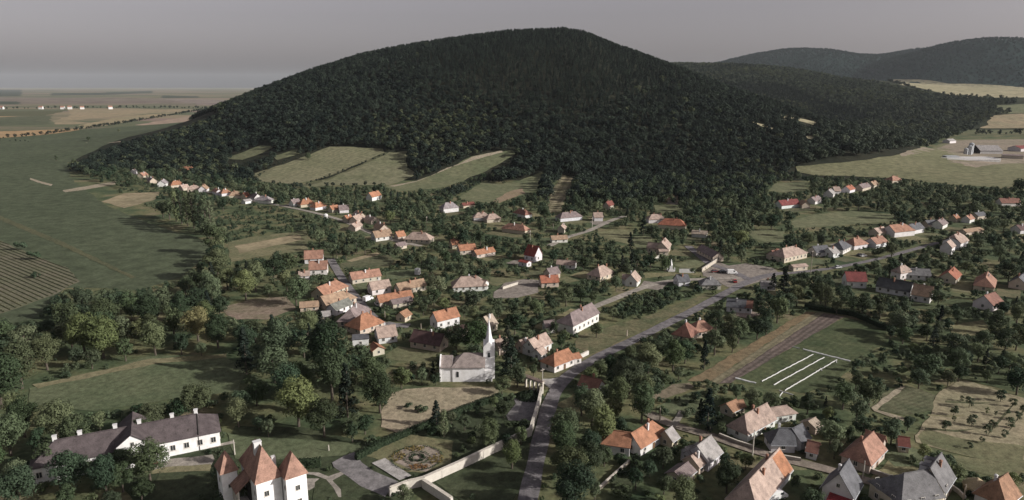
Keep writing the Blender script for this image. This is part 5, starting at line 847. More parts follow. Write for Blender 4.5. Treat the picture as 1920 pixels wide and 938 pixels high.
NEAR_TREES = [
    (-61.0, 180.8, 15.0, 'broadleaf_tree', 'pale silvery-leaved tree in the castle park grove', 'yellow'),
    (-96.4, 146.7, 11.0, 'broadleaf_tree', 'dark tree hiding the left front of the manor house, middle of three', None),
    (-89.2, 152.7, 11.0, 'broadleaf_tree', 'leaning tree with bare trunk in front of the long manor house', None),
    (-105.6, 147.6, 11.0, 'broadleaf_tree', 'dark tree hiding the left front of the manor house, leftmost of three', None),
    (-145.9, 231.7, 16.0, 'broadleaf_tree', 'second yellowing tree in the wood left of the lawn', 'yellow'),
    (13.3, 163.4, 11.0, 'broadleaf_tree', 'dark tree beside the main road above the light-topped one', None),
    (-91.5, 184.1, 12.0, 'broadleaf_tree', 'broad dark tree on the lawn behind the long manor house', None),
    (-153.8, 233.7, 17.0, 'broadleaf_tree', 'yellowing tree in the wood left of the lawn', 'yellow'),
    (0.0, 158.2, 8.5, 'broadleaf_tree', 'round light green tree alone below the long white park wall', 'yellow'),
    (-95.4, 182.4, 9.0, 'broadleaf_tree', 'lower round tree beside the broad dark tree behind the manor house', None),
    (-13.2, 236.9, 13.0, 'broadleaf_tree', 'yellow-green chestnut-like tree left of the church spire', 'yellow'),
    (14.1, 148.7, 12.0, 'broadleaf_tree', 'large light-topped tree beside the main road at the bottom of the picture', None),
    (22.9, 180.8, 12.0, 'broadleaf_tree', 'big dark tree between the main road and the bright orange house', None),
    (-119.6, 248.6, 14.0, 'broadleaf_tree', 'tan-leaved tree at the right end of the wood above the lawn', 'brown'),
    (-20.3, 237.9, 11.0, 'broadleaf_tree', 'dark tree between the maroon roof and the yellow-green tree by the church', None),
    (46.1, 218.5, 11.0, 'broadleaf_tree', 'tall green tree right of the low white cottage', None),
    (32.0, 190.8, 11.0, 'broadleaf_tree', 'dark tree below the big one behind the low white cottage', None),
    (37.0, 201.9, 12.0, 'broadleaf_tree', 'big dark tree behind the low white cottage', None),
    (-93.3, 148.1, 8.0, 'broadleaf_tree', 'dark tree hiding the left front of the manor house, rightmost of three', None),
    (-248.8, 494.1, 17.0, 'broadleaf_tree', 'paler loose willow-like tree at the left end of the poplar grove', 'pale'),
    (20.5, 187.4, 10.0, 'broadleaf_tree', 'dark round tree beside the main road opposite the parking lot', None),
    (32.6, 252.2, 6.5, 'broadleaf_tree', 'round green tree on the verge beside the long white building', None),
    (16.7, 256.1, 6.0, 'broadleaf_tree', 'dark tree between the pale gabled house and the long white building', None),
    (-24.7, 208.6, 4.5, 'broadleaf_tree', 'small grey-green tree at the left end of the church', None),
    (455.8, 615.7, 15.0, 'broadleaf_tree', 'large round dark tree at the edge of the right meadow', None),
    (-257.5, 502.4, 13.0, 'broadleaf_tree', 'lower pale tree left of the willow-like tree by the poplar grove', 'pale'),
    (20.0, 247.2, 5.5, 'broadleaf_tree', 'spreading tree right of the dark one behind the orange corner house', None),
    (-230.8, 785.7, 10.0, 'broadleaf_tree', 'dark round tree alone in the pale hillside hay field', None),
    (-583.3, 888.0, 8.0, 'broadleaf_tree', 'lone tree left of the wooded foot of the hill', None),
    (-708.8, 1168.6, 8.0, 'broadleaf_tree', 'lone round tree on the far left meadow, nearer of two', None),
    (16.2, 262.0, 5.0, 'broadleaf_tree', 'small dark tree against the left end of the long white building', None),
    (-808.8, 1440.6, 9.0, 'broadleaf_tree', 'lone round tree on the far left meadow, farther of two', None),
    (55.3, 178.9, 13.0, 'conifer_tree', 'tall dark conifer on the upper side of the dirt lane', None),
    (-0.3, 213.5, 15.5, 'conifer_tree', 'tall dark conifer right of the church tower', None),
    (122.0, 298.1, 16.0, 'conifer_tree', 'tall dark spruce standing beside the crossroads', None),
    (-21.6, 180.8, 8.5, 'conifer_tree', 'upright dark tree beside the clipped hedge of the castle park', None),
    (-1.6, 234.0, 12.0, 'conifer_tree', 'brownish topped conifer behind the tall dark conifer by the church', 'brown'),
    (53.7, 180.8, 9.0, 'conifer_tree', 'smaller conifer left of the tall one above the dirt lane', None),
    (84.9, 437.5, 14.0, 'conifer_tree', 'broad dark conifer left of the pale pink and orange-red houses', None),
    (124.0, 315.6, 9.0, 'conifer_tree', 'shorter spruce left of the tall spruce at the crossroads', None),
    (68.3, 389.4, 13.0, 'conifer_tree', 'slim dark conifer on the pale green pasture above the village middle', None),
    (62.5, 349.4, 11.0, 'conifer_tree', 'squat black-green conifer behind the pale pink pyramid roof', None),
    (57.2, 347.3, 10.0, 'conifer_tree', 'second squat conifer left of the black-green one behind the pink pyramid roof', None),
    (-217.2, 463.2, 26.0, 'poplar_tree', 'tall dark poplar by the big meadow, fourth from the right of its grove', None),
    (-195.7, 440.8, 24.0, 'poplar_tree', 'tall dark poplar by the big meadow, rightmost of its grove', None),
    (-224.9, 470.6, 25.0, 'poplar_tree', 'tall dark poplar by the big meadow, middle one of its grove', None),
    (-18.9, 174.7, 8.5, 'poplar_tree', 'slender pale tree just below the clipped hedge of the castle park', 'pale'),
    (-232.5, 478.2, 25.0, 'poplar_tree', 'tall dark poplar by the big meadow, fourth from the left of its grove', None),
    (-209.7, 456.1, 25.0, 'poplar_tree', 'tall dark poplar by the big meadow, third from the right of its grove', None),
    (-202.0, 447.5, 26.0, 'poplar_tree', 'tall dark poplar by the big meadow, second from the right of its grove', None),
    (-240.0, 486.0, 23.0, 'poplar_tree', 'tall dark poplar by the big meadow, third from the left of its grove', None),
    (131.3, 180.6, 4.0, 'fruit_tree', 'dense fruit tree in the centre of the dry field', None),
    (150.6, 196.7, 4.2, 'fruit_tree', 'fruit tree at the upper edge of the dry field', None),
    (138.3, 192.6, 4.0, 'fruit_tree', 'tallest fruit tree at the top of the dry field', None),
    (122.3, 178.1, 3.6, 'fruit_tree', 'fruit tree at the left edge of the dry field', None),
    (132.4, 175.9, 3.4, 'fruit_tree', 'fruit tree at the lower end of the first mown line of the dry field', None),
    (141.9, 180.1, 3.4, 'fruit_tree', 'fruit tree low on the second mown line of the dry field', None),
    (130.6, 187.7, 3.4, 'fruit_tree', 'forked fruit tree left of the tallest one on the dry field', None),
    (147.3, 184.5, 3.0, 'fruit_tree', 'fruit tree midway up the second mown line of the dry field', None),
    (136.5, 179.4, 3.0, 'fruit_tree', 'fruit tree on the first mown line of the dry field', None),
    (151.8, 193.2, 3.0, 'fruit_tree', 'fruit tree at the top of the second mown line of the dry field', None),
    (136.3, 174.3, 2.6, 'fruit_tree', 'lowest fruit tree of the second mown line on the dry field', None),
    (152.0, 189.2, 3.0, 'fruit_tree', 'fruit tree at the right edge of the dry field', None),
    (127.9, 183.3, 2.2, 'fruit_tree', 'small dark fruit tree between two taller ones on the dry field', None),
    (122.9, 168.5, 2.0, 'fruit_tree', 'tiny sapling on the lower edge of the dry field', None),
    (141.2, 188.8, 2.2, 'fruit_tree', 'tiny fruit tree in the middle of the dry field', None),
    (128.2, 171.5, 2.0, 'fruit_tree', 'tiny sapling below the first mown line on the dry field', None),
    (138.9, 197.1, 2.0, 'fruit_tree', 'tiny sapling above the forked fruit tree on the dry field', None),
    (142.7, 187.3, 1.8, 'fruit_tree', 'faint sapling between the mown lines of the dry field', None),
    (146.9, 188.1, 1.8, 'fruit_tree', 'faint sapling right of the mown line on the dry field', None),
    (-290.5, 397.4, 7.0, 'bush', 'dark bush at the upper edge of the vineyard, left one', None),
    (-267.4, 374.4, 6.5, 'bush', 'dark bush at the upper edge of the vineyard, right one', None),
    (-27.1, 190.1, 3.0, 'bush', 'dark round bush on the dry meadow by the church, larger one', None),
    (-241.3, 338.1, 4.0, 'bush', 'small bush inside the vineyard rows', None),
    (-31.1, 191.9, 2.4, 'bush', 'dark round bush on the dry meadow by the church, smaller one', None),
]
GARDEN = dict(
    broadleaf_tree=[(14.2,140.1,12.5),(-55.7,197.8,17.2),(-39.3,189.2,13.3),(37.5,183.1,12.7),(-80.4,223.3,18.5),(-112.9,140.7,11.2),(-114.7,165.2,11.7),(-52.1,174.7,11.3),(-62.2,219.3,18.3),(-132.0,164.9,12.1),(-157.8,206.4,16.4),(-53.0,147.1,9.5),(-109.1,241.5,14.3),(-153.9,192.0,18.5),(51.3,147.5,8.7),(-159.2,221.2,13.4),(-128.7,234.3,12.8),(24.3,170.8,11.7),(-67.3,191.4,14.8),(-124.7,172.9,11.8),(-120.8,300.2,14.8),(-135.0,174.5,12.1),(-77.8,210.6,13.4),(-78.0,180.5,9.4),(54.8,220.0,11.7),(38.9,140.6,8.7),(-99.0,167.8,9.5),(-116.2,156.6,8.6),(-95.4,292.3,13.0),(99.9,183.7,9.2),(159.0,201.6,9.7),(107.8,192.3,9.7),(-45.0,203.3,12.2),(-132.1,255.4,12.2),(102.9,170.6,8.0),(-60.9,143.1,7.0),(73.2,234.6,11.0),(-77.6,193.8,8.8),(-100.2,175.7,9.7),(-146.7,265.0,13.7),(-136.6,229.0,9.3),(85.9,169.6,8.1),(108.8,269.4,12.3),(99.5,191.4,9.2),(-86.7,144.1,6.6),(19.2,155.6,9.4),(-119.5,234.9,9.2),(-123.6,164.2,8.3),(137.1,213.2,9.8),(94.1,250.6,9.5),(146.5,275.4,10.4),(29.8,149.1,6.2),(38.4,158.4,6.7),(1.7,207.1,8.0),(-132.1,291.2,15.2),(178.8,235.7,9.8),(-6.4,167.6,6.5),(85.4,246.2,10.1),(-147.7,334.7,16.7),(136.3,287.1,11.0),(-121.1,313.7,15.2),(-115.5,177.0,6.9),(-135.0,268.9,14.0),(152.1,219.7,9.1),(97.2,174.7,6.8),(130.8,206.2,7.3),(-175.4,234.3,12.0),(87.7,188.6,6.9),(-68.7,146.6,6.2),(-77.9,249.0,12.5),(-146.3,243.7,12.7),(-144.4,222.1,7.5),(204.4,265.8,10.7),(151.2,254.5,11.0),(-35.6,206.2,7.7),(-13.6,216.9,7.3),(-150.2,223.2,8.0),(-43.6,171.7,5.9),(-102.6,141.4,6.2),(107.6,150.7,6.3),(84.1,163.1,5.7),(23.8,291.3,9.6),(-41.1,176.3,6.4),(1.0,255.1,9.6),(-105.3,310.8,12.2),(-67.5,174.7,5.8),(-29.3,208.8,6.7),(-117.4,328.5,13.4),(14.8,171.5,10.0),(-171.9,388.8,16.9),(-16.4,285.1,10.1),(-182.6,281.0,11.6),(125.7,291.6,10.5),(-114.9,341.6,13.3),(-2.4,186.0,5.9),(185.4,239.2,9.5),(-133.6,242.7,13.2),(-160.8,258.3,14.2),(147.3,245.7,7.5),(-12.5,226.1,8.4),(119.9,372.2,11.0),(77.6,190.8,6.3),(-162.5,240.2,12.3),(80.4,237.1,6.9),(34.2,154.1,5.1),(-145.7,185.3,9.0),(2.4,170.4,5.9),(-74.4,232.1,8.3),(68.8,140.7,5.9),(-96.2,234.7,12.2),(169.8,234.7,9.5),(-67.6,153.3,4.9),(20.6,164.3,7.8),(-171.5,254.1,13.1),(174.5,455.8,11.9),(138.1,280.2,7.8),(-84.6,387.4,10.3),(-25.1,143.1,5.0),(106.7,162.2,4.9),(164.5,218.0,7.4),(-13.4,178.5,5.2),(23.6,159.5,5.8),(-75.4,161.1,4.8),(36.2,147.1,5.0),(245.1,328.8,10.3),(-41.2,341.2,10.2),(-100.6,377.0,9.9),(146.8,211.3,6.3),(-134.0,280.8,13.1),(159.0,232.6,8.9),(10.3,274.6,8.8),(59.3,157.8,5.1),(-122.8,276.6,10.3),(-3.2,201.8,6.3),(-157.4,272.0,9.0),(49.3,314.1,8.2),(29.6,184.0,7.8),(164.5,228.5,7.8),(-86.0,176.4,4.8),(-34.7,305.4,10.0),(-135.6,316.5,12.2),(60.6,226.9,8.6),(-94.7,173.0,4.6),(39.9,193.6,10.5),(111.7,178.4,4.9),(30.7,296.6,7.5),(81.4,261.4,7.9),(192.1,339.7,10.3),(-98.2,156.5,7.0),(-84.2,180.1,4.8),(72.3,193.1,6.4),(-117.8,147.1,9.2),(214.9,380.4,9.6),(189.6,256.9,8.8),(-186.8,237.4,13.7),(-91.7,141.1,5.2),(-162.6,280.2,10.3),(-178.8,262.6,12.2),(-141.4,301.3,13.9),(-130.2,156.6,8.4),(158.4,249.0,7.3),(140.1,305.7,10.9),(182.2,268.6,6.3),(141.5,208.4,5.2),(-6.5,173.1,6.6),(33.7,220.1,6.3),(-92.7,374.9,9.2),(-25.3,335.3,8.8),(153.8,274.7,7.3),(28.9,213.8,6.2),(136.7,404.5,12.0),(-121.3,259.5,12.9),(155.8,210.7,5.0),(69.7,198.4,5.0),(73.7,355.7,8.5),(269.0,530.2,11.7),(110.3,205.6,6.4),(99.2,255.2,8.4),(19.5,144.9,4.9),(120.5,148.9,4.7),(-29.3,283.4,7.2),(145.3,250.7,5.9),(-116.8,409.5,11.2),(-66.0,140.5,5.3),(145.2,282.6,7.6),(-151.1,306.9,9.5),(80.1,349.7,7.9),(-111.9,304.8,6.9),(-107.9,177.2,5.2),(-36.3,363.8,9.1),(-85.1,475.1,11.0),(48.9,206.7,5.4),(71.4,188.3,5.3),(-15.5,270.0,7.0),(25.5,210.2,6.1),(91.6,184.1,4.8),(185.6,404.0,9.5),(-71.6,178.8,5.0),(-111.9,233.8,5.3),(-20.1,275.5,6.5),(88.3,429.0,10.2),(37.6,353.6,7.8),(-34.5,292.3,8.6),(-182.2,256.0,6.3),(-37.5,278.8,6.4),(118.5,282.6,8.9),(269.5,371.2,9.9),(55.2,213.2,4.9),(-49.1,362.2,9.1),(188.0,291.6,7.8),(170.8,221.5,6.6),(125.7,367.6,7.9),(-72.0,151.9,5.0),(102.0,263.0,9.3),(22.8,366.5,8.9),(47.8,364.2,9.4),(-142.4,251.1,8.3),(7.2,215.7,4.9),(92.2,172.4,4.9),(18.3,240.8,6.3),(42.1,273.7,5.8),(184.9,250.0,7.1),(291.8,394.7,8.8),(30.0,175.6,6.3),(1.7,379.4,8.7),(-24.2,218.4,5.2),(-155.4,249.6,13.0),(-53.5,227.4,7.6),(58.4,176.0,4.0),(67.4,360.6,10.3),(41.8,229.0,6.5),(167.3,264.0,7.0),(23.8,486.4,11.2),(279.2,467.1,10.7),(84.8,253.2,9.4),(-19.2,409.8,10.4),(326.9,450.7,9.4),(-36.6,409.1,9.8),(58.1,339.7,8.0),(-5.7,274.5,6.7),(-97.1,246.7,9.9),(-224.0,529.2,10.6),(-17.5,182.6,4.4),(-48.0,434.1,8.3),(155.9,268.2,8.3),(-66.8,201.2,11.3),(279.3,496.8,11.6),(-10.4,391.5,8.5),(298.4,475.7,11.4),(238.5,338.9,7.4),(-108.7,184.8,5.5),(-80.0,187.2,8.0),(137.9,295.3,10.3),(-19.6,218.7,4.5),(63.7,513.0,10.8),(234.7,346.0,7.3),(-165.6,378.9,13.0),(-96.1,140.3,4.8),(36.7,295.8,5.9),(-5.2,190.8,4.8),(164.3,252.0,7.0),(8.1,261.1,5.5),(360.7,513.0,10.7),(179.3,408.3,7.8),(50.3,229.9,8.6),(165.2,278.5,7.7)],
    conifer_tree=[(-48.3,186.5,17.5),(-89.7,217.8,17.2),(65.9,221.6,10.9),(167.3,256.5,12.1),(155.7,240.4,8.9),(162.8,222.3,7.6),(-124.3,269.6,14.2),(-180.9,228.6,14.8),(-143.3,318.1,13.9),(-26.4,215.6,5.8),(-75.3,242.5,9.8),(-75.5,259.3,8.9),(-86.5,236.5,15.3),(99.2,565.6,13.5),(188.2,553.9,13.6),(-110.1,591.5,11.3),(94.8,192.6,4.0),(27.6,550.3,11.2),(86.5,589.6,13.7),(84.5,499.6,9.5),(127.4,498.4,13.5),(207.9,358.9,8.0),(48.2,555.3,12.9),(-84.3,560.4,11.4),(283.6,528.9,7.5),(213.4,279.6,8.5),(291.4,709.7,11.9),(157.2,481.6,11.6),(-70.6,385.6,7.8),(-98.6,402.5,7.5),(186.7,619.6,12.5),(-419.5,764.0,13.3),(332.4,495.4,8.8),(273.1,359.2,9.0),(211.2,641.8,13.0),(107.3,526.7,11.9),(-133.4,533.2,9.0),(-167.5,272.1,11.2),(43.0,540.6,9.5),(-120.3,523.4,9.6),(167.7,553.4,12.6),(119.3,384.2,8.6),(219.3,613.9,10.5),(-95.3,571.2,9.2),(170.9,225.9,5.6),(29.2,584.4,10.1),(40.2,384.7,4.7),(61.7,574.0,10.6),(122.4,394.5,8.2),(73.4,604.4,10.6),(190.8,297.6,7.4),(75.1,361.7,8.8),(209.7,551.8,7.4),(154.1,473.0,9.2),(235.8,687.6,10.8),(266.9,349.0,7.8),(204.7,584.8,9.2),(-102.3,579.6,8.5),(138.2,560.9,8.2),(-19.3,695.7,6.8),(216.9,557.0,7.5),(167.1,241.5,5.6),(113.5,562.9,9.7),(-278.9,692.1,10.0),(176.4,624.4,8.0),(219.4,596.1,8.2),(252.7,673.8,12.9),(-133.6,336.3,9.9),(146.3,509.5,7.7),(402.3,621.1,7.1),(-127.9,438.1,7.4),(-248.9,573.8,6.5)],
    bush=[(26.2,146.6,3.4),(28.1,160.9,3.3),(-112.2,148.9,2.9),(154.0,227.0,6.5),(-104.5,169.4,3.1),(46.8,152.4,2.7),(163.2,290.5,7.0),(55.3,164.9,3.1),(59.7,282.3,4.4),(51.4,187.3,3.1),(-7.2,186.5,3.1),(-38.6,170.8,2.9),(-21.9,175.9,2.9),(118.4,184.2,3.0),(132.3,217.9,3.2),(-10.4,188.6,2.8),(31.5,157.8,3.2),(46.5,168.8,2.8),(103.0,161.3,2.6),(-12.8,167.0,2.5),(122.3,218.2,3.2),(157.8,218.4,3.1),(-116.1,186.5,2.7),(87.0,311.8,4.2),(83.3,195.4,2.8),(31.9,161.6,2.9),(130.2,227.6,3.2),(45.0,188.3,2.5),(-14.8,144.6,2.2),(-148.9,214.2,2.9),(23.5,250.0,3.4),(141.4,229.7,3.0),(-65.7,159.0,2.1),(66.8,169.9,2.2),(-0.4,198.3,2.6),(34.4,144.0,2.2),(5.4,210.6,3.0),(64.8,294.4,4.2),(53.6,285.6,4.0),(151.0,237.0,3.1),(27.7,155.3,2.1),(-11.0,171.4,2.2),(74.1,314.2,4.4),(114.7,154.1,1.9),(-112.0,174.3,2.1),(75.9,153.8,1.9),(146.9,236.3,3.2),(67.2,203.4,2.4),(123.4,225.8,2.9),(-57.8,150.1,2.3),(71.5,174.5,3.4),(55.7,196.4,2.6),(104.3,302.6,3.3),(-39.8,274.1,3.0),(-69.5,183.1,3.1),(-51.2,272.5,3.0),(136.6,205.2,2.4),(195.3,279.7,4.3),(113.3,161.1,2.7),(76.2,303.0,3.7),(180.5,230.0,2.7),(-11.1,174.0,2.4),(91.8,192.5,3.1),(65.5,305.2,4.3),(-91.4,175.7,2.0),(24.5,152.8,1.8),(-15.2,175.4,2.0),(37.6,163.5,3.4),(48.4,288.5,3.8),(45.7,143.4,2.2),(77.2,199.4,2.6),(-93.2,364.2,3.5),(-109.1,170.2,1.8),(-36.2,172.4,1.9),(51.1,197.1,2.1),(126.7,219.2,2.3),(51.7,279.1,3.0),(-60.5,158.5,2.2),(78.3,314.5,4.0),(135.3,237.1,2.5),(70.6,304.5,3.5),(-14.0,189.2,1.9),(82.6,305.5,3.0),(5.9,201.5,2.1),(-17.2,230.0,2.8),(-1.4,180.9,1.8),(-80.3,174.8,1.8),(76.7,165.3,1.7),(30.9,289.3,2.8),(199.2,303.8,3.1),(105.2,185.0,2.2),(44.4,203.6,6.1),(63.1,145.5,1.6),(-62.7,352.7,3.4),(-92.0,194.2,3.3),(-53.1,275.6,3.3),(140.6,238.6,2.9),(45.4,286.2,3.7),(-24.3,153.4,1.6),(32.3,146.6,1.5),(96.7,199.2,2.2),(108.7,146.5,1.5),(-27.0,151.0,1.6),(57.3,297.9,3.9),(55.8,292.3,3.7),(148.1,239.8,3.1),(86.5,193.5,2.1),(126.6,210.9,2.1),(139.2,235.9,2.3),(-57.0,283.7,2.5),(-24.6,230.0,3.4),(-36.7,256.0,3.2),(55.8,281.7,3.0),(-91.3,392.5,3.5),(-80.5,165.7,1.5),(138.4,231.4,2.1),(7.9,149.9,1.5),(60.0,215.9,2.0),(44.6,147.7,1.5),(-7.7,210.2,1.9),(79.4,304.4,2.6),(-33.7,212.6,2.7),(14.5,245.0,2.9),(-52.5,247.5,2.3),(72.6,148.5,2.1),(130.4,210.9,2.3),(211.2,338.1,3.5),(96.5,201.8,2.1),(62.3,301.0,3.0),(136.8,221.1,2.2),(105.7,142.1,2.5),(33.3,291.3,2.7),(71.3,297.0,3.0),(-7.1,342.1,3.4),(82.2,143.6,1.9),(145.1,215.3,3.2),(-86.9,210.0,2.3),(66.4,291.0,3.1),(-68.4,305.0,2.4),(-5.2,339.5,2.9),(60.2,173.9,1.5),(94.7,309.3,2.5),(-45.3,239.7,2.0),(-51.9,355.8,2.8),(132.6,364.5,2.9),(128.3,232.0,2.1),(210.0,319.6,3.1),(-91.1,299.0,2.5),(49.8,283.4,3.1),(-57.8,153.8,3.0),(118.9,212.5,2.7),(59.4,163.4,2.2),(25.6,155.1,1.5),(141.0,234.2,2.2),(-23.9,178.6,1.7),(112.8,165.2,1.5),(-24.1,307.4,2.9),(-133.5,181.2,3.3),(7.0,144.6,1.4),(126.2,224.7,2.2),(-14.5,164.4,1.4),(-46.5,157.8,1.3),(123.9,206.5,1.7),(-28.0,146.8,1.4),(67.2,196.6,1.8),(42.8,158.9,1.5),(146.8,222.6,1.8),(-126.3,154.0,1.9),(83.6,192.2,2.1),(35.8,410.8,3.2),(59.4,293.2,2.8),(107.6,303.1,2.4),(135.9,234.3,2.0),(-110.3,347.3,2.9),(66.8,301.1,3.8),(136.7,364.6,2.8),(187.0,442.6,3.2),(278.4,447.7,3.3),(-152.2,212.3,1.7),(119.9,204.7,1.6),(-147.0,452.4,3.1),(227.7,437.4,3.2),(-5.1,269.3,2.1),(-35.4,158.2,1.2),(207.3,304.9,2.2),(-111.4,177.7,1.5),(-139.3,221.7,1.6),(18.1,388.7,2.9),(48.0,173.9,1.5),(-22.7,153.4,1.3),(64.9,197.1,1.6),(83.0,145.5,1.5),(17.2,236.1,3.1),(-17.9,224.6,2.0),(-9.8,179.2,1.8),(52.0,289.8,3.2),(101.1,419.4,3.6),(283.8,385.5,3.6),(-81.8,177.0,1.7),(-4.0,224.8,1.8),(11.7,253.7,2.9),(49.4,276.9,2.7),(-170.3,448.2,3.2),(44.9,191.2,1.9),(-43.7,301.8,2.6),(10.3,153.9,1.9),(153.7,243.9,2.0),(-2.0,296.4,2.6),(86.7,323.0,2.2),(128.9,216.4,1.6),(45.4,307.4,2.1),(-151.0,485.1,3.3),(253.8,466.5,3.4),(48.0,196.3,1.5),(52.7,194.1,1.5),(232.7,516.2,3.5),(64.3,162.4,1.3),(20.7,210.0,1.5),(-5.2,221.6,1.6),(-85.1,186.2,2.0),(-89.3,174.5,1.4),(-177.5,450.8,3.1),(140.2,359.9,2.6),(57.8,199.1,2.4),(-80.7,392.0,2.8),(-44.0,242.5,1.7),(87.3,198.2,1.8),(-62.1,366.3,2.8),(-3.2,217.1,2.4),(6.9,228.6,2.1),(-27.1,254.5,3.0),(73.3,204.4,2.6),(-160.6,458.1,3.4),(72.4,270.5,1.9),(80.9,174.9,1.9),(27.9,369.8,3.2),(86.6,183.6,1.8),(-124.8,187.0,1.9),(108.7,291.3,3.2),(72.8,299.5,2.9),(5.0,281.6,2.5),(68.8,205.9,2.1),(85.0,140.1,3.4),(-176.3,494.0,3.4),(68.8,307.8,3.8),(218.4,308.0,2.7),(93.9,186.9,2.9),(148.4,359.2,2.7),(259.9,530.2,3.4),(112.9,400.6,3.4),(-170.1,499.0,3.2),(5.5,388.6,3.5),(-59.6,354.0,2.4),(-132.1,513.0,2.9),(-202.6,497.7,2.9)],
)
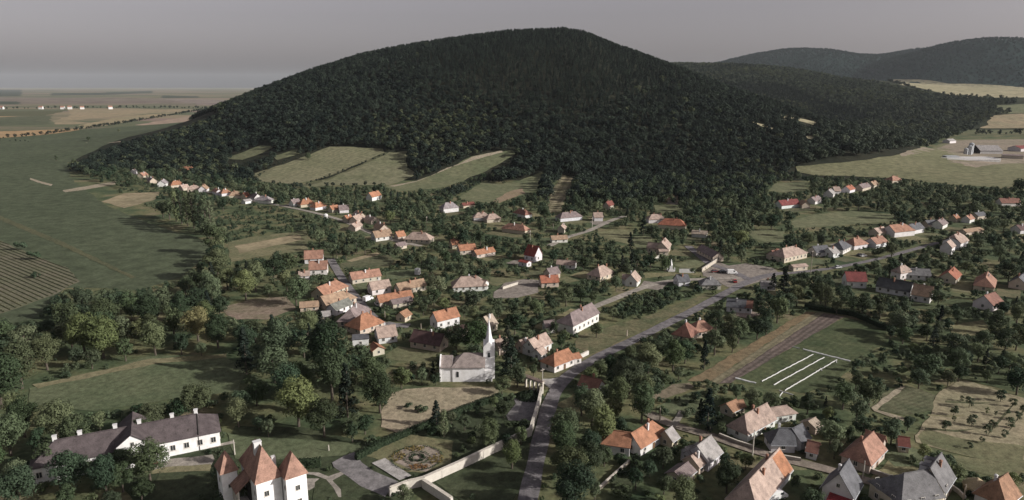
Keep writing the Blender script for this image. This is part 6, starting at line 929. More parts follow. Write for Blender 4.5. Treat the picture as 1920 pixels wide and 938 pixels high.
# smaller trees and bushes: row by row (distance y), then x and height in metres
COVER_TREES = {147:[-127,10,-60,4],
150:[68,5,115,4,124,4],
153:[-104,5],
156:[-121,4,-106,4,54,6,105,5],
159:[-126,4,-111,4,-101,4,10,4,109,4],
162:[42,4],
168:[-1,4,91,4],
177:[-46,5,4,5,15,5,79,4],
180:[-141,7,-124,5],
183:[-104,6,-45,4,60,4,83,4],
186:[-101,4],
189:[-99,4],
192:[-95,4],
195:[-88,4,-44,5,-4,4,28,6,61,6],
198:[44,6],
201:[-77,5,64,4,115,6],
204:[-72,4,62,4,105,4],
207:[-51,5,-3,4,32,6],
210:[-66,7,-56,9,-44,9,38,8,47,6,162,4,165,3,168,4],
213:[-167,4,-70,4,-37,5,34,4,43,6,51,4,113,5,151,4],
216:[-52,9,-30,5,39,7,160,5,170,6],
219:[-173,13,-151,4,-148,4,-43,6,-34,4,-1,5,30,5,117,5],
222:[-50,5,-25,5,-11,4,8,4,38,6],
225:[-71,4,-46,4,-22,4,0,5,45,5,148,5,159,5,166,5],
228:[-165,9,-93,5,-89,5,-7,4,173,5],
231:[-59,8,-21,4,15,5,20,6,55,5,69,6],
234:[-166,7,21,5,46,6,67,5],
237:[-79,9,-73,5,51,6,56,7,61,6,154,4],
240:[-121,4,48,5,52,5,64,5,67,5,77,5,160,7],
243:[-89,4,-83,9,-67,9,-17,5,-1,4,6,7,54,4,73,5,81,4,160,5,169,4,189,4],
246:[-190,9,-183,8,-175,4,-169,9,-89,7,-40,4,2,4,58,6,80,6,166,4,172,4,184,3],
249:[-164,5,-38,4,-31,6,-11,6,8,5,13,5,190,5],
252:[-187,7,-107,8,-100,6,-70,6,-65,5,60,4,197,8],
255:[-198,7,-192,4,-146,5,-113,7,-67,4,-51,3,-43,4,-32,4],
258:[-191,4,-141,7,-107,5,94,6,157,5,171,7],
261:[-168,4,-1,4,89,5,153,5,160,6],
264:[-75,4,2,7,8,4,193,7,198,5],
267:[-172,9,-163,9,-79,4,-9,7,79,7,84,3,89,6,97,4,162,4],
270:[-119,4,11,5,46,5,85,8,150,4,166,6,173,7,195,5,200,6],
273:[-192,6,-187,9,-180,8,-151,4,-147,5,104,6,178,8,187,5,190,4,212,8],
276:[-84,4,16,4,87,4,111,11,117,4,171,4,183,5,191,5,199,4,205,8],
279:[-195,5,-170,11,-146,9,-44,4,-25,5,-22,4,0,6,39,4,123,3,158,6,187,5,208,5],
282:[-154,10,-54,4,-12,4,108,6,152,6,162,7,217,6],
285:[-191,9,-168,6,-144,5,-35,7,-5,5,0,5,13,5,18,5,64,4,156,6,170,4],
288:[-177,9,-161,8,-151,10,-140,5,-20,4,-8,6,7,7,20,4,115,5,171,6,215,5,220,5],
291:[-199,6,-187,9,-172,8,-157,6,-41,5,-17,6,2,5,10,4,17,6,118,7,132,4,146,8,174,3,215,4,220,4,226,5],
294:[-193,9,-177,6,-162,5,-149,5,-41,4,-25,5,-10,5,7,4,16,5,157,6,169,5],
297:[-168,6,-13,5,22,6,111,7,132,6,144,4,152,4,162,4,165,4],
300:[-192,4,-174,5,-165,5,-158,7,-151,4,-132,6,-34,5,-26,5,-17,5,115,6,128,7,150,7,168,4,210,5,217,5],
303:[-203,5,-168,5,-96,10,-20,4,-12,5,13,4,17,4,31,8,154,5,193,8,234,4],
306:[-183,4,-43,4,-28,4,20,5,35,5,42,5,113,5,151,4],
309:[-160,7,-129,9,134,8,155,5,203,4],
312:[-143,12,34,7,44,5,150,4,194,5,199,7],
315:[-160,5,-35,8,24,5,27,4,39,6,140,7,151,5],
318:[-113,4,-98,6,-90,4,-40,4,44,5,135,6,206,4],
321:[-153,9,-115,6,176,6,194,4],
324:[-138,10,-92,7,-87,4,-43,4,-38,6,-32,4,-18,6,35,4,135,5,142,7,153,6,199,3,202,4],
327:[-106,5,-43,6,-32,6,139,4,187,4,237,5],
330:[-161,4,-135,8,-107,4,-39,4,64,6,151,5,156,6,174,5,181,7],
333:[143,4,186,5],
336:[-158,7,-110,5,-80,6,-17,5,-13,6,62,5,166,5,176,8,233,6,243,5,256,8],
339:[-72,5,-17,5,3,6,53,4],
342:[-160,6,-75,5,-31,7,-22,4,-13,5,-1,4,7,4,27,5,93,4,220,7,248,7,255,7],
345:[-131,9,-67,4,-65,4,-19,4,186,7,209,7,215,7,225,6,262,7],
348:[-160,7,-143,6,-45,6,-37,6,-21,5,-8,5,-1,5,25,4,33,3,46,6,179,5,184,5,190,6,200,7,256,8],
351:[-133,8,-123,11,-30,5,-16,5,-10,5,-5,5,19,5,54,6,69,7,204,5,217,9,231,4,240,6],
354:[-164,5,-139,6,-115,5,-38,6,-22,5,-12,5,15,5,48,5,141,5,194,6,211,4,223,6,233,4,244,4,271,7],
357:[-29,7,-22,4,-16,5,-6,5,21,5,47,5,52,4,85,6,238,4,247,7,262,6],
360:[-158,12,-56,7,-42,6,-18,5,17,4,43,5,53,5,57,5,61,4,80,8,219,8,235,4,267,5],
363:[-137,5,-58,5,-27,7,-4,4,35,6,55,4,174,5,212,5,231,8,241,6,251,6,266,5,270,5],
366:[-166,5,53,4,63,4,73,6,83,5,89,4,118,4,207,4,235,7,256,5],
369:[-160,11,-93,4,-57,7,-46,6,-31,5,-22,4,51,4,67,7,92,4,244,6],
372:[-118,5,-44,4,-37,9,38,4,78,6,221,5,227,5,240,4,251,7],
375:[-64,7,-52,5,-31,5,-25,4,-1,5,30,5,43,6,127,9,225,4,235,5,260,8],
378:[-116,4,-55,5,26,6,54,9,64,8,74,6,253,7,266,4],
381:[-68,6,9,7,34,6,44,6,62,4,208,6,263,5,275,10,287,6],
384:[-114,5,-99,6,-75,6,-43,8,48,7,127,9,164,10,211,5,238,6],
387:[-65,5,-17,6,-5,5,24,5,29,5,40,7,133,8,214,5,237,4,263,4,294,7],
390:[-116,5,-108,9,-53,4,0,7,10,7,27,3,48,7,118,5,137,8],
393:[-103,8,-77,4,-58,4,-46,5,-41,5,6,5,17,5,58,7,142,3,163,9,265,5],
396:[-118,6,-113,4,-77,5,-42,5,-39,5,-26,7,-4,5,21,4,40,9,115,8,149,5,225,7,230,4,251,4,274,8,300,5],
399:[-91,8,-72,5,-48,4,-17,6,-9,8,10,6,52,5,122,8,130,7,141,7,160,5,234,5,284,10],
402:[-103,5,-41,5,-23,7,-2,5,10,6,16,4,19,5,46,5,60,6,85,5,144,6,154,4,166,9,277,4,303,5],
405:[-109,9,-102,6,-95,8,-85,5,-47,4,-29,10,-14,5,-5,5,52,7,93,5,229,6,233,4,237,5,241,5,293,7],
408:[-172,8,4,6,103,5,110,4,129,10,144,6,148,4,245,4,282,8,304,7],
411:[-99,8,-8,6,0,4,15,8,47,5,94,9,104,8,117,4,136,6,169,7,260,5,276,7,288,10,309,5],
414:[-110,6,-93,7,-30,11,-15,6,52,7,88,3,177,5,183,7,189,8,228,7],
417:[-179,10,-123,6,-22,6,-12,5,-5,4,9,7,56,4,89,7,125,8,197,5,229,5,260,5,270,7,284,5,307,7],
420:[138,12,145,5,183,6,225,5,299,7],
423:[-107,6,-101,7,-40,7,-32,9,-24,6,-9,4,49,5,101,6,128,8,193,8,206,6,228,4,236,4,291,5,310,6],
426:[-192,11,-126,6,-98,6,14,5,108,8,149,4,281,5,293,6,306,5,316,6],
429:[-114,7,-26,6,98,8,131,9,178,6,202,6,289,4,305,6,314,5],
432:[-197,7,-108,4,104,5,138,8,146,12,216,8,277,6,281,4],
435:[-203,6,-130,8,-119,4,-23,8,111,6],
438:[-107,4,-78,6,-68,8,-42,8,-37,5,36,4,43,8,80,6,94,6,131,9,153,9,179,9,277,5],
441:[-202,7,-125,6,-120,6,-49,9,-30,8,107,5,116,7,143,11,309,6],
444:[-131,7,-76,5,19,8,37,5,94,6,138,4,156,8,282,4,314,6],
447:[-122,6,-116,7,-58,6,-36,7,-24,6,98,4,130,4],
450:[-132,7,-126,5,-79,6,-63,7,-52,5,-45,6,-40,5,-15,4,40,5,134,7,276,4,280,4,318,9],
453:[-77,5,-72,8,-31,8,-20,6,-11,4,129,5,142,7,156,9,260,10,303,4,310,8,316,3],
456:[-131,4,-126,6,-50,11,119,6,133,5,185,7,321,7,340,5],
459:[-136,7,-98,4,-79,5,-66,8,-43,5,-37,6,-29,6,21,6,29,6,39,4,49,5,86,5,125,9,147,8,154,11,166,8,327,6],
462:[-122,5,-93,5,-60,5,71,6,77,8,129,6,136,8,344,9],
465:[-128,8,-101,4,-48,6,11,7,26,6,121,8,141,5,171,9,325,6,330,7],
468:[-138,7,-122,5,-55,10,-39,7,-31,8,21,5,25,5,32,5,76,5,127,8,143,5,166,8,334,7,342,6],
471:[-143,6,-128,6,0,8,13,6,28,4,83,8,90,7,108,5,116,6,121,6,147,9,184,5,188,4,269,12,325,6,353,12],
474:[-136,8,-127,4,-78,4,-72,10,-62,8,-41,6,132,5,161,10,184,8,275,5,330,5,337,6],
477:[-128,5,-48,8,-38,4,-29,4,7,4,14,6,23,4,118,7,127,12,134,5,178,7,193,10,343,8],
480:[-41,7,9,5,19,6,84,8,112,7,152,7,168,10,174,4,187,4,290,6,351,9,361,11],
483:[-146,5,-78,7,-65,9,-33,8,-5,6,117,6,122,5,143,9,177,7,280,5,286,6],
486:[-72,6,-49,8,-37,3,1,7,17,4,82,4,119,8,134,12,149,9,163,11,185,7,305,10,340,8,353,5],
489:[-145,6,-99,7,-81,9,-68,4,-45,4,92,8,141,4,176,7,192,8,324,6],
492:[-150,5,-72,9,113,5,126,11,143,8,155,9,290,9,300,5,331,4],
495:[-93,5,-87,12,-64,11,-53,5,-7,8,95,7,108,5,185,9,195,7,205,4,296,6,304,11,322,7,328,7,357,7],
498:[-102,8,-15,9,54,7,72,8,89,7,113,5,142,7,152,8,164,10,171,9,208,5,287,5],
501:[-154,5,-96,5,-71,7,-31,7,-3,5,21,9,27,5,47,8,52,4,67,4,97,5,109,5,114,5,120,6,148,7,193,6,290,4,318,5,324,5,336,6],
504:[-100,9,-81,6,-76,8,-59,7,30,4,71,4,77,5,105,5,109,4,132,8,154,9,176,8,183,12,207,4],
507:[-108,4,-70,7,-28,4,-6,8,52,6,81,4,87,5,104,4,165,11,290,10,296,4,301,8,307,5,323,6,337,6,344,10,351,5,375,8,381,7],
510:[-118,8,-94,7,-29,6,-13,12,92,10,105,5,192,10,328,7,368,9],
513:[-70,8,-58,7,-23,9,-3,5,44,9,99,9,129,5,200,5,336,5],
516:[-83,7,-30,5,-10,7,39,4,51,10,57,5,140,9,155,12,176,12,310,5,350,11,379,6],
519:[-109,7,-103,7,-77,7,56,6,70,4,87,11,104,10,131,6,183,6,197,9,284,4,324,9,333,6,373,4,387,11],
522:[-98,4,-86,12,-63,7,-34,5,-25,6,-5,8,2,6,23,8,40,5,60,6,95,10,149,10,165,12,174,7,232,4,236,4,239,5,302,9,311,9,319,7,341,7,347,6,368,7],
525:[-75,8,-69,6,-17,7,-10,6,8,10,67,6,84,11,141,8,184,5,200,7,249,6,286,9,327,10,333,4,356,8,373,4],
528:[-133,5,-101,4,-97,5,-81,5,-26,6,0,8,14,3,18,6,42,7,55,5,100,8,132,9,156,7,172,8,205,4,243,9,279,7,290,5,335,9,385,5],
531:[-117,6,-108,8,-64,7,-10,6,24,8,61,10,92,11,149,10,185,9,301,9,355,6,363,5,369,8,380,5],
534:[-229,4,-127,10,-115,6,-96,7,-79,8,-72,9,-60,7,-26,7,-7,6,52,11,101,7,108,10,138,5,282,6,291,9,315,5,330,8,364,7],
537:[-230,6,-218,10,-138,10,-107,6,1,8,67,8,171,8,193,7,253,11,264,7,350,11,373,10],
540:[-113,6,-98,5,-93,6,-24,5,15,7,97,8,103,6,140,8,149,7,157,9,199,12,283,7,289,6,299,10,319,10,383,4],
543:[-238,8,-145,5,-124,7,-97,5,-66,7,20,7,26,6,55,7,69,8,81,4,110,11,179,4,190,9,262,4,268,5,358,11],
546:[-151,10,-137,8,-84,5,-71,9,-50,7,-45,6,-28,5,-21,4,-3,6,44,7,50,10,144,10,167,10,194,6,249,9,278,9,341,8,347,6,369,11],
549:[-236,6,-225,7,-185,9,-144,6,-116,6,-100,7,-87,6,-59,10,4,9,61,11,72,7,78,7,85,6,102,9,137,9,149,6,177,11,187,8,204,10,302,9,332,4,353,9,375,4,383,10],
552:[-124,8,-95,5,-66,7,18,7,81,4,108,8,115,9,154,8,161,8,221,10,274,7,283,8,342,7],
555:[-250,11,-231,7,-140,9,-132,7,-85,7,9,8,95,8,184,4,197,8,214,4,233,8,270,6,289,8,297,5,376,8],
558:[-240,6,-187,11,-157,5,-120,4,-75,7,-52,9,18,8,27,10,58,7,77,11,84,7,152,8,175,10,209,8,301,6,325,8,334,9,341,6,349,9,369,6,383,7,391,6,412,8],
561:[-225,5,-172,7,-166,7,-151,8,-137,6,-92,6,12,5,68,6,93,6,104,8,119,10,192,8,227,10,279,8],
564:[-247,6,-171,6,-158,9,-126,8,-70,11,1,5,19,10,69,7,90,8,125,4,162,10,182,9,201,9,219,8,259,6,269,8,293,11,319,7,349,10,394,8,401,7,418,9],
567:[-236,5,-193,4,-180,11,-149,5,-137,11,-94,5,-58,7,-51,9,46,6,125,8,141,11,150,12,171,8,189,7,273,5,281,8,363,11,374,8],
570:[-282,7,-243,5,-170,7,-164,8,-129,7,-100,6,-80,8,-45,6,15,6,30,4,53,8,110,7,226,8,234,5,240,7,259,5,304,9,316,6,330,10,390,9,403,5,411,10],
573:[-260,8,-191,9,-150,5,-133,6,-90,6,71,11,86,9,102,11,115,8,168,10,177,10,203,8,217,9,289,5,346,4,379,10,427,8],
576:[-203,9,-187,4,-174,10,-99,6,-82,8,10,5,23,5,52,9,96,11,107,8,125,9,141,9,185,10,192,11,246,9,254,7,276,7,311,10,337,9,364,11,396,6],
579:[-268,10,-250,5,-198,7,-64,5,27,7,78,10,134,9,159,9,213,7,224,8,265,4,282,4,287,7,319,7,327,6,349,9,413,4],
582:[-255,4,-166,7,-159,8,-153,7,-131,9,-95,8,-77,10,69,10,84,9,115,7,232,7,243,7,256,11,304,6,342,9,392,5,418,8],
585:[-206,9,-190,5,-181,5,-174,6,-145,10,-137,6,-107,6,-86,7,-68,4,16,5,23,10,61,9,109,9,142,10,150,9,185,9,198,9,293,6,299,6,317,8,325,8,333,7,378,5,412,7,433,9],
588:[-221,12,-194,6,-158,10,11,4,98,10,129,8,167,7,174,11,211,8,247,7,263,6,286,7,355,11,364,5,387,11],
591:[-200,8,-176,9,-166,6,-152,4,-133,9,-103,7,30,8,123,10,136,12,201,10,216,7,238,5,323,7,333,10,347,11,408,6,413,5,418,6,426,9,435,6,440,7],
594:[-295,4,-289,8,-270,6,-259,4,-233,6,-205,6,-190,9,-116,6,-93,6,55,8,67,10,77,8,91,7,113,6,148,10,163,11,227,6,282,4,301,3,353,3,383,6,399,6],
597:[-227,6,-218,5,-105,6,27,9,102,12,180,10,192,11,210,9,257,8,269,6,303,6,314,7,396,7,440,6],
600:[-199,10,-170,8,-152,7,-128,9,87,8,95,4,113,9,154,8,168,9,222,7,249,5,288,4,301,4,323,9,343,8,350,8,373,6,414,8,428,8,434,7,447,8],
603:[-296,7,-233,9,-216,7,-206,9,-184,9,-175,4,-115,12,30,8,58,12,80,8,119,8,147,7,199,8,289,4,360,7,368,8,422,6],
606:[-245,6,-173,7,-165,9,-128,5,90,8,97,10,105,11,133,8,172,7,178,8,186,9,221,8,228,4,320,7,329,9,376,11,393,6,403,10,427,7,434,8],
609:[-197,7,-158,8,-146,8,-139,6,-122,9,-105,5,51,4,113,11,161,6,210,5,315,5,353,7,384,7,390,5,412,8,447,8],
612:[-306,6,-220,11,-189,6,-178,8,-168,7,-132,7,-112,7,29,10,66,10,76,10,86,6,130,7,152,11,274,8,282,6,320,5,337,11,421,8],
615:[-311,5,-301,7,-241,10,-144,6,-138,9,95,8,123,12,145,7,163,11,179,8,205,9,213,7,354,7,366,8,394,6,400,6,447,5],
618:[-258,6,-225,5,-207,8,-166,8,-157,7,-148,7,-131,7,-124,8,89,7,105,10,193,10,217,7,228,9,274,11,329,5,344,10,410,8,422,7,437,7,443,6],
621:[-314,7,-238,7,-229,7,-109,4,55,6,82,12,284,9,365,10,379,7,393,7,432,7],
624:[-265,10,-252,6,-217,6,-205,9,-177,4,-112,4,33,6,71,11,90,10,338,7,375,6,450,6,457,5],
627:[-311,5,-221,4,-188,5,81,9,114,11,192,8,204,7,223,8,298,10,333,5,361,7,383,8,407,7,423,5,454,5],
630:[-271,5,-265,6,-255,11,-157,5,-134,6,57,8,144,7,153,6,232,8,274,7,286,6,291,5,344,9,394,8,401,6,415,6,457,5],
633:[-116,5,26,7,101,11,130,11,160,7,170,9,188,5,225,11,378,5,406,4],
636:[-317,4,-262,6,-233,9,-222,8,-177,4,-166,5,34,6,75,12,178,5,206,9,212,9,292,11,307,6,312,6,363,10,402,8,416,5,446,4],
639:[-319,4,-285,5,-280,7,-242,10,-148,5,-131,4,62,11,139,9,166,7,174,7,190,6,236,8,281,10,301,9,343,5,380,5,386,4,391,7,409,6],
642:[-272,10,-207,6,-155,4,-139,5,29,8,95,12,118,11,156,6,223,7,289,6,418,5],
645:[-295,6,-289,6,-256,6,-237,6,-223,7,-154,4,-134,4,36,9,135,9,143,5,179,8,231,10,294,7,315,11,359,7,375,10,390,6,410,5],
648:[-360,6,-306,6,-279,7,-220,6,65,8,79,9,111,8,125,10,147,6,161,9,187,6,197,9,221,12,242,11,327,8,350,8,386,5],
651:[-371,5,-364,7,-302,4,-286,6,-268,5,-249,6,-216,5,168,7,193,6,210,7,293,6,303,8,336,6,372,8,397,6,421,4],
654:[-370,4,-352,7,-305,6,-297,8,-260,11,63,10,90,7,155,6,176,7,229,11,331,6,358,7,393,4],
657:[-290,4,-277,10,-231,6,34,6,71,10,136,11,189,9,236,9,247,6,295,5,311,8,352,6,370,3,404,5],
660:[-378,6,-360,6,-349,4,-309,8,-303,6,-294,8,-261,7,116,9,148,7,174,6,241,7,289,10,327,11,338,8,374,8,390,4,395,6,410,4],
663:[-314,6,-284,7,-256,5,-248,8,-221,4,29,5,82,10,108,7,161,12,182,6,190,10,206,11,223,11,249,12,300,6,316,8,406,4],
666:[-367,8,-269,8,32,6,64,10,95,6,113,8,145,8,150,5,216,6,343,6,349,9,375,4,392,5,400,4],
669:[-380,10,-372,6,-316,5,-296,10,-277,8,-259,8,-238,4,104,8,123,8,158,6,240,9,293,12,317,8],
672:[-389,9,-365,8,-326,10,-307,10,37,11,136,7,152,8,168,8,178,9,201,7,308,9,346,7,358,6],
675:[-343,6,-314,6,-273,7,63,8,144,7,185,8,243,9,301,8],
678:[-378,5,-373,9,-364,4,-304,7,-295,5,-289,10,-259,7,172,7,197,6,216,10,343,6,361,8,402,5],
681:[-406,5,-367,5,-333,7,-279,10,34,8,175,4,257,9,306,7,367,4,392,5],
684:[-341,6,-338,3,-321,11,41,6,159,11,176,6,200,9,252,7,293,8,323,7,348,7,368,5],
687:[-392,5,-367,4,-347,9,-312,8,146,9,211,11,255,9,267,5,305,7,392,5],
690:[-394,7,-380,10,-340,6,-331,8,-299,5,43,5,157,6,190,7,230,11,262,7,356,6],
693:[-414,6,-386,5,-350,9,-317,8,-306,10,-287,7,-41,5,32,4,177,11,249,9,270,8,280,4,299,8,315,7,322,6,349,5],
696:[-407,11,-341,8,-36,6,-31,6,43,9,373,5],
699:[-415,8,-392,6,-382,7,-374,4,-326,10,-291,9,-13,9,-6,7,1,8,187,7,208,4,256,7,277,7,322,5,334,6,342,5,378,4],
702:[-398,6,-360,6,-41,4,-29,8,-20,8,213,8,231,9,247,6,284,5,291,8,297,6,326,6,354,4],
705:[-418,11,-406,6,-350,11,-339,9,240,11,250,6,280,9,339,5,359,4],
708:[-429,11,-393,6,-325,7,-305,11,-9,10,256,7,286,5],
711:[-364,8,-336,5,-320,6,-30,6,-14,6,3,7,232,8,250,6,268,9],
714:[-408,7,-395,9,-345,7,-311,6,-27,6,11,10,274,5,280,8,297,7],
717:[-416,10,-364,12,-350,6,-324,10,-23,5,-17,7,-2,11,259,6,286,6],
720:[-330,6,-12,6,15,7,268,10,278,7],
723:[-430,6,-405,7,-374,7,-347,7,-29,4,4,7,293,6,299,6],
726:[-416,6,-410,4,-354,11,-341,6],
729:[-420,6,-381,7,-369,10],
732:[-438,5,-408,11],
735:[-451,11,-422,6,-349,5],
738:[-438,11,-390,6,-376,7],
741:[-429,12,-417,8],
744:[-445,6,-423,5,-370,10],
750:[-454,7,-430,7,-398,6,-392,6],
753:[-440,8,-385,7],
756:[-452,8,-423,9,-392,8],
759:[-469,11,-407,9],
762:[-460,10,-431,7,-399,7],
768:[-442,8,-426,8,-410,11],
771:[-482,4,-479,5,-453,7,-436,6,-417,6],
774:[-422,8],
777:[-482,8,-471,10,-459,11],
783:[-446,5],
786:[-492,8],
789:[-484,7],
792:[-496,8,-473,7],
795:[-482,10],
798:[-498,7,-462,6],
801:[-504,6,-490,11],
807:[-510,4,-505,9,-487,7],
810:[-517,6,-500,7],
816:[-504,8],
819:[-524,5,-514,6],
822:[-521,6],
828:[-529,5,-520,7],
837:[-529,10]}
COVER_CONIFERS = {234:[-69,12],
237:[164,6],
291:[151,5],
297:[158,4],
330:[143,5],
387:[-96,7],
390:[217,7],
402:[162,5],
420:[123,4],
468:[150,7],
471:[133,6],
492:[168,10],
504:[99,6],
510:[160,7],
522:[46,9],
525:[48,9],
534:[183,9],
537:[147,7],
546:[84,9,161,9,335,8],
552:[194,8],
555:[143,9],
561:[-263,12],
567:[159,7],
579:[61,10,208,8],
585:[55,9,124,7],
588:[243,5],
600:[185,7],
606:[65,8],
609:[-193,7,197,10],
612:[-151,8],
618:[201,9],
624:[197,10],
633:[79,9],
642:[218,7],
669:[398,4],
672:[219,9],
750:[-464,7],
789:[-446,6]}
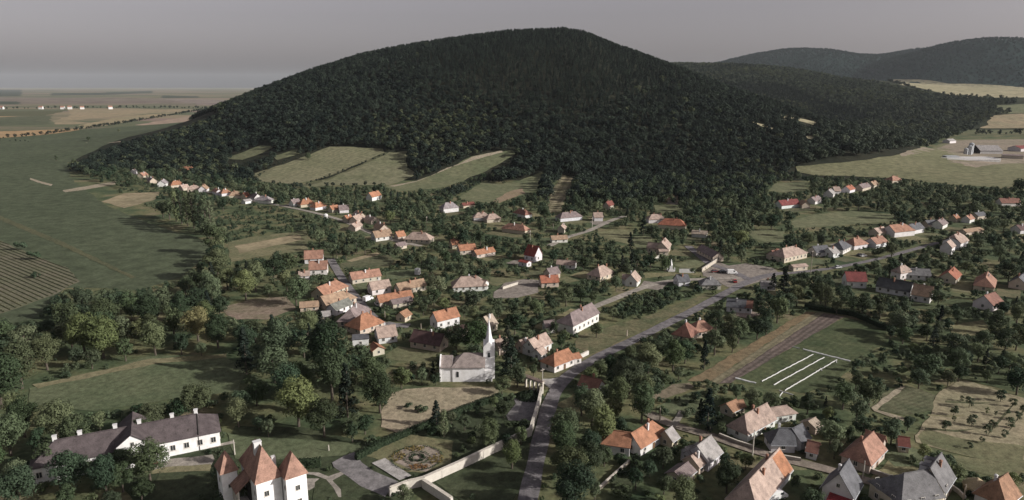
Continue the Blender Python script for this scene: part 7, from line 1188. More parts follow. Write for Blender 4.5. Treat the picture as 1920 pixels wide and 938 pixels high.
COVER_BUSHES = {141:[-83,2,-70,3,-36,1,-34,2,-23,2,-12,3,-6,3,2,2,4,1,5,1,21,1,28,3,31,2,44,2,48,2,72,2,118,2],
144:[-73,2,-43,1,-31,1,-18,1,-13,1,-9,2,64,1,69,2],
147:[-88,1],
150:[-123,2,-101,2,-68,1,-65,2,37,3,55,1,78,3,117,2],
153:[-97,1,102,2,118,1],
156:[-111,3,-94,2,-71,2,-56,3,-54,2,12,2,35,1,58,1,112,2],
159:[-121,2,-103,2,-92,3,-75,1,-73,1,-68,1,57,1,105,1],
162:[-108,1,-106,2,-96,2,-94,2,-57,1,-53,1],
165:[-104,3,48,1],
168:[49,2,50,1,53,3],
171:[-118,2,51,1],
174:[-1,2,0,2,32,1,87,2],
177:[-128,1,-19,3,-10,1,-5,2,35,1,40,1,81,1,90,2,101,2,104,2,105,1,108,2],
180:[-128,2,-119,2,-48,2,-43,2,-18,1,3,2,75,1,81,1,109,2],
183:[-130,2,-122,2,-111,3,-73,1,-41,2,-6,1,81,1,94,2,108,2],
186:[-134,1,-133,2,-130,3,-119,3,-105,2,-19,1,-16,2,14,2,54,2,67,2,74,3],
189:[-144,2,-142,1,-133,1,-113,2,-108,2,-103,2,-58,2,-52,1,53,2,57,3,81,2],
192:[-139,1,-103,2,-82,2,-48,1,94,1],
195:[-106,1,-101,2,-47,2,-39,2,-1,1,46,2,78,1,79,2,86,2,90,3],
198:[-98,1,-81,1,-40,2,102,2,105,2,106,3],
201:[-80,2,30,2,57,2,60,2],
204:[-83,2,5,1,9,1,11,1,71,3,102,2,118,3],
207:[19,1,41,2,42,1,60,1,60,2,65,2,74,1,126,2,161,1],
210:[-71,3,-61,2,52,2,55,1,64,1,108,2,114,3,117,2],
213:[-164,2,-87,1,-26,2,9,1,32,1,154,1],
216:[-156,1,-4,1,24,1,155,1],
219:[-71,2,-46,1,-39,2,-36,1,-30,3,3,2,141,2,146,2],
222:[-47,2,-40,1,-20,2,4,2,30,2,61,1,131,1,133,2,139,2,144,1,177,2],
225:[-177,3,-140,1,-89,2,-35,1,33,2,42,1,120,3,121,1,129,2,134,1,135,2,140,1,141,3,174,4,178,2],
228:[-174,2,-69,2,-67,2,-64,3,-19,2,1,1,4,1,55,2,67,1,144,1,146,2,160,1],
231:[-171,2,-168,1,-162,1,-69,2,-8,2,6,1,36,2,143,2,147,2,149,2,153,2],
234:[-90,1,-63,2,-61,2,-57,2,-52,2,-6,1,2,2,23,2,25,1,40,1,42,2,133,2,144,2,148,2,150,1],
237:[-137,2,-115,1,-104,1,-102,1,-102,2,23,2,44,1],
240:[-177,3,-125,2,-94,2,-63,2,-60,3,-49,2,60,2,138,1,173,2],
243:[-123,1,-100,3,-98,1,-55,1,23,2,51,2,62,2,64,2,67,1,141,2,143,2,150,2,181,1],
246:[-179,1,-177,2,-127,2,-102,2,-21,3,-5,3,-1,2,54,2,62,2,143,2,176,3,182,1,194,3],
249:[-194,1,-180,3,-149,2,-137,2,-135,1,-127,1,-112,2,-103,1,-71,2,-68,2,-24,1,-24,2,-19,2,-16,2,-7,2,53,2,74,3,151,2,168,2,173,2,179,2],
252:[-193,2,-183,2,-180,1,-147,2,-125,2,-94,1,-89,2,-83,2,-60,1,-59,1,-56,2,-25,2,-21,2,-17,2,-14,3,18,2,22,2,25,2,57,2,80,2,191,3],
255:[-151,2,-149,2,-104,2,-96,2,-94,2,-92,2,-88,2,-87,3,-80,2,-76,3,-71,1,-40,2,-13,3,-12,2,8,2,60,3,160,3],
258:[-199,2,-195,3,-186,3,-145,2,-101,3,-96,2,-91,2,-89,3,-54,2,-35,1,-32,2,-29,3,-25,3,194,2,199,1,199,2],
261:[-201,2,-186,4,-137,3,-106,2,-102,2,-98,3,-94,2,-87,2,-85,1,-78,3,-70,3,-67,2,-48,2,-45,1,149,1,164,2,203,3],
264:[-198,3,-195,3,-189,2,-188,2,-154,2,-140,1,-128,3,-118,1,-113,3,-107,3,-102,2,-98,1,-96,3,-93,3,-89,3,-84,3,-22,1,-3,2,35,2,85,2,93,2,94,2,163,1],
267:[-198,1,-189,1,-186,2,-153,1,-122,2,-116,4,-108,1,-107,1,-98,2,-86,1,-75,3,0,2,101,1,160,1],
270:[-191,2,-143,1,-105,2,-97,1,-97,2,-94,3,-92,2,-92,2,-87,1,-85,2,-82,2,-73,2,-48,1,-11,1,-2,3,3,3,8,2,35,1,81,2,91,2,98,2,161,2],
273:[-172,2,-141,2,-97,2,-93,2,-89,2,-86,3,-82,2,-80,2,-75,2,-15,2,-12,2,3,3,76,2,101,1,101,2],
276:[-198,2,-95,2,-87,3,-56,1,-26,2,-12,3,-1,2,3,2,5,3,44,2,47,3,54,2,79,3,90,1,160,2,196,2,213,1,216,2],
279:[-198,1,-92,2,-90,2,-90,2,-83,1,-81,2,-76,1,-71,2,-54,2,-49,2,-33,3,-18,1,-16,1,-9,2,11,2,14,2,18,3,44,2,47,2,49,2,55,2,58,1,85,2,87,1,106,1,154,2,171,3,178,2,202,2],
282:[-200,3,-175,2,-141,1,-126,2,-92,2,-82,2,-25,2,10,2,21,1,43,3,46,3,53,2,53,2,82,2,86,2,170,1,172,2,178,1,184,5,188,3,198,3,201,1,204,1,206,1,211,3],
285:[-60,2,-53,1,-49,2,-24,2,-11,1,22,2,57,1,57,1,126,2,185,3,192,2,195,2],
288:[-167,2,-145,2,-54,2,-44,2,-30,2,-2,1,56,2,57,2,61,4,63,2,65,2,91,3,107,2,150,3,160,2,224,2],
291:[-165,1,-163,1,-73,1,-44,1,-5,2,5,1,14,1,29,1,50,2,60,2,62,2,89,1,153,1],
294:[-205,2,-203,2,-200,3,-181,1,-164,2,-88,2,-19,2,-7,1,13,2,20,2,49,1,52,3,55,1,68,3,71,2,93,2,175,3],
297:[-205,2,-201,2,-181,2,-174,1,-172,2,-159,2,-154,2,-90,1,-84,3,-40,3,-29,3,-9,2,-6,3,0,1,6,3,51,2,60,3,62,2,65,2,67,2,95,2,175,2,179,2,223,2,230,2],
300:[-207,2,-177,2,-81,3,-40,2,-23,2,-8,2,17,3,28,1,53,2,55,1,76,2,109,2,154,2,159,2,172,3,179,2,214,1,224,2,231,2],
303:[-188,3,-77,3,10,1,42,1,54,2,56,2,60,2,61,3,69,1,71,2,134,5,156,3,178,2,210,2,219,2],
306:[57,2,73,3,108,2,110,2,118,3,203,1,214,2],
309:[-210,1,-185,2,-171,2,-166,3,-115,2,-70,2,-47,1,15,2,18,3,63,1,64,2,72,3,74,2,76,3,83,3,108,2,110,1,151,2,221,2,224,2],
312:[-208,2,-173,2,-170,3,-69,2,-39,2,-29,2,30,3,71,2,77,3,117,2],
315:[-197,1,-171,1,-168,1,-111,2,54,2,91,2,95,1,96,2,156,3],
318:[-170,2,-84,3,-10,2,17,2,46,1,76,2,161,1],
321:[-88,2,31,2,53,1,56,1,83,1,90,2,115,1,155,2,172,2],
324:[-162,1,47,3,79,2,90,3,121,2,157,2],
327:[-163,3,-99,2,-96,2,-90,2,-86,1,89,2,93,2,192,2,194,1,206,4],
330:[-89,2,-61,2,-48,3,14,2,39,2,127,2,188,2,192,2,194,2,202,2,211,3],
333:[-100,3,-58,1,-52,1,-50,2,-47,2,-30,2,73,1,74,2],
336:[-163,3,-100,2,-92,2,5,2,9,2,12,1,140,2,149,3,155,3,162,2,181,2,228,2],
339:[-98,3,-30,2,96,1,144,2,164,2,214,2],
342:[-102,1,-83,2,-67,2,-47,1,-35,3,51,3,156,3,167,3],
345:[-94,2,-85,2,-78,3,-48,1,-2,1,54,2,159,2,173,2,243,3],
348:[-166,3,-109,1,-85,2,-79,2,-70,2,-34,2,7,3,31,2,71,2,176,2,247,2],
351:[-107,1,-87,2,-65,2,7,3,23,3,30,2,91,1,97,1,100,1,178,2,233,3],
354:[-99,2,-55,2,2,3,11,2,31,1,79,2,102,1,144,2,180,1,251,2],
357:[-64,2,-61,2,-61,2,17,1,145,3,161,1,163,2,168,2,210,1,213,1,226,2],
360:[-114,2,-14,3,40,3,168,1,214,2],
363:[-153,2,-63,1,-62,2,-8,2,170,2,215,2,258,1],
366:[-60,2,-5,3,141,2,143,2,176,3,278,3],
369:[-148,2,-117,2,-62,2,-10,1,16,2,130,2,134,2,135,2,145,2,261,2,279,2],
372:[-172,2,-20,3,-7,1,94,2,132,3,137,2,143,1,145,1,174,2,176,1,231,3,264,1,279,3],
375:[59,2,90,3,96,2,218,3,222,2],
378:[-63,2,-42,1,-23,2,33,1,59,1,89,2,98,1,173,2,177,2,205,1,225,3,248,3],
381:[58,2,169,2,176,1,187,2,229,3,249,2,281,2,291,2],
384:[-119,2,-91,2,-35,2,-3,1,59,2,170,2,248,2],
387:[241,3,274,2],
390:[-93,2,-61,2,32,2,59,3,210,3,248,2,277,2],
393:[-73,1,31,2,269,3,278,2],
396:[-82,3,-65,2,-60,2,-58,1,-55,2,-21,2,62,3,185,3,199,1,248,2],
399:[-64,1,-54,1,-52,2,32,2,95,3,179,3,209,2,211,2],
402:[-117,2,-81,2,-58,2,-50,2,-19,2,34,2,180,2,210,1,211,1,213,1,255,3,273,2],
405:[-76,2,-76,2,38,3,65,2,110,1,150,3,255,2,303,1],
408:[112,2],
411:[-84,2,-49,2,-4,4,8,2,65,1,100,1,151,3,236,2,297,3],
414:[-44,2,59,1,64,2,99,2,111,2,160,1,238,2],
417:[-106,3,-85,2,47,3,61,2,110,1,116,1,239,2,240,2,249,2,252,2],
420:[-110,3,40,3,59,2,201,3,254,2,263,2],
423:[-88,1,-4,3,0,2,40,2,61,1,239,2,262,2,266,2,321,3],
426:[-175,2,-2,1,38,1,45,3,210,2,231,3,270,3],
429:[-176,1,-172,3,190,2,243,1,270,2,325,3],
432:[-170,2,-5,1,43,1,125,2,185,2,191,3,207,2,235,2,272,2],
435:[-177,2,-168,2,20,2,22,1,32,1,47,2,52,3,183,2,206,2,222,3,229,2,274,1,294,2,297,2,326,2,327,1],
438:[-184,2,-182,3,-178,1,-54,3,25,2,25,2,225,2,314,2,317,3],
441:[-182,1,-179,2,-170,2,-163,2,-63,2,-56,2,-18,4,23,1,31,2,32,2,189,1,197,2,213,2,216,3,227,2,231,2,287,3,325,3],
444:[-184,3,-179,2,-172,2,-163,2,105,3,194,2,228,2,230,3],
447:[-163,2,-155,2,-152,2,193,3,200,3,214,3,228,2],
450:[-173,2,-165,2,57,2,207,3,235,2],
453:[-190,3,-174,3,-155,3,48,3,181,3,210,2,213,3,216,2,217,2,231,2],
456:[-182,2,-178,2,-172,3,-159,1,-152,2,-142,3,-15,3,-12,3,193,2,196,2,199,2,218,2,221,2,225,2,236,2,279,2],
459:[-188,3,-165,3,-152,3,-141,3,-19,3,204,2,210,2,211,2,219,3,222,2,225,2,227,3,243,3],
462:[-193,2,-190,2,-179,3,-173,2,-165,3,-163,2,-159,2,-157,2,207,1,226,2,237,1,255,2],
465:[-189,2,-183,2,-167,2,-18,3],
468:[-200,3,-192,3,-190,2,-185,1,-168,3,-155,2,-150,3,-78,3,-65,4],
471:[-203,2,-199,3,-183,2,-170,1,-153,3,240,2,247,2],
474:[-202,2,-193,2,-190,2,-187,2,-176,1,-173,2,-157,2,-154,2,19,4,74,3,251,1,260,2],
477:[-207,3,-197,2,-192,3,-170,3,-168,1,-163,2,-160,2,-152,2,267,3,307,3],
480:[-186,3,-183,3,-181,1,-172,3,31,2],
483:[-210,3,-206,2,-190,2,-162,1,-156,2],
486:[-206,2,-202,3,-158,3,-154,2,297,4],
489:[-209,3,-197,2,-180,2,-168,2,-165,2,-161,2,5,2],
492:[-188,3,-185,2,-164,3,-160,2,5,4],
495:[-213,3,-198,3,-191,2,-184,3,-173,2,-166,2,-159,2,-47,3],
498:[-210,2,-208,3,-196,3,-190,2,-184,2,-39,3,352,4],
501:[-216,2,-211,2,-177,2,-164,3,-159,2,-37,3],
504:[-219,3,-216,2,-206,3,-201,2,-195,2,-181,3,-161,2,-158,1],
507:[-200,2,-188,2,-174,3,-171,2,67,3],
510:[-216,2,-207,3,-202,3,-198,1,-172,2,-165,2,113,2,214,3],
513:[-214,2,-206,2,-197,3,-171,2,-109,4,120,3],
516:[-222,3,-208,3,-196,2,-191,2,-189,2,-97,3],
519:[-205,2,-187,3,-183,3],
522:[-222,1,-212,2,-202,2,-188,2,-114,3,-56,2],
525:[-211,2,-176,3,-173,2,-169,2,-28,2,0,2],
528:[-213,2,-209,2,-201,3,-184,3,-178,3],
531:[-210,2,-205,2,-195,2,-181,2,-175,2,-32,3],
534:[-277,1,-186,3],
537:[-280,2,-213,1,-212,3,-197,2,-192,3,-184,1,-30,3],
540:[-285,1,-210,2,-208,2,-205,3,-199,2,-195,2,-189,2,-186,3,278,2],
543:[-284,2,-216,3,-201,3,-199,1,-196,2,-191,2],
546:[-288,3,-284,2,-199,2,-175,1],
549:[-294,2,264,3],
552:[-288,2,-208,2],
555:[-298,2,-212,3,-31,3],
558:[-104,3],
561:[-297,2,-294,3,-210,2,-195,3,-36,3],
564:[-31,2,242,3],
567:[-300,1],
570:[-297,2,-196,3],
576:[-228,1,-42,2,-40,2],
579:[-44,2,332,4],
582:[-244,3,409,4],
588:[-304,3,-298,3],
591:[-303,1,312,4],
594:[-301,2,14,2],
597:[-308,2,-47,2],
600:[-308,3,-299,3,-68,3,15,2],
603:[-307,2,-301,3,-49,2,392,2],
606:[-62,2,-59,3,-49,2],
609:[-69,3,-66,2,-61,3,-53,3],
612:[-312,2,-63,2,-50,2,-47,3,16,2],
615:[-315,2,-86,2],
618:[-308,3,-248,3,-88,2,-66,3,-50,2],
621:[-353,3,-73,3,-68,3],
624:[-357,2,-337,3,-318,2,-76,3,-61,3,-42,2],
627:[-341,2,-336,1,-334,2,-328,3,-91,1,-89,2,-66,3,-43,2],
630:[-360,2,-352,2,-339,2,-336,2,-327,3,-322,2,-88,1,-73,3,-52,3,-43,3],
633:[-351,3,-333,1,-61,3,-48,3,-45,1,331,3],
636:[-363,3,-353,2,-347,3,-327,1,-71,2,-67,2,-64,2,-61,3,-57,3,-45,2,-41,3],
639:[-361,2,-340,3,-338,2,-330,2,-254,3,-55,2,-40,2],
642:[-361,2,-354,1,-343,1,-335,2,-57,2,-45,3],
645:[-346,1,-341,2,-333,3,-62,3],
648:[-334,2,-65,2,-55,1,-43,2],
651:[-332,1,-57,3,-53,2,-44,2,-40,3],
654:[-347,3,-335,2,-60,2,-55,3,-50,2],
657:[-340,3,-44,3],
663:[-349,3,-56,3],
666:[-46,3,-37,2,27,3],
669:[-358,3,-54,2,-40,3],
672:[-351,3,-53,2,-49,3,-38,1,-36,1,-35,2],
675:[-49,3,-46,3,-43,2,-38,2,-36,3],
681:[-54,2,-45,3,-35,2],
684:[-53,2,-50,2,-9,2,262,2],
687:[-328,2,-42,2,-38,2,-35,3],
690:[-34,2,-33,1,-19,2,-7,2],
693:[-17,2],
696:[-24,2],
699:[-42,3,31,3,269,3],
705:[-46,1],
711:[337,4],
720:[289,3],
726:[-444,3]}

# ------------------------------------------------------------------ relief: one sheet out to the horizon, split into plain, hill and far hills
def axis(lo, hi, base, k):
    out = [0.0]
    while out[-1] < hi: out.append(out[-1] + max(base, k * abs(out[-1])))
    neg = [0.0]
    while neg[-1] > lo: neg.append(neg[-1] - max(base, k * abs(neg[-1])))
    return np.array(neg[:0:-1] + out)
gx, gy = axis(-20000, 20000, 9.0, .02), axis(-220, 26000, 9.0, .014)
GX, GY = np.meshgrid(gx, gy)
GZ = height(GX, GY)
nx = len(gx)
cx_, cy_ = (gx[1:] + gx[:-1]) / 2, (gy[1:] + gy[:-1]) / 2
CX, CY = np.meshgrid(cx_, cy_)
CZ = np.maximum.reduce([GZ[1:, 1:], GZ[:-1, 1:], GZ[1:, :-1], GZ[:-1, :-1]])
zone = np.where(CZ < .6, 0, np.where(CY > 3750, 3, np.where((CX > 430) & (CY > 1500) | (CY > 2550), 2, 1)))
verts = np.stack([GX.ravel(), GY.ravel(), GZ.ravel()], 1)
ii, jj = np.meshgrid(np.arange(len(gy) - 1), np.arange(nx - 1), indexing='ij')
quad = np.stack([ii * nx + jj, ii * nx + jj + 1, (ii + 1) * nx + jj + 1, (ii + 1) * nx + jj], -1)
def grid_object(name, sel, mat):
    q = quad[sel]; used, inv = np.unique(q.ravel(), return_inverse=True)
    me = bpy.data.meshes.new(name)
    me.vertices.add(len(used)); me.vertices.foreach_set('co', verts[used].ravel().astype(np.float32))
    me.loops.add(q.size); me.loops.foreach_set('vertex_index', inv.astype(np.int32).ravel())
    me.polygons.add(len(q)); me.polygons.foreach_set('loop_start', np.arange(0, q.size, 4, dtype=np.int32))
    me.polygons.foreach_set('use_smooth', np.ones(len(q), bool))
    me.update(calc_edges=True); me.materials.append(mat)
    return tag(link(name, me), kind='structure')
grid_object('ground', zone == 0, ground_material())
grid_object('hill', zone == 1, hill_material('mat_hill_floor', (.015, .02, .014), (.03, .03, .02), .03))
grid_object('wooded_slope', zone == 2, hill_material('mat_slope_floor', (.018, .024, .016), (.035, .04, .024), .01))
grid_object('far_hills', zone == 3, hill_material('mat_far_hills', (.010, .024, .023), (.022, .04, .036), .012))  # floor tone carries the same painted haze blue as the leaves

# ------------------------------------------------------------------ fields, lawns, yards and roads as draped sheets
def wob(x, y, s): return math.sin(x * 1.7 / s + y * .9 / s + s) * .6 + math.sin(x * .53 / s - y * 1.31 / s) * .7
def sheet(name, key, layer, pts, jit, bed=0.0):
    P = [Vector(p) for p in pts]; n = len(P)
    size = max(max(p.x for p in P) - min(p.x for p in P), max(p.y for p in P) - min(p.y for p in P))
    step = max(1.5, size / 60)
    ring = []
    for i in range(n):
        a, b = P[i], P[(i + 1) % n]; k = max(1, int((b - a).length / step))
        nrm = Vector((-(b - a).y, (b - a).x)).normalized() if (b - a).length else Vector((0, 0))
        for j in range(k):
            p = a.lerp(b, j / k); s = max(2.5, jit * 5)
            ring.append(p + nrm * wob(p.x, p.y, s) * jit * .6)
    rel = [hz(p.x, p.y) for p in ring]; hilly = max(rel) > .3
    inner = []
    if hilly:
        xs, ys = [p.x for p in ring], [p.y for p in ring]; st = max(8, size / 26)
        def inside(x, y):
            r = False
            for i in range(len(ring)):
                a, b = ring[i], ring[i - 1]
                if (a.y > y) != (b.y > y) and x < (b.x - a.x) * (y - a.y) / (b.y - a.y) + a.x: r = not r
            return r
        y = min(ys) + st / 2
        while y < max(ys):
            x = min(xs) + st / 2
            while x < max(xs):
                if inside(x, y): inner.append(Vector((x, y)))
                x += st
            y += st
    allp = ring + inner
    co, _, fs, *_ = delaunay_2d_cdt(allp, [], [list(range(len(ring)))], 1, 1e-4)
    base = P[0]; d = P[1] - P[0]; an = math.atan2(d.y, d.x)
    ca, sa = math.cos(an), math.sin(an)
    lift = layer * .045 + bed
    vs = []
    for p in co:
        z = hz(p.x, p.y); z = z + lift + (.3 if z > .05 else 0)
        q = p - base; vs.append((q.x * ca + q.y * sa, -q.x * sa + q.y * ca, z))
    me = bpy.data.meshes.new(name); me.from_pydata(vs, [], [tuple(f) for f in fs])
    bm = bmesh.new(); bm.from_mesh(me); bmesh.ops.recalc_face_normals(bm, faces=bm.faces)
    if bm.faces and sum(f.normal.z for f in bm.faces) < 0: bmesh.ops.reverse_faces(bm, faces=bm.faces)
    bm.to_mesh(me); bm.free()
    me.materials.append(FMAT(key))
    o = link(name, me, None, (base.x, base.y, 0), an)
    return tag(o, kind='structure')
for i, (name, key, layer, jit, pts) in enumerate(FIELDS):
    sheet(name, key, layer, pts, jit, i % 9 * .005)
def ribbon_pts(line, w, step=3.0):
    L = [Vector(p) for p in line]
    for _ in range(2):                                       # round the bends
        S = [L[0]]
        for a, b in zip(L, L[1:]): S += [a.lerp(b, .25), a.lerp(b, .75)]
        L = S + [L[-1]]
    left, right = [], []
    for i, p in enumerate(L):
        d = (L[min(i + 1, len(L) - 1)] - L[max(i - 1, 0)]).normalized(); nn = Vector((-d.y, d.x))
        e = w / 2 + .12 * wob(p.x, p.y, 4)
        left.append(p + nn * e); right.append(p - nn * e)
    return L, left, right
def ribbon(name, key, layer, line, w):
    L, left, right = ribbon_pts(line, w)
    vs, fs = [], []
    for a, c, b in zip(left, L, right):
        for k, p in enumerate((a, c, b)):
            z = hz(p.x, p.y); vs.append((p.x, p.y, z + layer * .045 + (.3 if z > .05 else 0) + (.05 if k == 1 else 0)))
    for i in range(len(L) - 1):
        for k in (0, 1): fs.append((3 * i + k, 3 * i + k + 1, 3 * i + k + 4, 3 * i + k + 3))
    me = bpy.data.meshes.new(name); me.from_pydata(vs, [], fs)
    me.materials.append(FMAT(key)); return tag(link(name, me), kind='structure')
for i, (name, key, layer, w, pts) in enumerate(ROADS):
    ribbon(name, key, layer + i * .1, pts, w)

# ------------------------------------------------------------------ houses
TONES = dict(orange=(0.289,0.146,0.089), orangeterra=(0.269,0.149,0.102), orangered=(0.273,0.112,0.072), orangebrown=(0.255,0.150,0.095), terracotta=(0.275,0.160,0.118), palepink=(0.320,0.250,0.212), pale=(0.336,0.283,0.229),
    tan=(0.280,0.200,0.140), mauve=(0.187,0.153,0.150), lilac=(0.249,0.229,0.236), maroon=(0.099,0.061,0.059), maroonred=(0.143,0.053,0.043), brickred=(0.189,0.098,0.075), red=(0.215,0.056,0.044), darkred=(0.171,0.050,0.047),
    slate=(0.099,0.103,0.113), darkslate=(0.057,0.061,0.064), greyslate=(0.144,0.144,0.148), greyroof=(0.273,0.263,0.256), greygreen=(0.145,0.151,0.135))
WALLS = dict(white=(.58,.575,.57), cream=(.46,.40,.33), pale=(.45,.42,.38))
def win_meshes():
    f = MB(); w, h, t = 1.1, 1.35, .09
    f.box((0, .03, 0), (w, .1, t)); f.box((0, .03, h - t), (w, .1, t))
    for s in (-1, 1): f.box((s * (w - t) / 2, .03, t), (t, .1, h - 2 * t))
    f.box((0, .035, t), (.06, .07, h - 2 * t)); f.box((0, .07, -.07), (w + .2, .2, .065))
    p = MB(); p.box((0, .02, t), (w - 2 * t, .05, h - 2 * t))
    return f.mesh('window', M['frame']), p.mesh('pane', M['glass'])
WIN, PANE = win_meshes()
DOOR = MB().box((0, .04, 0), (1.0, .12, 2.05)).mesh('door', M['door'])
HANDLE = MB().box((.36, .12, 1.0), (.05, .06, .16)).mesh('handle', M['metal'])
def window(parent, x, y, z, rz, s=1.0):
    o = link('window', WIN, parent, (x, y, z), rz); link('pane', PANE, o); o.scale = (s, 1, s)
    return o
def roof_planes(ty, L, W, ez, rz, o=.45, e=.35):
    """sloping planes of a gable / hip / half-hip roof in the house frame, ridge along x"""
    k = (rz - ez) / (W / 2); up = .16
    yb, zb = W / 2 + o, ez - k * o + up
    zr = rz + up
    def end(hip):
        return L / 2 - W * .48 if hip else L / 2 + e
    ha, hb = ty in ('h', 'ha'), ty in ('h', 'hb')
    xa, xb = -end(ha), end(hb)
    ea, eb = -(L / 2 + (o if ha else e)), L / 2 + (o if hb else e)
    A, B = (xa, 0, zr), (xb, 0, zr)
    if ty == 'k':
        q, zq = W * .22, ez + (rz - ez) * .55 + up; yq = (rz + up - zq) / k
        A, B = (-L / 2 + q, 0, zr), (L / 2 - q, 0, zr); g = L / 2 + e
        return [[(-g, -yb, zb), (g, -yb, zb), (g, -yq, zq), B, A, (-g, -yq, zq)], [(g, yb, zb), (-g, yb, zb), (-g, yq, zq), A, B, (g, yq, zq)],
                [(g, -yq, zq), (g, yq, zq), B], [(-g, yq, zq), (-g, -yq, zq), A]], (A, B)
    c = [(ea, -yb, zb), (eb, -yb, zb), (eb, yb, zb), (ea, yb, zb)]
    P = [[c[0], c[1], B, A], [c[2], c[3], A, B]]
    if ha: P.append([c[3], c[0], A])
    if hb: P.append([c[1], c[2], B])
    return P, (A, B)
def ridge_cap(A, B):
    a, b = Vector(A) - Vector((.1, 0, 0)), Vector(B) + Vector((.1, 0, 0))
    return MB().tube(a, b, .16, .16, 6)
def wall_block(L, W, ez, rz, ty, ga=True, gb=True):
    m = MB(); x, y = L / 2, W / 2
    if ty == 'f': return m.box((0, 0, -.3), (L, W, ez + .3))
    ha, hb = ty in ('h', 'ha'), ty in ('h', 'hb')
    vs = [(-x, -y, -.3), (x, -y, -.3), (x, y, -.3), (-x, y, -.3), (-x, -y, ez), (x, -y, ez), (x, y, ez), (-x, y, ez)]
    fs = [(3, 2, 1, 0), (0, 1, 5, 4), (2, 3, 7, 6)]
    ta = (-x, 0, rz); tb = (x, 0, rz)
    if ty == 'k': ta, tb = (-x, 0, ez + (rz - ez) * .55), (x, 0, ez + (rz - ez) * .55)
    if ha: fs.append((3, 0, 4, 7))
    else: vs.append(ta); fs.append((3, 0, 4, len(vs) - 1, 7)); ia = len(vs) - 1
    if hb: fs.append((1, 2, 6, 5))
    else: vs.append(tb); fs.append((1, 2, 6, len(vs) - 1, 5))
    return m.add(vs, fs)
def chimney(parent, x, y, z, col=None, h=1.2, w=.55):
    m = MB().box((x, y, z - .8), (w, w, h + .8)).box((x, y, z + h), (w + .16, w + .16, .14)).box((x, y, z + h + .14), (w * .6, w * .6, .2))
    return m.build('chimney', M['white' if col == 'white' else 'chimney'], parent)
def section(root, dx, dy, an, L, W, ez, rz, ty, roof, wall, lod, seed, first):
    """walls, roof and openings of one wing, placed in the house frame"""
    rr = random.Random(seed)
    m4 = Matrix.Translation((dx, dy, 0)) @ Matrix.Rotation(an, 4, 'Z')
    def put(mb, name, mat, color):
        mb.v = [tuple(m4 @ Vector(p)) for p in mb.v]; return mb.build(name, mat, root, color=color)
    put(wall_block(L, W, ez, rz, ty), 'wall', M['wall'], wall)
    if ty == 'f':
        put(MB().box((0, 0, ez), (L + .5, W + .5, .22)).box((0, 0, ez + .22), (L + .2, W + .2, .06)), 'roof', M['roof'], roof)
    else:
        planes, (A, B) = roof_planes(ty, L, W, ez, rz)
        put(MB().slab(planes, .15), 'roof', M['roof'], roof)
        if lod < 2: put(ridge_cap(A, B), 'ridge_cap', M['roof'], tuple(c * .85 for c in roof))
    if lod >= 2: return m4
    up = 2 if ez > 4.0 else 1
    for s in (-1, 1):
        n = max(1, int((L - 1.2) / 2.9)); gap = L / n
        for i in range(n):
            x = -L / 2 + gap * (i + .5); door = first and s == -1 and i == n // 2 and n > 1
            p = m4 @ Vector((x, s * W / 2, 0)); a = an + (math.pi if s < 0 else 0)
            if door and lod == 0:
                o = link('door', DOOR, root, p, a); link('handle', HANDLE, o)
            else:
                for lv in range(up): window(root, p.x, p.y, (.95 if ez < 3.6 else 1.0) + lv * 2.4 - (.25 if ez < 2.7 else 0), a, .85 if ez < 2.7 else 1)
    for s, hip in ((-1, ty in ('h', 'ha')), (1, ty in ('h', 'hb'))):
        n = max(1, int((W - 2) / 3)); a = an + (math.pi / 2 if s < 0 else -math.pi / 2)
        for i in range(n):
            y = -W / 2 + W / n * (i + .5); p = m4 @ Vector((s * L / 2, y, 0))
            for lv in range(up): window(root, p.x, p.y, .95 + lv * 2.4 - (.25 if ez < 2.7 else 0), a, .85 if ez < 2.7 else 1)
        if not hip and ty != 'f' and rz - ez > 2.2 and lod == 0:
            p = m4 @ Vector((s * L / 2, 0, 0)); window(root, p.x, p.y, ez + (rz - ez) * .22, a, .75)
    return m4
LAND = list(PLACES)                                         # landmarks used to tell trees apart
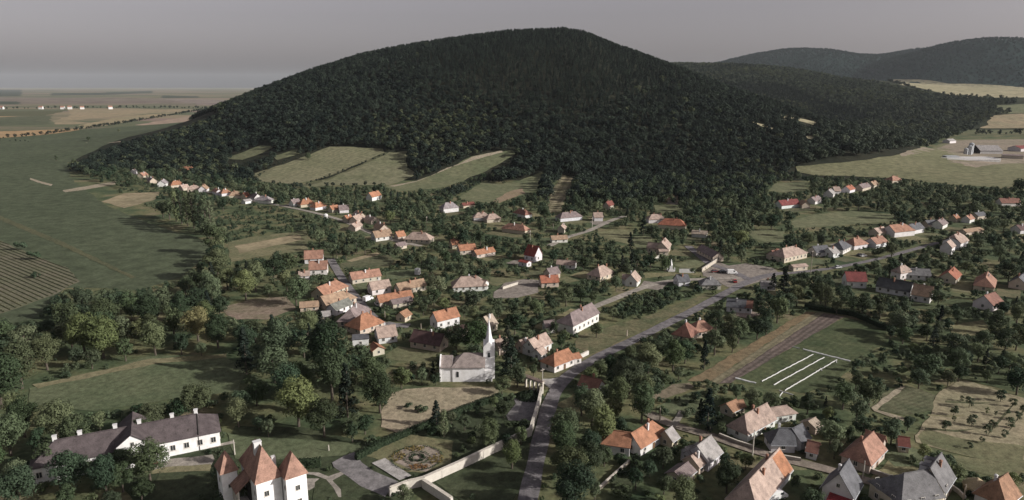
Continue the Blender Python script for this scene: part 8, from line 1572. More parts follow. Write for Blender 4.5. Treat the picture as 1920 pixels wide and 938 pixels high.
for i, (name, label, short, rc, wc, extra, g, parts) in enumerate(HOUSES):
    cx, cy, an, L, W, ez, rz, ty = parts[0]
    r = random.Random(i * 13 + 5)
    t = thing(name, label, {'school_building': 'building', 'outbuilding': 'outbuilding'}.get(name, name), (cx, cy, g), rad(an))
    if short: LAND.append((cx, cy, short))
    dist = math.hypot(cx, cy); lod = 0 if dist < 240 else 1 if dist < 440 else 2
    jit = 1 + r.uniform(-.07, .07)
    roof = tuple(c * jit for c in TONES[rc]); wall = tuple(c * (1 + r.uniform(-.05, .03)) for c in WALLS[wc])
    ca, sa = math.cos(-rad(an)), math.sin(-rad(an))
    for j, (px_, py_, pan, pL, pW, pez, prz, pty) in enumerate(parts):
        dx, dy = px_ - cx, py_ - cy; lx, ly = dx * ca - dy * sa, dx * sa + dy * ca
        rc2 = roof
        if extra == 'redend' and j == 1: rc2 = TONES['brickred']
        if j == 0 and extra != 'barn' or j > 0: section(t, lx, ly, rad(pan - an), pL, pW, pez, prz, pty, rc2, wall, lod, i * 7 + j, j == 0)
    if ty != 'f' and name not in ('shed', 'barn') and rz > 3.9:
        k = (rz - ez) / (W / 2); yo = .9 * r.choice((-1, 1)); xo = r.uniform(-.25, .25) * max(1, L - W)
        if extra == 'chimney_dark': xo, yo = 0, .2
        chimney(t, xo, yo, rz - abs(yo) * k + .35, 'white' if r.random() < .45 else None, r.uniform(.9, 1.4))
        if L > 11: chimney(t, -xo + L * .2, -yo, rz - abs(yo) * k + .35, None, 1.0, .5)
    if lod == 0 and ty != 'f':                              # gutters along the eaves and a lean roof light
        k = (rz - ez) / (W / 2)
        for s in (-1, 1):
            MB().tube((-L / 2 - .3, s * (W / 2 + .5), ez - k * .45 + .02), (L / 2 + .3, s * (W / 2 + .5), ez - k * .45 + .02), .08, .08, 6).build('gutter', M['metal'], t)
    if extra == 'patch':                                    # newer orange tiles laid over the back end of the lit slope
        k = (rz - ez) / (W / 2); up = .20
        q = MB(); y0, y1 = -.3, -(W / 2 + .3); x0, x1 = L / 2 - 5.2, L / 2 + .25
        q.slab([[(x0, y1, rz + y1 * k + up), (x1, y1, rz + y1 * k + up), (x1, y0, rz + y0 * k + up), (x0, y0, rz + y0 * k + up)]], .05)
        tag(q.build('roof_panel', M['roof'], t, color=(.31, .15, .085)), 'newer orange tiles at the far end of the slope')
    if extra == 'awning':
        q = MB().slab([[(-L / 2 - 2.6, -3.4, 2.3), (-L / 2 - 2.6, 1.6, 2.3), (-L / 2, 1.6, 3.0), (-L / 2, -3.4, 3.0)]], .1)
        tag(q.build('awning', M['roof'], t, color=(.22, .035, .04)), 'dark red awning over the front door')
        for yy in (-3.2, 1.4): MB().box((-L / 2 - 2.5, yy, 0), (.12, .12, 2.25)).build('post', M['frame'], t)
    if extra == 'dormers':
        px_, py_, pan, pL, pW, pez, prz, pty = parts[1]
        k = (rz - ez) / (W / 2)
        for xo in (-1.5, 2.2):
            y = W / 2 - 1.9; z = rz - k * y
            d = MB().box((xo, y + .5, z - .6), (1.5, 1.6, 1.5)).build('dormer', M['wall'], t, color=(.6, .6, .6))
            MB().slab([[(xo - .95, y - 1.6, z + 1.25), (xo + .95, y - 1.6, z + 1.25), (xo + .95, y + 1.5, z + .9), (xo - .95, y + 1.5, z + .9)]], .12).build('dormer_roof', M['roof'], d, color=roof)
            MB().box((xo, y + 1.32, z - .1), (.9, .06, .75)).build('pane', M['glass'], d)
# ------------------------------------------------------------------ long manor house
def frame2(o, an):
    ca, sa = math.cos(an), math.sin(an)
    return lambda x, y: (o[0] + x * ca - y * sa, o[1] + x * sa + y * ca)
mx, my, man_, mL = MANOR
t = thing('manor_house', 'long white manor house with mauve grey hipped roof and a central gable', 'manor house', (mx, my, 0), rad(man_))
LAND.append((mx, my, 'the long manor house'))
mroof, mwall = (.088, .074, .076), (.76,.755,.75)
mW, mez, mrz = 10.5, 4.6, 8.2
wall_block(mL, mW, mez, mrz, 'h').build('wall', M['wall'], t, color=mwall)
pl_, (rA, rB) = roof_planes('h', mL, mW, mez, mrz)
MB().slab(pl_, .16).build('roof', M['roof'], t, color=mroof)
ridge_cap(rA, rB).build('ridge_cap', M['roof'], t, color=sc(mroof, .8))
gxo = GABLE_X
g = wall_block(mW + 3.4, 7.2, 6.3, 9.0, 'g'); g.v = [(gxo + y, x, z) for x, y, z in g.v]
g.f = [tuple(reversed(f)) for f in g.f]
gw = g.build('gable_wall', M['wall'], t, color=mwall)
pl_, (a_, b_) = roof_planes('g', mW + 3.4, 7.2, 6.3, 9.0)
g = MB().slab(pl_, .15); g.v = [(gxo + y, x, z) for x, y, z in g.v]; g.f = [tuple(reversed(f)) for f in g.f]
g.build('gable_roof', M['roof'], t, color=sc(mroof, .92))
window(t, gxo, -(mW + 3.4) / 2, 5.9, math.pi, .8)
for x in (gxo - 2.4, gxo, gxo + 2.4): window(t, x, -(mW + 3.4) / 2, 1.5, math.pi, 1.15)
nwin = int(mL / 3.1)
for i in range(nwin):
    x = -mL / 2 + mL / nwin * (i + .5)
    if abs(x - gxo) < 5: continue
    window(t, x, -mW / 2, 1.5, math.pi, 1.2); window(t, x, mW / 2, 1.5, 0, 1.2)
for s in (-1, 1):
    for y in (-3, 0, 3): window(t, s * mL / 2, y, 1.5, -s * math.pi / 2, 1.15)
for fx in CHIMNEYS:
    m = MB().box((fx, .3, mrz - .6), (.9, .8, 1.75)).box((fx, .3, mrz + 1.15), (1.08, .98, .16))
    m.build('chimney', M['white'], t)
MB().tube((DRAIN_X, -mW / 2 - .06, 0), (DRAIN_X, -mW / 2 - .06, mez), .09, .09).build('drainpipe', M['dark'], t)
k_ = (mrz - mez) / (mW / 2)
MB().tube((DRAIN_X + .1, -mW / 2 - .3, mez + .15), (DRAIN_X + .3, -.2, mrz + .12), .13, .13, 6).build('roof_seam', M['dark'], t)

# ------------------------------------------------------------------ white residence with four pyramid roofs
(fx, fy), = [CASTLE]
CA = rad(36)
t = thing('castle', 'white towered castle with steep rust-red pyramid roofs at the bottom left', 'castle', (fx, fy, 0), CA)
LAND.append((fx, fy, 'the white castle'))
croof = (.31, .19, .145)
def pyramid(x0, y0, x1, y1, ez, rz, r0, r1, o=.35):
    """hipped roof over a rectangle, short ridge along y from r0 to r1"""
    cxm = (x0 + x1) / 2
    c = [(x0 - o, y0 - o, ez - .2), (x1 + o, y0 - o, ez - .2), (x1 + o, y1 + o, ez - .2), (x0 - o, y1 + o, ez - .2)]
    A, B = (cxm, r0, rz), (cxm, r1, rz)
    return MB().slab([[c[0], c[1], A], [c[1], c[2], B, A], [c[2], c[3], B], [c[3], c[0], A, B]], .18)
def tower(name, x0, y0, x1, y1, ez, rz, r0, r1):
    MB().box(((x0 + x1) / 2, (y0 + y1) / 2, -.3), (x1 - x0, y1 - y0, ez + .3)).build('wall', M['wall'], t, color=(.78, .775, .775))
    pyramid(x0, y0, x1, y1, ez, rz, r0, r1).build('roof', M['roof'], t, color=croof)
tower('keep', 0, 0, 5.5, 12.0, 11.0, 17.3, 3.3, 7.9)
tower('right', 5.7, -2.5, 10.3, 1.9, 11.3, 16.0, -.9, .3)
tower('left', -5.0, 9.2, -1.6, 13.6, 10.6, 14.7, 11.2, 11.6)
MB().box((2.3, 5.2, 13.0), (1.6, 1.1, 4.7)).box((2.3, 5.2, 17.7), (1.8, 1.3, .2)).build('chimney', M['white'], t)
MB().box((5.0, 3.4, 11.5), (.9, .9, 2.6)).build('chimney', M['white'], t)
MB().slab([[(-3.4, 4.2, 7.3), (-3.4, 9.15, 7.3), (-.02, 9.15, 9.9), (-.02, 4.2, 9.9)][::-1]], .2).build('porch_roof', M['roof'], t, color=sc(croof, .85))
MB().box((-1.5, 6.7, -.3), (2.9, 4.7, 3.6)).build('porch_floor', M['wall'], t, color=(.5, .47, .42))
MB().box((-.06, 6.7, 3.3), (.1, 4.4, 5.2)).build('porch_opening', M['dark'], t)
for y in (4.5, 6.0, 7.5, 8.9): MB().box((-2.85, y, 3.3), (.35, .35, 4.1)).build('column', M['stone'], t)
MB().box((-2.85, 6.7, 3.3), (.22, 4.6, .95)).build('parapet', M['stone'], t)
for x, z in ((2.1, 6.9), (2.1, 3.2)): window(t, x, 0, z, math.pi, 1.0)
for x, z in ((8.2, 7.4), (8.4, 4.0), (8.2, 1.0)): window(t, x, -2.5, z, math.pi, .95)
for y, z in ((-1.5, 8.0), (-1.5, 4.2)): window(t, 5.7, y, z, math.pi / 2, .65)
for y, z in ((1.6, 7.2), (1.6, 3.4)): window(t, 0, y, z, math.pi / 2, .8)
for y, z in ((11.2, 7.6), (11.2, 3.4)): window(t, -5.0, y, z, math.pi / 2, .8)
window(t, -3.4, 9.2, 6.4, math.pi, .65)

# ------------------------------------------------------------------ church
hx, hy = CHURCH
t = thing('church', 'small white church with a pointed white spire and pale tiled nave', 'church', (hx, hy, 0), rad(1))
LAND.append((hx, hy, 'the white church'))
cw = (.80, .795, .795); cr = (.25, .215, .20)
m = wall_block(10.4, 7.4, 5.4, 8.6, 'ha'); m.v = [(x + .9, y, z) for x, y, z in m.v]; m.build('wall', M['wall'], t, color=cw)
m = MB().slab(roof_planes('ha', 10.4, 7.4, 5.4, 8.6)[0], .16); m.v = [(x + .9, y, z) for x, y, z in m.v]; m.build('roof', M['roof'], t, color=cr)
m = wall_block(4.0, 7.0, 5.3, 7.8, 'g'); m.v = [(x - 6.3, y, z) for x, y, z in m.v]; m.build('wall', M['wall'], t, color=cw)
m = MB().slab(roof_planes('g', 4.0, 7.0, 5.3, 7.8, e=.05)[0], .16); m.v = [(x - 6.3, y, z) for x, y, z in m.v]; m.build('roof', M['roof'], t, color=sc(cr, 1.05))
MB().box((-8.3, 0, -.3), (.4, 7.5, 6.2)).add([(-8.5, -3.75, 5.9), (-8.1, -3.75, 5.9), (-8.1, 3.75, 5.9), (-8.5, 3.75, 5.9), (-8.5, 0, 8.3), (-8.1, 0, 8.3)], [(0, 1, 5, 4), (2, 3, 4, 5), (1, 2, 5), (3, 0, 4)]).build('gable_wall', M['wall'], t, color=cw)
tx, ty_ = 7.7, .6
MB().box((tx, ty_, -.3), (3.7, 3.7, 11.4)).build('tower', M['wall'], t, color=cw)
gm = MB()
for a in range(4):
    R4 = Matrix.Rotation(a * math.pi / 2, 4, 'Z'); q = [Vector(p) for p in ((-1.85, -1.85, 11.1), (1.85, -1.85, 11.1), (0, -1.85, 13.2), (0, 0, 13.2))]
    q = [R4 @ p for p in q]; gm.add([(p.x + tx, p.y + ty_, p.z) for p in q], [(0, 1, 2), (1, 3, 2), (3, 0, 2)])
gm.build('tower_gable', M['wall'], t, color=cw)
sp = MB(); sp.cyl((tx, ty_, 11.3), 1.75, .9, 3.0, 8); sp.cyl((tx, ty_, 14.3), .9, .05, 6.0, 8)
sp.build('spire', M['wall'], t, color=(.70, .70, .72))
MB().box((tx, ty_, 20.2), (.1, .1, 1.3)).box((tx, ty_, 20.9), (.55, .08, .1)).build('finial', M['metal'], t)
def arch_win(x, y, z, rz, w=.75, h=1.9):
    n = 8; pts = [(-w / 2, 0), (w / 2, 0)] + [(w / 2 * math.cos(math.pi * i / n), h - w / 2 + w / 2 * math.sin(math.pi * i / n)) for i in range(n + 1)]
    f = MB().prism([(a * 1.3, b * 1.08 - .07) for a, b in pts], .10, -.05); o = f.build('window', M['white'], t, (x, y, z)); o.rotation_euler = (0, 0, rz)
    MB().prism(pts, .06, -.09 + .0).build('pane', M['glass'], o)
for x in (-2.6,): arch_win(x, -3.7, 1.7, 0)
for x in (-2.2, 1.2, 4.4): arch_win(x, 3.7, 1.7, math.pi)
arch_win(tx, ty_ - 1.85, 7.6, 0, .7, 1.6); arch_win(tx + 1.85, ty_, 7.6, math.pi / 2, .7, 1.6); arch_win(tx - 1.85, ty_, 7.6, -math.pi / 2, .7, 1.6)
MB().box((tx - .2, ty_ - 3.0, -.3), (2.6, 2.4, 4.2)).build('porch', M['wall'], t, color=cw)

# ------------------------------------------------------------------ walls, hedges, gateway and garden pieces
def wall_run(name, label, cat, pts, hgt, th, mat, coping=True):
    t = thing(name, label, cat, (pts[0][0], pts[0][1], 0)); o = Vector(pts[0])
    body, cap = MB(), MB()
    for a, b in zip(pts, pts[1:]):
        a, b = Vector(a) - o, Vector(b) - o; d = b - a; mid = (a + b) / 2
        body.box((mid.x, mid.y, -.3), (d.length + th * .8, th, hgt + .3), math.atan2(d.y, d.x))
        n = max(1, int(d.length / 4)); u = d / n
        for i in range(n):
            c = a + u * (i + .5); cap.box((c.x, c.y, hgt + .003 * (i % 2)), (u.length - .06, th + .22, .14), math.atan2(d.y, d.x))
            if i: q = a + u * i; body.box((q.x, q.y, -.3), (.5, th + .18, hgt + .28), math.atan2(d.y, d.x))
    body.build('wall', M['wall'], t, color=mat)
    if coping: cap.build('coping', M['stone'], t)
    return t
for name, label, pts, hh, th, mat in WALLRUNS:
    wall_run(name, label, 'wall', pts, hh, th, mat)
def leaf_quad(m, p, nrm, s, r):
    nrm = nrm.normalized(); u = nrm.orthogonal().normalized(); u.rotate(Matrix.Rotation(r.uniform(0, 6.28), 3, nrm)); w = nrm.cross(u)
    a, b = s * r.uniform(.7, 1.2), s * r.uniform(.45, .9)
    m.add([p - u * a, p - w * b * .8 + u * a * .1, p + u * a, p + w * b], [(0, 1, 2, 3)])
def leafy_box(mb, a, b, w, h, r, dens=9, s=.28):
    a, b = Vector(a), Vector(b); d = b - a; L = d.length; u = d.normalized(); v = Vector((-u.y, u.x))
    for _ in range(int(L * (w + 2 * h) * dens)):
        x = r.uniform(0, L); f = r.random() * (w + 2 * h)
        if f < w: y, z, nn = f - w / 2, h, Vector((0, 0, 1))
        else:
            sd = 1 if f < w + h else -1; y = sd * w / 2; z = r.uniform(.02, h); nn = Vector((v.x * sd, v.y * sd, .15))
        y += r.uniform(-.12, .12); z += r.uniform(-.12, .12)
        p = a + u * x + v * y
        leaf_quad(mb, Vector((p.x, p.y, z)), nn + Vector((r.uniform(-.7, .7), r.uniform(-.7, .7), r.uniform(-.4, .7))), s, r)
    c = a + d / 2
    mb.box((c.x, c.y, 0), (L, w * .72, h * .88), math.atan2(d.y, d.x))
for name, label, cat, matk, pts, w, hh in HEDGES:
    o = Vector(pts[0]); mb = MB(); rr = random.Random(len(label))
    for a, b in zip(pts, pts[1:]): leafy_box(mb, Vector(a) - o, Vector(b) - o, w, hh, rr, 5 if name == 'vine_row' else 9, .22 if name == 'vine_row' else .26)
    tag(mb.build(name, M[matk], None, (o.x, o.y, hz(*o))), label, cat, 'rows of vines in the vineyard' if name == 'vine_row' else None)
# round clipped island in the parking lot
(ix, iy) = ISLAND
mb = MB(); rr = random.Random(3)
for _ in range(1500):
    a, q = rr.uniform(0, 6.28), math.sqrt(rr.random()); z = 1.5 * math.sqrt(max(0, 1 - q ** 4))
    leaf_quad(mb, Vector((4.6 * q * math.cos(a), 3.6 * q * math.sin(a), z * rr.uniform(.75, 1.05))), Vector((math.cos(a) * q, math.sin(a) * q, .8)) + Vector((rr.uniform(-.6, .6), rr.uniform(-.6, .6), 0)), .3, rr)
tag(mb.build('round_hedge', M['hedge'], None, (ix, iy, 0)), 'dark oval clipped hedge island in front of the parking lot', 'hedge')
# flower parterre of the castle garden
(qx, qy) = PARTERRE
for k, (dx, dy, rx, ry, nn, label) in enumerate([(0, 0, 2.2, 2.2, 260, 'round central bed of the ornamental flower garden'), (-1.2, 4.6, 2.6, 1.3, 240, 'rust-coloured far bed of the ornamental flower garden'), (5.0, -.6, 2.0, 2.4, 260, 'rust-coloured right bed of the ornamental flower garden'), (-5.0, .6, 1.8, 2.4, 240, 'rust-coloured left bed of the ornamental flower garden'), (1.0, -4.4, 2.8, 1.2, 240, 'low near bed of the ornamental flower garden')]):
    mb = MB(); rr = random.Random(k + 40)
    for _ in range(nn):
        a = rr.uniform(0, 6.28); q = rr.uniform(.55, 1) if k == 0 else math.sqrt(rr.random())
        cl = .5 + .5 * math.sin(a * 5 + q * 6)
        if k and cl < .25: continue
        leaf_quad(mb, Vector((rx * q * math.cos(a), ry * q * math.sin(a), rr.uniform(.05, .45))), Vector((rr.uniform(-.6, .6), rr.uniform(-.6, .6), 1)), .26, rr)
    tag(mb.build('flower_bed', M['hedge' if k == 0 else 'flower'], None, (qx + dx, qy + dy, .2)), label, 'flower bed', None)
for k, (r0, label) in enumerate([(3.3, 'inner clipped ring of the ornamental flower garden'), (6.6, 'outer low ring of the ornamental flower garden')]):
    mb = MB(); rr = random.Random(k + 60)
    for i in range(int(r0 * 70)):
        a = rr.uniform(0, 6.28)
        if abs(math.sin(2 * a)) < .22: continue
        q = r0 + rr.uniform(-.22, .22)
        leaf_quad(mb, Vector((q * math.cos(a), q * math.sin(a) * .92, rr.uniform(.05, .35))), Vector((rr.uniform(-.5, .5), rr.uniform(-.5, .5), 1)), .2, rr)
    tag(mb.build('ring_hedge', M['shrub'], None, (qx, qy, .2)), label, 'hedge')
# gateway with square pillars
g0, g1 = Vector(GATE[0]), Vector(GATE[1]); d = g1 - g0; ga = math.atan2(d.y, d.x); gl = d.length
t = thing('gateway', 'cream arcaded gateway with square pillars at the church entrance', 'gate', (*g0, 0), ga)
for i in range(5): MB().box((gl * i / 4, 0, -.2), (.55, .6, 3.4)).build('pillar', M['stone'], t)
MB().box((gl / 2, 0, 3.2), (gl + .9, .85, .75)).build('beam', M['stone'], t)
MB().slab([[(-.6, -.9, 3.95), (gl + .6, -.9, 3.95), (gl + .6, 0, 4.45), (-.6, 0, 4.45)], [(gl + .6, .9, 3.95), (-.6, .9, 3.95), (-.6, 0, 4.45), (gl + .6, 0, 4.45)]], .12).build('roof', M['roof'], t, color=TONES['palepink'])
# white monument and picket fence by the upper street
(ux, uy) = MONUMENT
t = thing('monument', 'small white pointed monument inside a picket fence near the crossroads', 'monument', (ux, uy, 0))
LAND.append((ux, uy, 'the white monument'))
MB().box((0, 0, 0), (3.4, 3.4, .5)).box((0, 0, .5), (2.5, 2.5, .5)).build('base', M['concrete'], t)
MB().box((0, 0, 1), (1.7, 1.7, 2.2), 0, .8).build('shaft', M['white'], t)
MB().cyl((0, 0, 3.2), .95, .03, 3.4, 4).build('spire', M['white'], t)
for s in (-1, 1): MB().box((s * 1.9, -.4, 0), (.5, .5, 1.9)).build('pillar', M['white'], t)
p0, p1 = Vector(PICKET[0]), Vector(PICKET[1]); d = p1 - p0
t = thing('picket_fence', 'white picket fence of square posts beside the small monument', 'fence', (*p0, 0), math.atan2(d.y, d.x))
n = 15
post = MB().box((0, 0, 0), (.55, .4, 2.0)).mesh('fence_post', M['white'])
for i in range(n): link('fence_post', post, t, (d.length * i / (n - 1), 0, 0))
for z in (.35, 1.4): MB().box((d.length / 2, .0, z), (d.length, .1, .14)).build('rail', M['wood'], t)
# fleece strips over the vegetable rows
for k, (a, b, w, label) in enumerate(STRIPS):
    a, b = Vector(a), Vector(b); d = b - a; rr = random.Random(k); n = max(3, int(d.length / .9))
    mb = MB(); prof = [(-.5, 0), (-.42, .18), (-.15, .27), (.15, .27), (.42, .18), (.5, 0)]
    vs, fs = [], []
    for i in range(n + 1):
        sx, sz, oy = w * rr.uniform(.82, 1.12), rr.uniform(.8, 1.15), rr.uniform(-.1, .1)
        vs += [(d.length * i / n, y * sx + oy, z * sz + .03) for y, z in prof]
    for i in range(n):
        for j in range(5): q = i * 6 + j; fs.append((q, q + 6, q + 7, q + 1))
    mb.add(vs, fs); o = mb.build('row_cover', M['fleece'], None, (*a, 0)); o.rotation_euler = (0, 0, math.atan2(d.y, d.x))
    tag(o, label, 'row cover', 'white row covers on the vegetable plot')
# garden hut of straw at the lower right, straw stack
for k, (x, y, r_, h_, label) in enumerate(STRAW):
    t = thing('straw_hut' if k == 0 else 'straw_stack', label, 'hut' if k == 0 else 'haystack', (x, y, 0)); rr = random.Random(k)
    mb = MB(); mb.cyl((0, 0, 0), r_ * .92, r_, h_ * .45, 14); mb.build('body', M['straw'], t)
    mb = MB()
    for i in range(5):
        f0, f1 = 1.08 - i * .21, 1.08 - (i + 1) * .21; mb.cyl((0, 0, h_ * (.42 + .115 * i)), r_ * f0, r_ * max(.04, f1), h_ * .125, 14)
    mb.build('thatch', M['straw'], t)
# farm silos and bunker
(sx_, sy_) = FARM
for k, (dx, dy, r_, h_, label) in enumerate([(0, 0, 3.2, 12, 'tall white silo left of the big grey barn, front one of three'), (7, 8, 3.2, 15, 'tall white silo beside the open end of the big grey barn'), (-7, -3, 2.6, 8, 'short white silo, leftmost of three by the big grey barn')]):
    t = thing('silo', label, 'silo', (sx_ + dx, sy_ + dy, hz(sx_ + dx, sy_ + dy)), 0, 'white silos at the farm')
    MB().cyl((0, 0, 0), r_, r_, h_, 16).build('shell', M['metal'], t); MB().cyl((0, 0, h_), r_ * 1.03, .3, r_ * .5, 16).build('roof', M['metal'], t)
    MB().box((0, -r_ - .2, 0), (.6, .1, h_)).build('ladder', M['dark'], t)
(bx, by) = BUNKER
t = thing('silage_bunker', 'low white concrete bunker in front of the farm silos', 'bunker', (bx, by, hz(bx, by) + .3))
MB().box((0, 0, -3), (66, 24, 3.4)).build('floor', M['concrete'], t)
for y in (-12, 0, 12): MB().box((0, y, .4), (66, .6, 2.2)).build('wall', M['white'], t)
MB().box((33, 0, .4), (.6, 23, 2.2)).build('wall', M['white'], t)
MB().box((-18, 5, .4), (16, 9, 4)).build('tank', M['metal'], t)
(x_, y_, an_, g_) = BARN
an_ = rad(an_); t = [o for o in scene.objects if o.get('label', '').startswith('big grey-roofed barn')][0]
bL, bW, bez, brz = BARN_DIM
MB().add([(-bL / 2, -bW / 2, 0), (bL / 2, -bW / 2, 0), (bL / 2, -bW / 2, bez), (-bL / 2, -bW / 2, bez), (-bL / 2, -bW / 2 + .4, 0), (bL / 2, -bW / 2 + .4, 0), (bL / 2, -bW / 2 + .4, bez), (-bL / 2, -bW / 2 + .4, bez)], [(0, 1, 2, 3), (7, 6, 5, 4), (3, 2, 6, 7), (1, 0, 4, 5), (0, 3, 7, 4), (2, 1, 5, 6)]).build('wall', M['wall'], t, color=WALLS['white'])
MB().box((0, bW / 2, 0), (bL, .4, bez)).box((bL / 2 - .2, 0, 0), (.4, bW - .9, bez)).build('wall', M['wall'], t, color=WALLS['white'])
MB().slab(roof_planes('g', bL, bW, bez, brz)[0], .3).build('roof', M['roof'], t, color=TONES['greyroof'])
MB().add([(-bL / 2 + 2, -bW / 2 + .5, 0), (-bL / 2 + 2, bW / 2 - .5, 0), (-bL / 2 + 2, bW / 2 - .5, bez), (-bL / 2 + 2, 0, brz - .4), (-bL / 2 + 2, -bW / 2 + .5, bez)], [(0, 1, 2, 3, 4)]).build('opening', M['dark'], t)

# ------------------------------------------------------------------ poles
POLE = MB().cyl((0, 0, 0), .17, .11, 1.0, 8)
for k, (x, y, h_, label, kind) in enumerate(POLES):
    t = thing('utility_pole', label, 'pole', (x, y, hz(x, y)), rad(40 + 25 * (k % 3)), 'utility poles in the village')
    MB().cyl((0, 0, 0), .2, .13, h_, 8).build('post', M['palebark' if kind else 'wood'], t)
    if h_ > 5:
        c = MB().box((0, 0, h_ - .75), (1.7, .12, .14)).build('crossarm', M['wood'], t)
        for s in (-.7, -.3, .3, .7): MB().cyl((s, 0, h_ - .61), .06, .05, .2, 6).build('insulator', M['insulator'], c)
# ------------------------------------------------------------------ vehicles
CAR_M = {}
def wheel_meshes(r):
    ty = MB(); n = 14
    vs = [(r * math.cos(6.2832 * i / n), s * .11, r + r * math.sin(6.2832 * i / n)) for s in (-1, 1) for i in range(n)]
    ty.add(vs, [tuple(range(n)), tuple(range(2 * n - 1, n - 1, -1))] + [(i, n + i, n + (i + 1) % n, (i + 1) % n) for i in range(n)])
    ri = MB(); ri.add([(x * .6, y * 1.12, r + (z - r) * .6) for x, y, z in vs], ty.f)
    return ty.mesh('tyre', M['tyre']), ri.mesh('rim', M['rim'])
WH = {False: wheel_meshes(.32), True: wheel_meshes(.36)}
def vehicle(x, y, an, colname, col, van, label):
    if colname not in CAR_M: CAR_M[colname] = paint(colname, col)
    t = thing('delivery_van' if van else 'parked_car', label, 'van' if van else 'car', (x, y, .18), rad(an), None)
    L, Wd = (5.2, 1.95) if van else (4.2, 1.7)
    if van: low = [(-2.6, .3), (2.55, .3), (2.6, .9), (2.35, 1.15), (1.55, 1.35), (1.0, 2.15), (.7, 2.25), (-2.45, 2.25), (-2.6, 2.1)]
    else: low = [(-2.1, .28), (2.05, .28), (2.1, .6), (1.95, .78), (.95, .9), (-1.6, .92), (-2.08, .85)]
    MB().prism(low, Wd, -Wd / 2).build('body', CAR_M[colname], t)
    if not van:
        cab = MB(); vs = [(-1.75, .91), (.95, .9), (.3, 1.4), (-1.15, 1.42)]
        a = [(px_, s * w, z) for s in (-1, 1) for (px_, z), w in zip(vs, (.78, .78, .62, .62))]
        cab.add(a, [(0, 1, 2, 3), (7, 6, 5, 4), (0, 4, 5, 1), (1, 5, 6, 2), (2, 6, 7, 3), (3, 7, 4, 0)]); cab.build('cabin', M['glass'], t)
        MB().box((-.42, 0, 1.405), (1.5, 1.2, .05)).build('roof', CAR_M[colname], t)
    else:
        MB().add([(1.58, -.82, 1.37), (1.58, .82, 1.37), (1.05, .78, 2.13), (1.05, -.78, 2.13)], [(0, 1, 2, 3)]).build('windscreen', M['glass'], t)
        for s in (-1, 1): MB().box((.75, s * .975, 1.3), (.9, .03, .6)).build('side_window', M['glass'], t)
    tm, rm = WH[van]
    for sx in (-.62, .62):
        for sy in (-1, 1):
            w = link('wheel', tm, t, (sx * L / 2, sy * (Wd / 2 - .06), -.17)); link('rim', rm, w)
    for s in (-1, 1): MB().box((L / 2 - .06, s * Wd * .36, .58), (.1, .28, .14)).build('headlight', M['lamp'], t)
for a in VEHICLES: vehicle(*a)
# white tank on the left street side
for x, y, label in TANKS:
    t = thing('water_tank', label, 'tank', (x, y, hz(x, y)))
    MB().cyl((0, 0, .3), 1.6, 1.6, 2.6, 14).build('shell', M['white'], t); MB().cyl((0, 0, 2.9), 1.6, .3, .6, 14).build('lid', M['white'], t); MB().cyl((0, 0, 0), 1.75, 1.75, .3, 14).build('plinth', M['concrete'], t)
# far village on the plain
for k, (x, y, L, W_, h_) in enumerate(FAR_HOUSES):
    t = thing('house', f"tiny white house in the far village on the plain, {['leftmost', 'second from the left', 'third from the left', 'fourth from the left', 'fifth from the left', 'rightmost'][k]}", 'house', (x, y, 0), rad(8 * k), 'white houses of the far village')
    wall_block(L, W_, h_, h_ + 5, 'g').build('wall', M['wall'], t, color=WALLS['white']); MB().slab(roof_planes('g', L, W_, h_, h_ + 5)[0], .2).build('roof', M['roof'], t, color=TONES['terracotta'])

# ------------------------------------------------------------------ trees
def rvec(r): 
    while True:
        v = Vector((r.uniform(-1, 1), r.uniform(-1, 1), r.uniform(-1, 1)))
        if .05 < v.length < 1: return v.normalized()
def crown_mesh(name, shape, seed, clumps, per, leaf, matk):
    """crown of a tree one unit tall: leafy clumps spread through the crown's volume"""
    r = random.Random(seed); m = MB()
    for i in range(clumps):
        if shape == 'broad':
            v = rvec(r); k = r.uniform(.5, 1.0); top = .58 + .05 * r.random()
            c = Vector((v.x * .30 * k, v.y * .30 * k, top + v.z * (.30 if v.z > 0 else .36) * k)); cr = r.uniform(.09, .20)
        elif shape == 'poplar':
            z = (i + r.random()) / clumps; w = .115 * math.sin(math.pi * min(1, .12 + z * .88)) ** .7
            a = r.uniform(0, 6.28); c = Vector((math.cos(a) * w * .75, math.sin(a) * w * .75, .08 + z * .86)); cr = r.uniform(.05, .085)
        elif shape == 'cone':
            z = ((i + r.random()) / clumps) ** .85; w = .21 * (1 - z) ** .85
            a = r.uniform(0, 6.28); c = Vector((math.cos(a) * w * .72, math.sin(a) * w * .72, .07 + z * .88)); cr = (.035 + .075 * (1 - z)) * r.uniform(.8, 1.2)
        elif shape == 'fruit':
            v = rvec(r); c = Vector((v.x * .24, v.y * .24, .52 + v.z * .34)); cr = r.uniform(.11, .18)
        else:
            v = rvec(r); c = Vector((v.x * .40, v.y * .40, .40 + v.z * .28)); cr = r.uniform(.16, .28)
        cz = .62 if shape == 'cone' else .85
        for _ in range(per):
            v = rvec(r)
            if v.z < -.3 and r.random() < .6: v.z = -v.z
            p = c + Vector((v.x * cr, v.y * cr, v.z * cr * cz)) * r.uniform(.72, 1.08)
            if p.z < .01: p.z = .01
            nn = v + rvec(r) * .38 + (Vector((0, 0, -.35)) if shape == 'cone' else Vector((0, 0, .15)))
            leaf_quad(m, p, nn, leaf, r)
    me = m.mesh(name, M[matk])
    return me
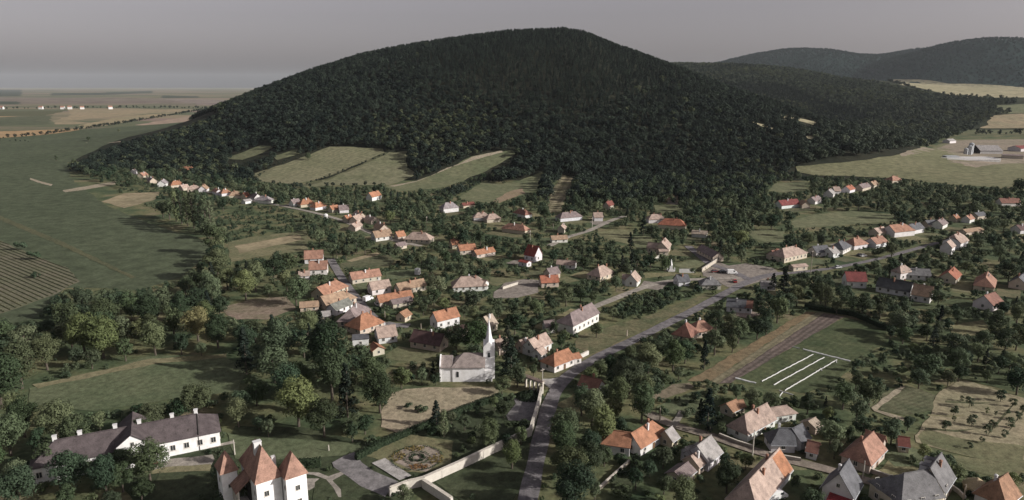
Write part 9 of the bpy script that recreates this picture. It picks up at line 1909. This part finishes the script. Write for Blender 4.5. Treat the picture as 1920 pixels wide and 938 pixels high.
def trunk_mesh(seed, top=.62, r0=.024, limbs=5):
    r = random.Random(seed); m = MB()
    p = [Vector((0, 0, -.02)), Vector((r.uniform(-.01, .01), r.uniform(-.01, .01), top * .4)), Vector((r.uniform(-.025, .025), r.uniform(-.025, .025), top))]
    m.tube(p[0], p[1], r0 * 1.25, r0, 7); m.tube(p[1], p[2], r0, r0 * .45, 7)
    for i in range(limbs):
        a = 6.28 * i / max(1, limbs) + r.uniform(-.4, .4); b = p[1].lerp(p[2], r.uniform(.1, .8))
        m.tube(b, b + Vector((math.cos(a) * .2, math.sin(a) * .2, r.uniform(.1, .2))), r0 * .5, r0 * .16, 5)
    return m.mesh('trunk', M['bark'])
def protos(shape, n, clumps, per, leaf, matk, s0):
    return [crown_mesh('crown', shape, s0 + i, clumps, per, leaf, matk) for i in range(n)]
CROWNS = dict(broadleaf_tree=protos('broad', 6, 26, 62, .034, 'leaf', 100), bigleaf=protos('broad', 5, 44, 110, .0225, 'leaf', 200), conifer_tree=protos('cone', 4, 40, 34, .026, 'needle', 300),
    poplar_tree=protos('poplar', 4, 34, 52, .020, 'leaf', 400), fruit_tree=protos('fruit', 4, 11, 46, .05, 'leaf', 500), bush=protos('bush', 6, 9, 44, .085, 'shrub', 600))
TRUNKS = dict(broadleaf_tree=[trunk_mesh(i) for i in range(4)], conifer_tree=[trunk_mesh(9, .9, .014, 0)], poplar_tree=[trunk_mesh(11, .85, .015, 3)], fruit_tree=[trunk_mesh(20 + i, .55, .022, 4) for i in range(3)])
TINT = dict(pale=(1.35, 1.32, 1.28), yellow=(1.55, 1.45, 1.05), brown=(1.8, 1.4, 1.2))
NOUN = dict(broadleaf_tree='broadleaf tree', conifer_tree='dark conifer', bush='bush', fruit_tree='fruit tree', poplar_tree='poplar')
ORD = ['', 'second ', 'third ', 'fourth ', 'fifth ', 'sixth ', 'seventh ', 'eighth ', 'ninth ', 'tenth ', 'eleventh ', 'twelfth ', 'thirteenth ', 'fourteenth ', 'fifteenth ', 'sixteenth ']
made, named = {}, []
for x, y, h_, kind, label, tint_ in NEAR_TREES + [(*q, kind, None, None) for kind, L_ in GARDEN.items() for q in L_]:
    if label is None:
        dd = [((x - a) ** 2 + (y - b) ** 2, a, b, s) for a, b, s in LAND]; d2, a, b, s = min(dd)
        dx, dy = x - a, y - b
        rel = ('left of' if dx < 0 else 'right of') if abs(dx) > abs(dy) else ('in front of' if dy < 0 else 'behind')
        size = {'broadleaf_tree': 'tall ' if h_ > 10 else 'small ' if h_ < 5.5 else '', 'conifer_tree': '', 'bush': 'low ' if h_ < 2 else ''}.get(kind, '')
        named.append((size + NOUN[kind], rel, s, math.sqrt(d2), x, y, h_, kind))
    else: named.append((label, None, None, 0, x, y, h_, kind, tint_))
named.sort(key=lambda q: q[3])
rank = {}
for k, q in enumerate(named):
    x, y, h_, kind = q[4:8]; r = random.Random(int(x * 31 + y * 17)); tint_ = q[8] if len(q) > 8 else None
    if q[1]:
        key = (q[0], q[1], q[2]); rank[key] = rank.get(key, 0) + 1
        o_ = rank[key]
        label = (f"{ORD[o_ - 1]}nearest {q[0]} {q[1]} {q[2]}" if o_ <= 16 else f"{q[0]} farther {q[1]} {q[2]}")
        group = f"{NOUN[kind]}{'es' if kind == 'bush' else 's'} {q[1]} {q[2]}"
    else: label, group = q[0], {'fruit_tree': 'fruit trees on the dry field', 'poplar_tree': 'poplars of the meadow grove'}.get(kind)
    loc = (x, y, hz(x, y)); tone = TINT.get(tint_) or ((1.5, 1.42, 1.1) if r.random() < .07 else (lambda q: (q * r.uniform(.95, 1.1), q, q * r.uniform(.85, 1.05)))(r.uniform(.72, 1.4)))
    cat = 'bush' if kind == 'bush' else 'tree'
    pool = CROWNS['bigleaf'] if kind == 'broadleaf_tree' and (h_ / math.hypot(x, y) > .045) else CROWNS[kind]
    me = r.choice(pool); wide = r.uniform(.8, 1.22)
    if kind == 'bush':
        o = link('bush', me, None, loc, r.uniform(0, 6.28), tone); o.scale = (h_ * wide, h_ * wide, h_)
        tag(o, label, cat, group)
    else:
        t = thing(kind, label, cat, loc, r.uniform(0, 6.28), group)
        link('trunk', r.choice(TRUNKS[kind]), t).scale = (h_, h_, h_)
        link('crown', me, t, color=tone).scale = (h_ * wide, h_ * wide, h_)

# ------------------------------------------------------------------ woods as geometry-node scatters of small trees
def proto_collection(name, meshes, extra=()):
    c = bpy.data.collections.new(name)
    for i, me in enumerate(meshes):
        o = bpy.data.objects.new(f'{name}_{i:02d}', me); c.objects.link(o)
    return c
def scatter(name, label, coll, X, Y, Z, S, IDX, seed):
    n = len(X); me = bpy.data.meshes.new(name)
    me.vertices.add(n); me.vertices.foreach_set('co', np.stack([X, Y, Z], 1).astype(np.float32).ravel())
    g = np.random.default_rng(seed)
    for nm, tp, v in (('size', 'FLOAT_VECTOR', None), ('turn', 'FLOAT', g.uniform(0, 6.28, n)), ('pick', 'INT', IDX)):
        a = me.attributes.new(nm, tp, 'POINT')
        if nm == 'size':
            w = g.uniform(.78, 1.28, n); a.data.foreach_set('vector', np.stack([S * w, S * w, S], 1).astype(np.float32).ravel())
        else: a.data.foreach_set('value', v.astype(np.float32 if tp == 'FLOAT' else np.int32))
    o = link(name, me); tag(o, label, 'trees', None, 'stuff')
    ng = bpy.data.node_groups.new(name + '_scatter', 'GeometryNodeTree')
    ng.interface.new_socket('Geometry', in_out='INPUT', socket_type='NodeSocketGeometry'); ng.interface.new_socket('Geometry', in_out='OUTPUT', socket_type='NodeSocketGeometry')
    N, K = ng.nodes, ng.links
    gi, go = N.new('NodeGroupInput'), N.new('NodeGroupOutput')
    ci = N.new('GeometryNodeCollectionInfo'); ci.inputs['Collection'].default_value = coll; ci.inputs['Separate Children'].default_value = True; ci.inputs['Reset Children'].default_value = True
    ip = N.new('GeometryNodeInstanceOnPoints'); ip.inputs['Pick Instance'].default_value = True
    def attr(nm, tp):
        a = N.new('GeometryNodeInputNamedAttribute'); a.data_type = tp; a.inputs['Name'].default_value = nm; return a.outputs['Attribute']
    cx = N.new('ShaderNodeCombineXYZ'); K.new(attr('turn', 'FLOAT'), cx.inputs['Z'])
    er = N.new('FunctionNodeEulerToRotation'); K.new(cx.outputs[0], er.inputs[0])
    K.new(gi.outputs[0], ip.inputs['Points']); K.new(ci.outputs[0], ip.inputs['Instance']); K.new(attr('pick', 'INT'), ip.inputs['Instance Index'])
    K.new(er.outputs[0], ip.inputs['Rotation']); K.new(attr('size', 'FLOAT_VECTOR'), ip.inputs['Scale']); K.new(ip.outputs[0], go.inputs[0])
    md = o.modifiers.new('scatter', 'NODES'); md.node_group = ng
    return o
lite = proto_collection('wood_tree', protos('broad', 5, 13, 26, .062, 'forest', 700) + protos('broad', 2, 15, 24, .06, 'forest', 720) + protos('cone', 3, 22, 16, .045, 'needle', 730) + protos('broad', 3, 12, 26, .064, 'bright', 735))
pale_wood = proto_collection('slope_tree', protos('broad', 5, 13, 26, .062, 'slope', 740) + protos('broad', 2, 15, 24, .06, 'slope', 750) + protos('cone', 3, 22, 16, .045, 'needle', 760) + protos('broad', 3, 12, 26, .064, 'bright', 765))
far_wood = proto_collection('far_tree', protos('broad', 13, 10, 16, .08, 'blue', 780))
mid = proto_collection('garden_tree', protos('broad', 6, 18, 40, .046, 'leaf', 800) + protos('cone', 2, 26, 24, .034, 'needle', 820) + protos('bush', 4, 8, 34, .1, 'shrub', 830))
G = np.random.default_rng(5)
for data, nm, label, lo, hi in ((COVER_TREES, 'tree_cover', 'smaller trees massed between the houses and gardens', 0, 6), (COVER_CONIFERS, 'conifer_cover', 'small conifers scattered between the gardens', 6, 8), (COVER_BUSHES, 'bush_cover', 'low bushes massed in the gardens and along the lanes', 8, 12)):
    q = np.array([(v[i], y, v[i + 1]) for y, v in data.items() for i in range(0, len(v), 2)], float)
    X = q[:, 0] + G.uniform(-.5, .5, len(q)); Y = q[:, 1] + G.uniform(-1.5, 1.5, len(q))
    scatter(nm, label, mid, X, Y, height(X, Y), q[:, 2] + G.uniform(-.45, .45, len(q)), G.integers(lo, hi, len(q)), 30 + lo)
def within(x, y, P):
    r = np.zeros(x.shape, bool)
    for i in range(len(P)):
        (ax, ay), (bx_, by_) = P[i - 1], P[i]
        if ay != by_: r ^= ((ay > y) != (by_ > y)) & (x < (bx_ - ax) * (y - ay) / (by_ - ay) + ax)
    return r
def jittered(x0, x1, y0, y1, st, seed):
    g = np.random.default_rng(seed)
    X, Y = np.meshgrid(np.arange(x0, x1, st), np.arange(y0, y1, st)); X = X.ravel() + g.uniform(-.85, .85, X.size) * st; Y = Y.ravel() + g.uniform(-.85, .85, Y.size) * st
    return X, Y, g
CLEAR = [[(float(a), float(b)) for a, b in pts] for name, key, layer, jit, pts in FIELDS if name != 'woodland_floor']
def forest(name, label, box, st, edge, hs, seed, cone, min_z, coll):
    X, Y, g = jittered(*box, st, seed); Z = height(X, Y)
    k = within(X, Y, edge) & (Z > min_z) if edge else Z > min_z
    X, Y, Z = X[k], Y[k], Z[k]
    for P in CLEAR:
        k = ~within(X, Y, P); X, Y, Z = X[k], Y[k], Z[k]
    if edge:                                                # only scrub grows on the near margins of the open fields
        low = np.zeros(len(X), bool); drop = np.zeros(len(X), bool); c = np.where(Y < 1400)[0]
        for top in (3.0, 7.0, 11.0):
            hit = np.ones(len(c)); done = np.zeros(len(c), bool)
            for f in np.arange(1.01, 1.5, .015):
                below = CAM_H + (Z[c] + top - CAM_H) * f <= height(X[c] * f, Y[c] * f) + .3
                hit = np.where(below & ~done, f, hit); done |= below
            for P in CLEAR:
                w = within(X[c] * hit, Y[c] * hit, P) & done; low[c] |= w
                if top < 4: drop[c] |= w
        k = ~drop; X, Y, Z, low = X[k], Y[k], Z[k], low[k]
    else: low = np.zeros(len(X), bool)
    den = np.sin(X * .011 + 2) * np.cos(Y * .009)
    S = g.uniform(*hs, len(X)) * (1 + .12 * den) * np.where(low, .3, 1)
    conif = (np.sin(X * .008 + 1.1) + np.sin(Y * .0061 + X * .003) + g.normal(0, .6, len(X)) + np.clip((Z - 60) / 60, -1, 1) * (.7 if edge is HILL_EDGE else 0)) > cone
    idx = np.where(conif, g.integers(7, 10, len(X)), g.integers(0, 7, len(X)))
    light = np.sin(X * .013 - Y * .004) * np.sin(Y * .008 + X * .005 + 1) + g.normal(0, .55, len(X)) - (np.clip((Z - 35) / 50, 0, 1.2) if edge is HILL_EDGE else 0)
    idx = np.where(light > (0.9 if edge is HILL_EDGE else .7), g.integers(10, 13, len(X)), idx)
    return scatter(name, label, coll, X, Y, Z - .3, S, idx, seed)
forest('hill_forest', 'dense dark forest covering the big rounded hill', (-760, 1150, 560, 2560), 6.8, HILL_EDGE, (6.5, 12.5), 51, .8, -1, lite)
forest('slope_forest', 'dense mixed forest on the lower wooded slope to the right', (300, 3400, 740, 3700), 11.5, SLOPE_EDGE, (9, 18), 52, 1.5, -1, pale_wood)
forest('far_forest', 'forest on the far hills, its leaves tinted haze blue', (1000, 6500, 3900, 7300), 26, None, (15, 26), 53, 9, 60, far_wood)
for k, (label, pts, hh, st) in enumerate(TREE_LINES):
    g = np.random.default_rng(80 + k); X, Y = [], []
    for (a, b), (c, d) in zip(pts, pts[1:]):
        n = max(2, int(math.hypot(c - a, d - b) / st)); u = (np.arange(n) + g.uniform(-.5, .5, n)) / n
        X += list(a + (c - a) * u + g.normal(0, hh * .25, n)); Y += list(b + (d - b) * u + g.normal(0, hh * .35, n))
    X, Y = np.array(X), np.array(Y)
    scatter('tree_line', label, lite, X, Y, height(X, Y) - .3, hh * g.uniform(.45, 1.15, len(X)), g.integers(0, 7, len(X)), 90 + k)

# ------------------------------------------------------------------ air: thin haze in one closed box
hb = MB().box((0, 12900, -1.0), (40800, 26700, 481)).build('haze', None)
hm = bpy.data.materials.new('mat_haze'); hm.use_nodes = True
hn, hl = hm.node_tree.nodes, hm.node_tree.links; hn.clear()
hv = hn.new('ShaderNodeVolumePrincipled'); hv.inputs['Color'].default_value = (.84, .90, .96, 1); hv.inputs['Density'].default_value = 1.7e-5; hv.inputs['Anisotropy'].default_value = 0.0
ho = hn.new('ShaderNodeOutputMaterial'); hl.new(hv.outputs[0], ho.inputs['Volume'])
hb.data.materials.append(hm); tag(hb, kind='stuff'); hb['label'] = 'pale blue-grey summer haze over the plain'
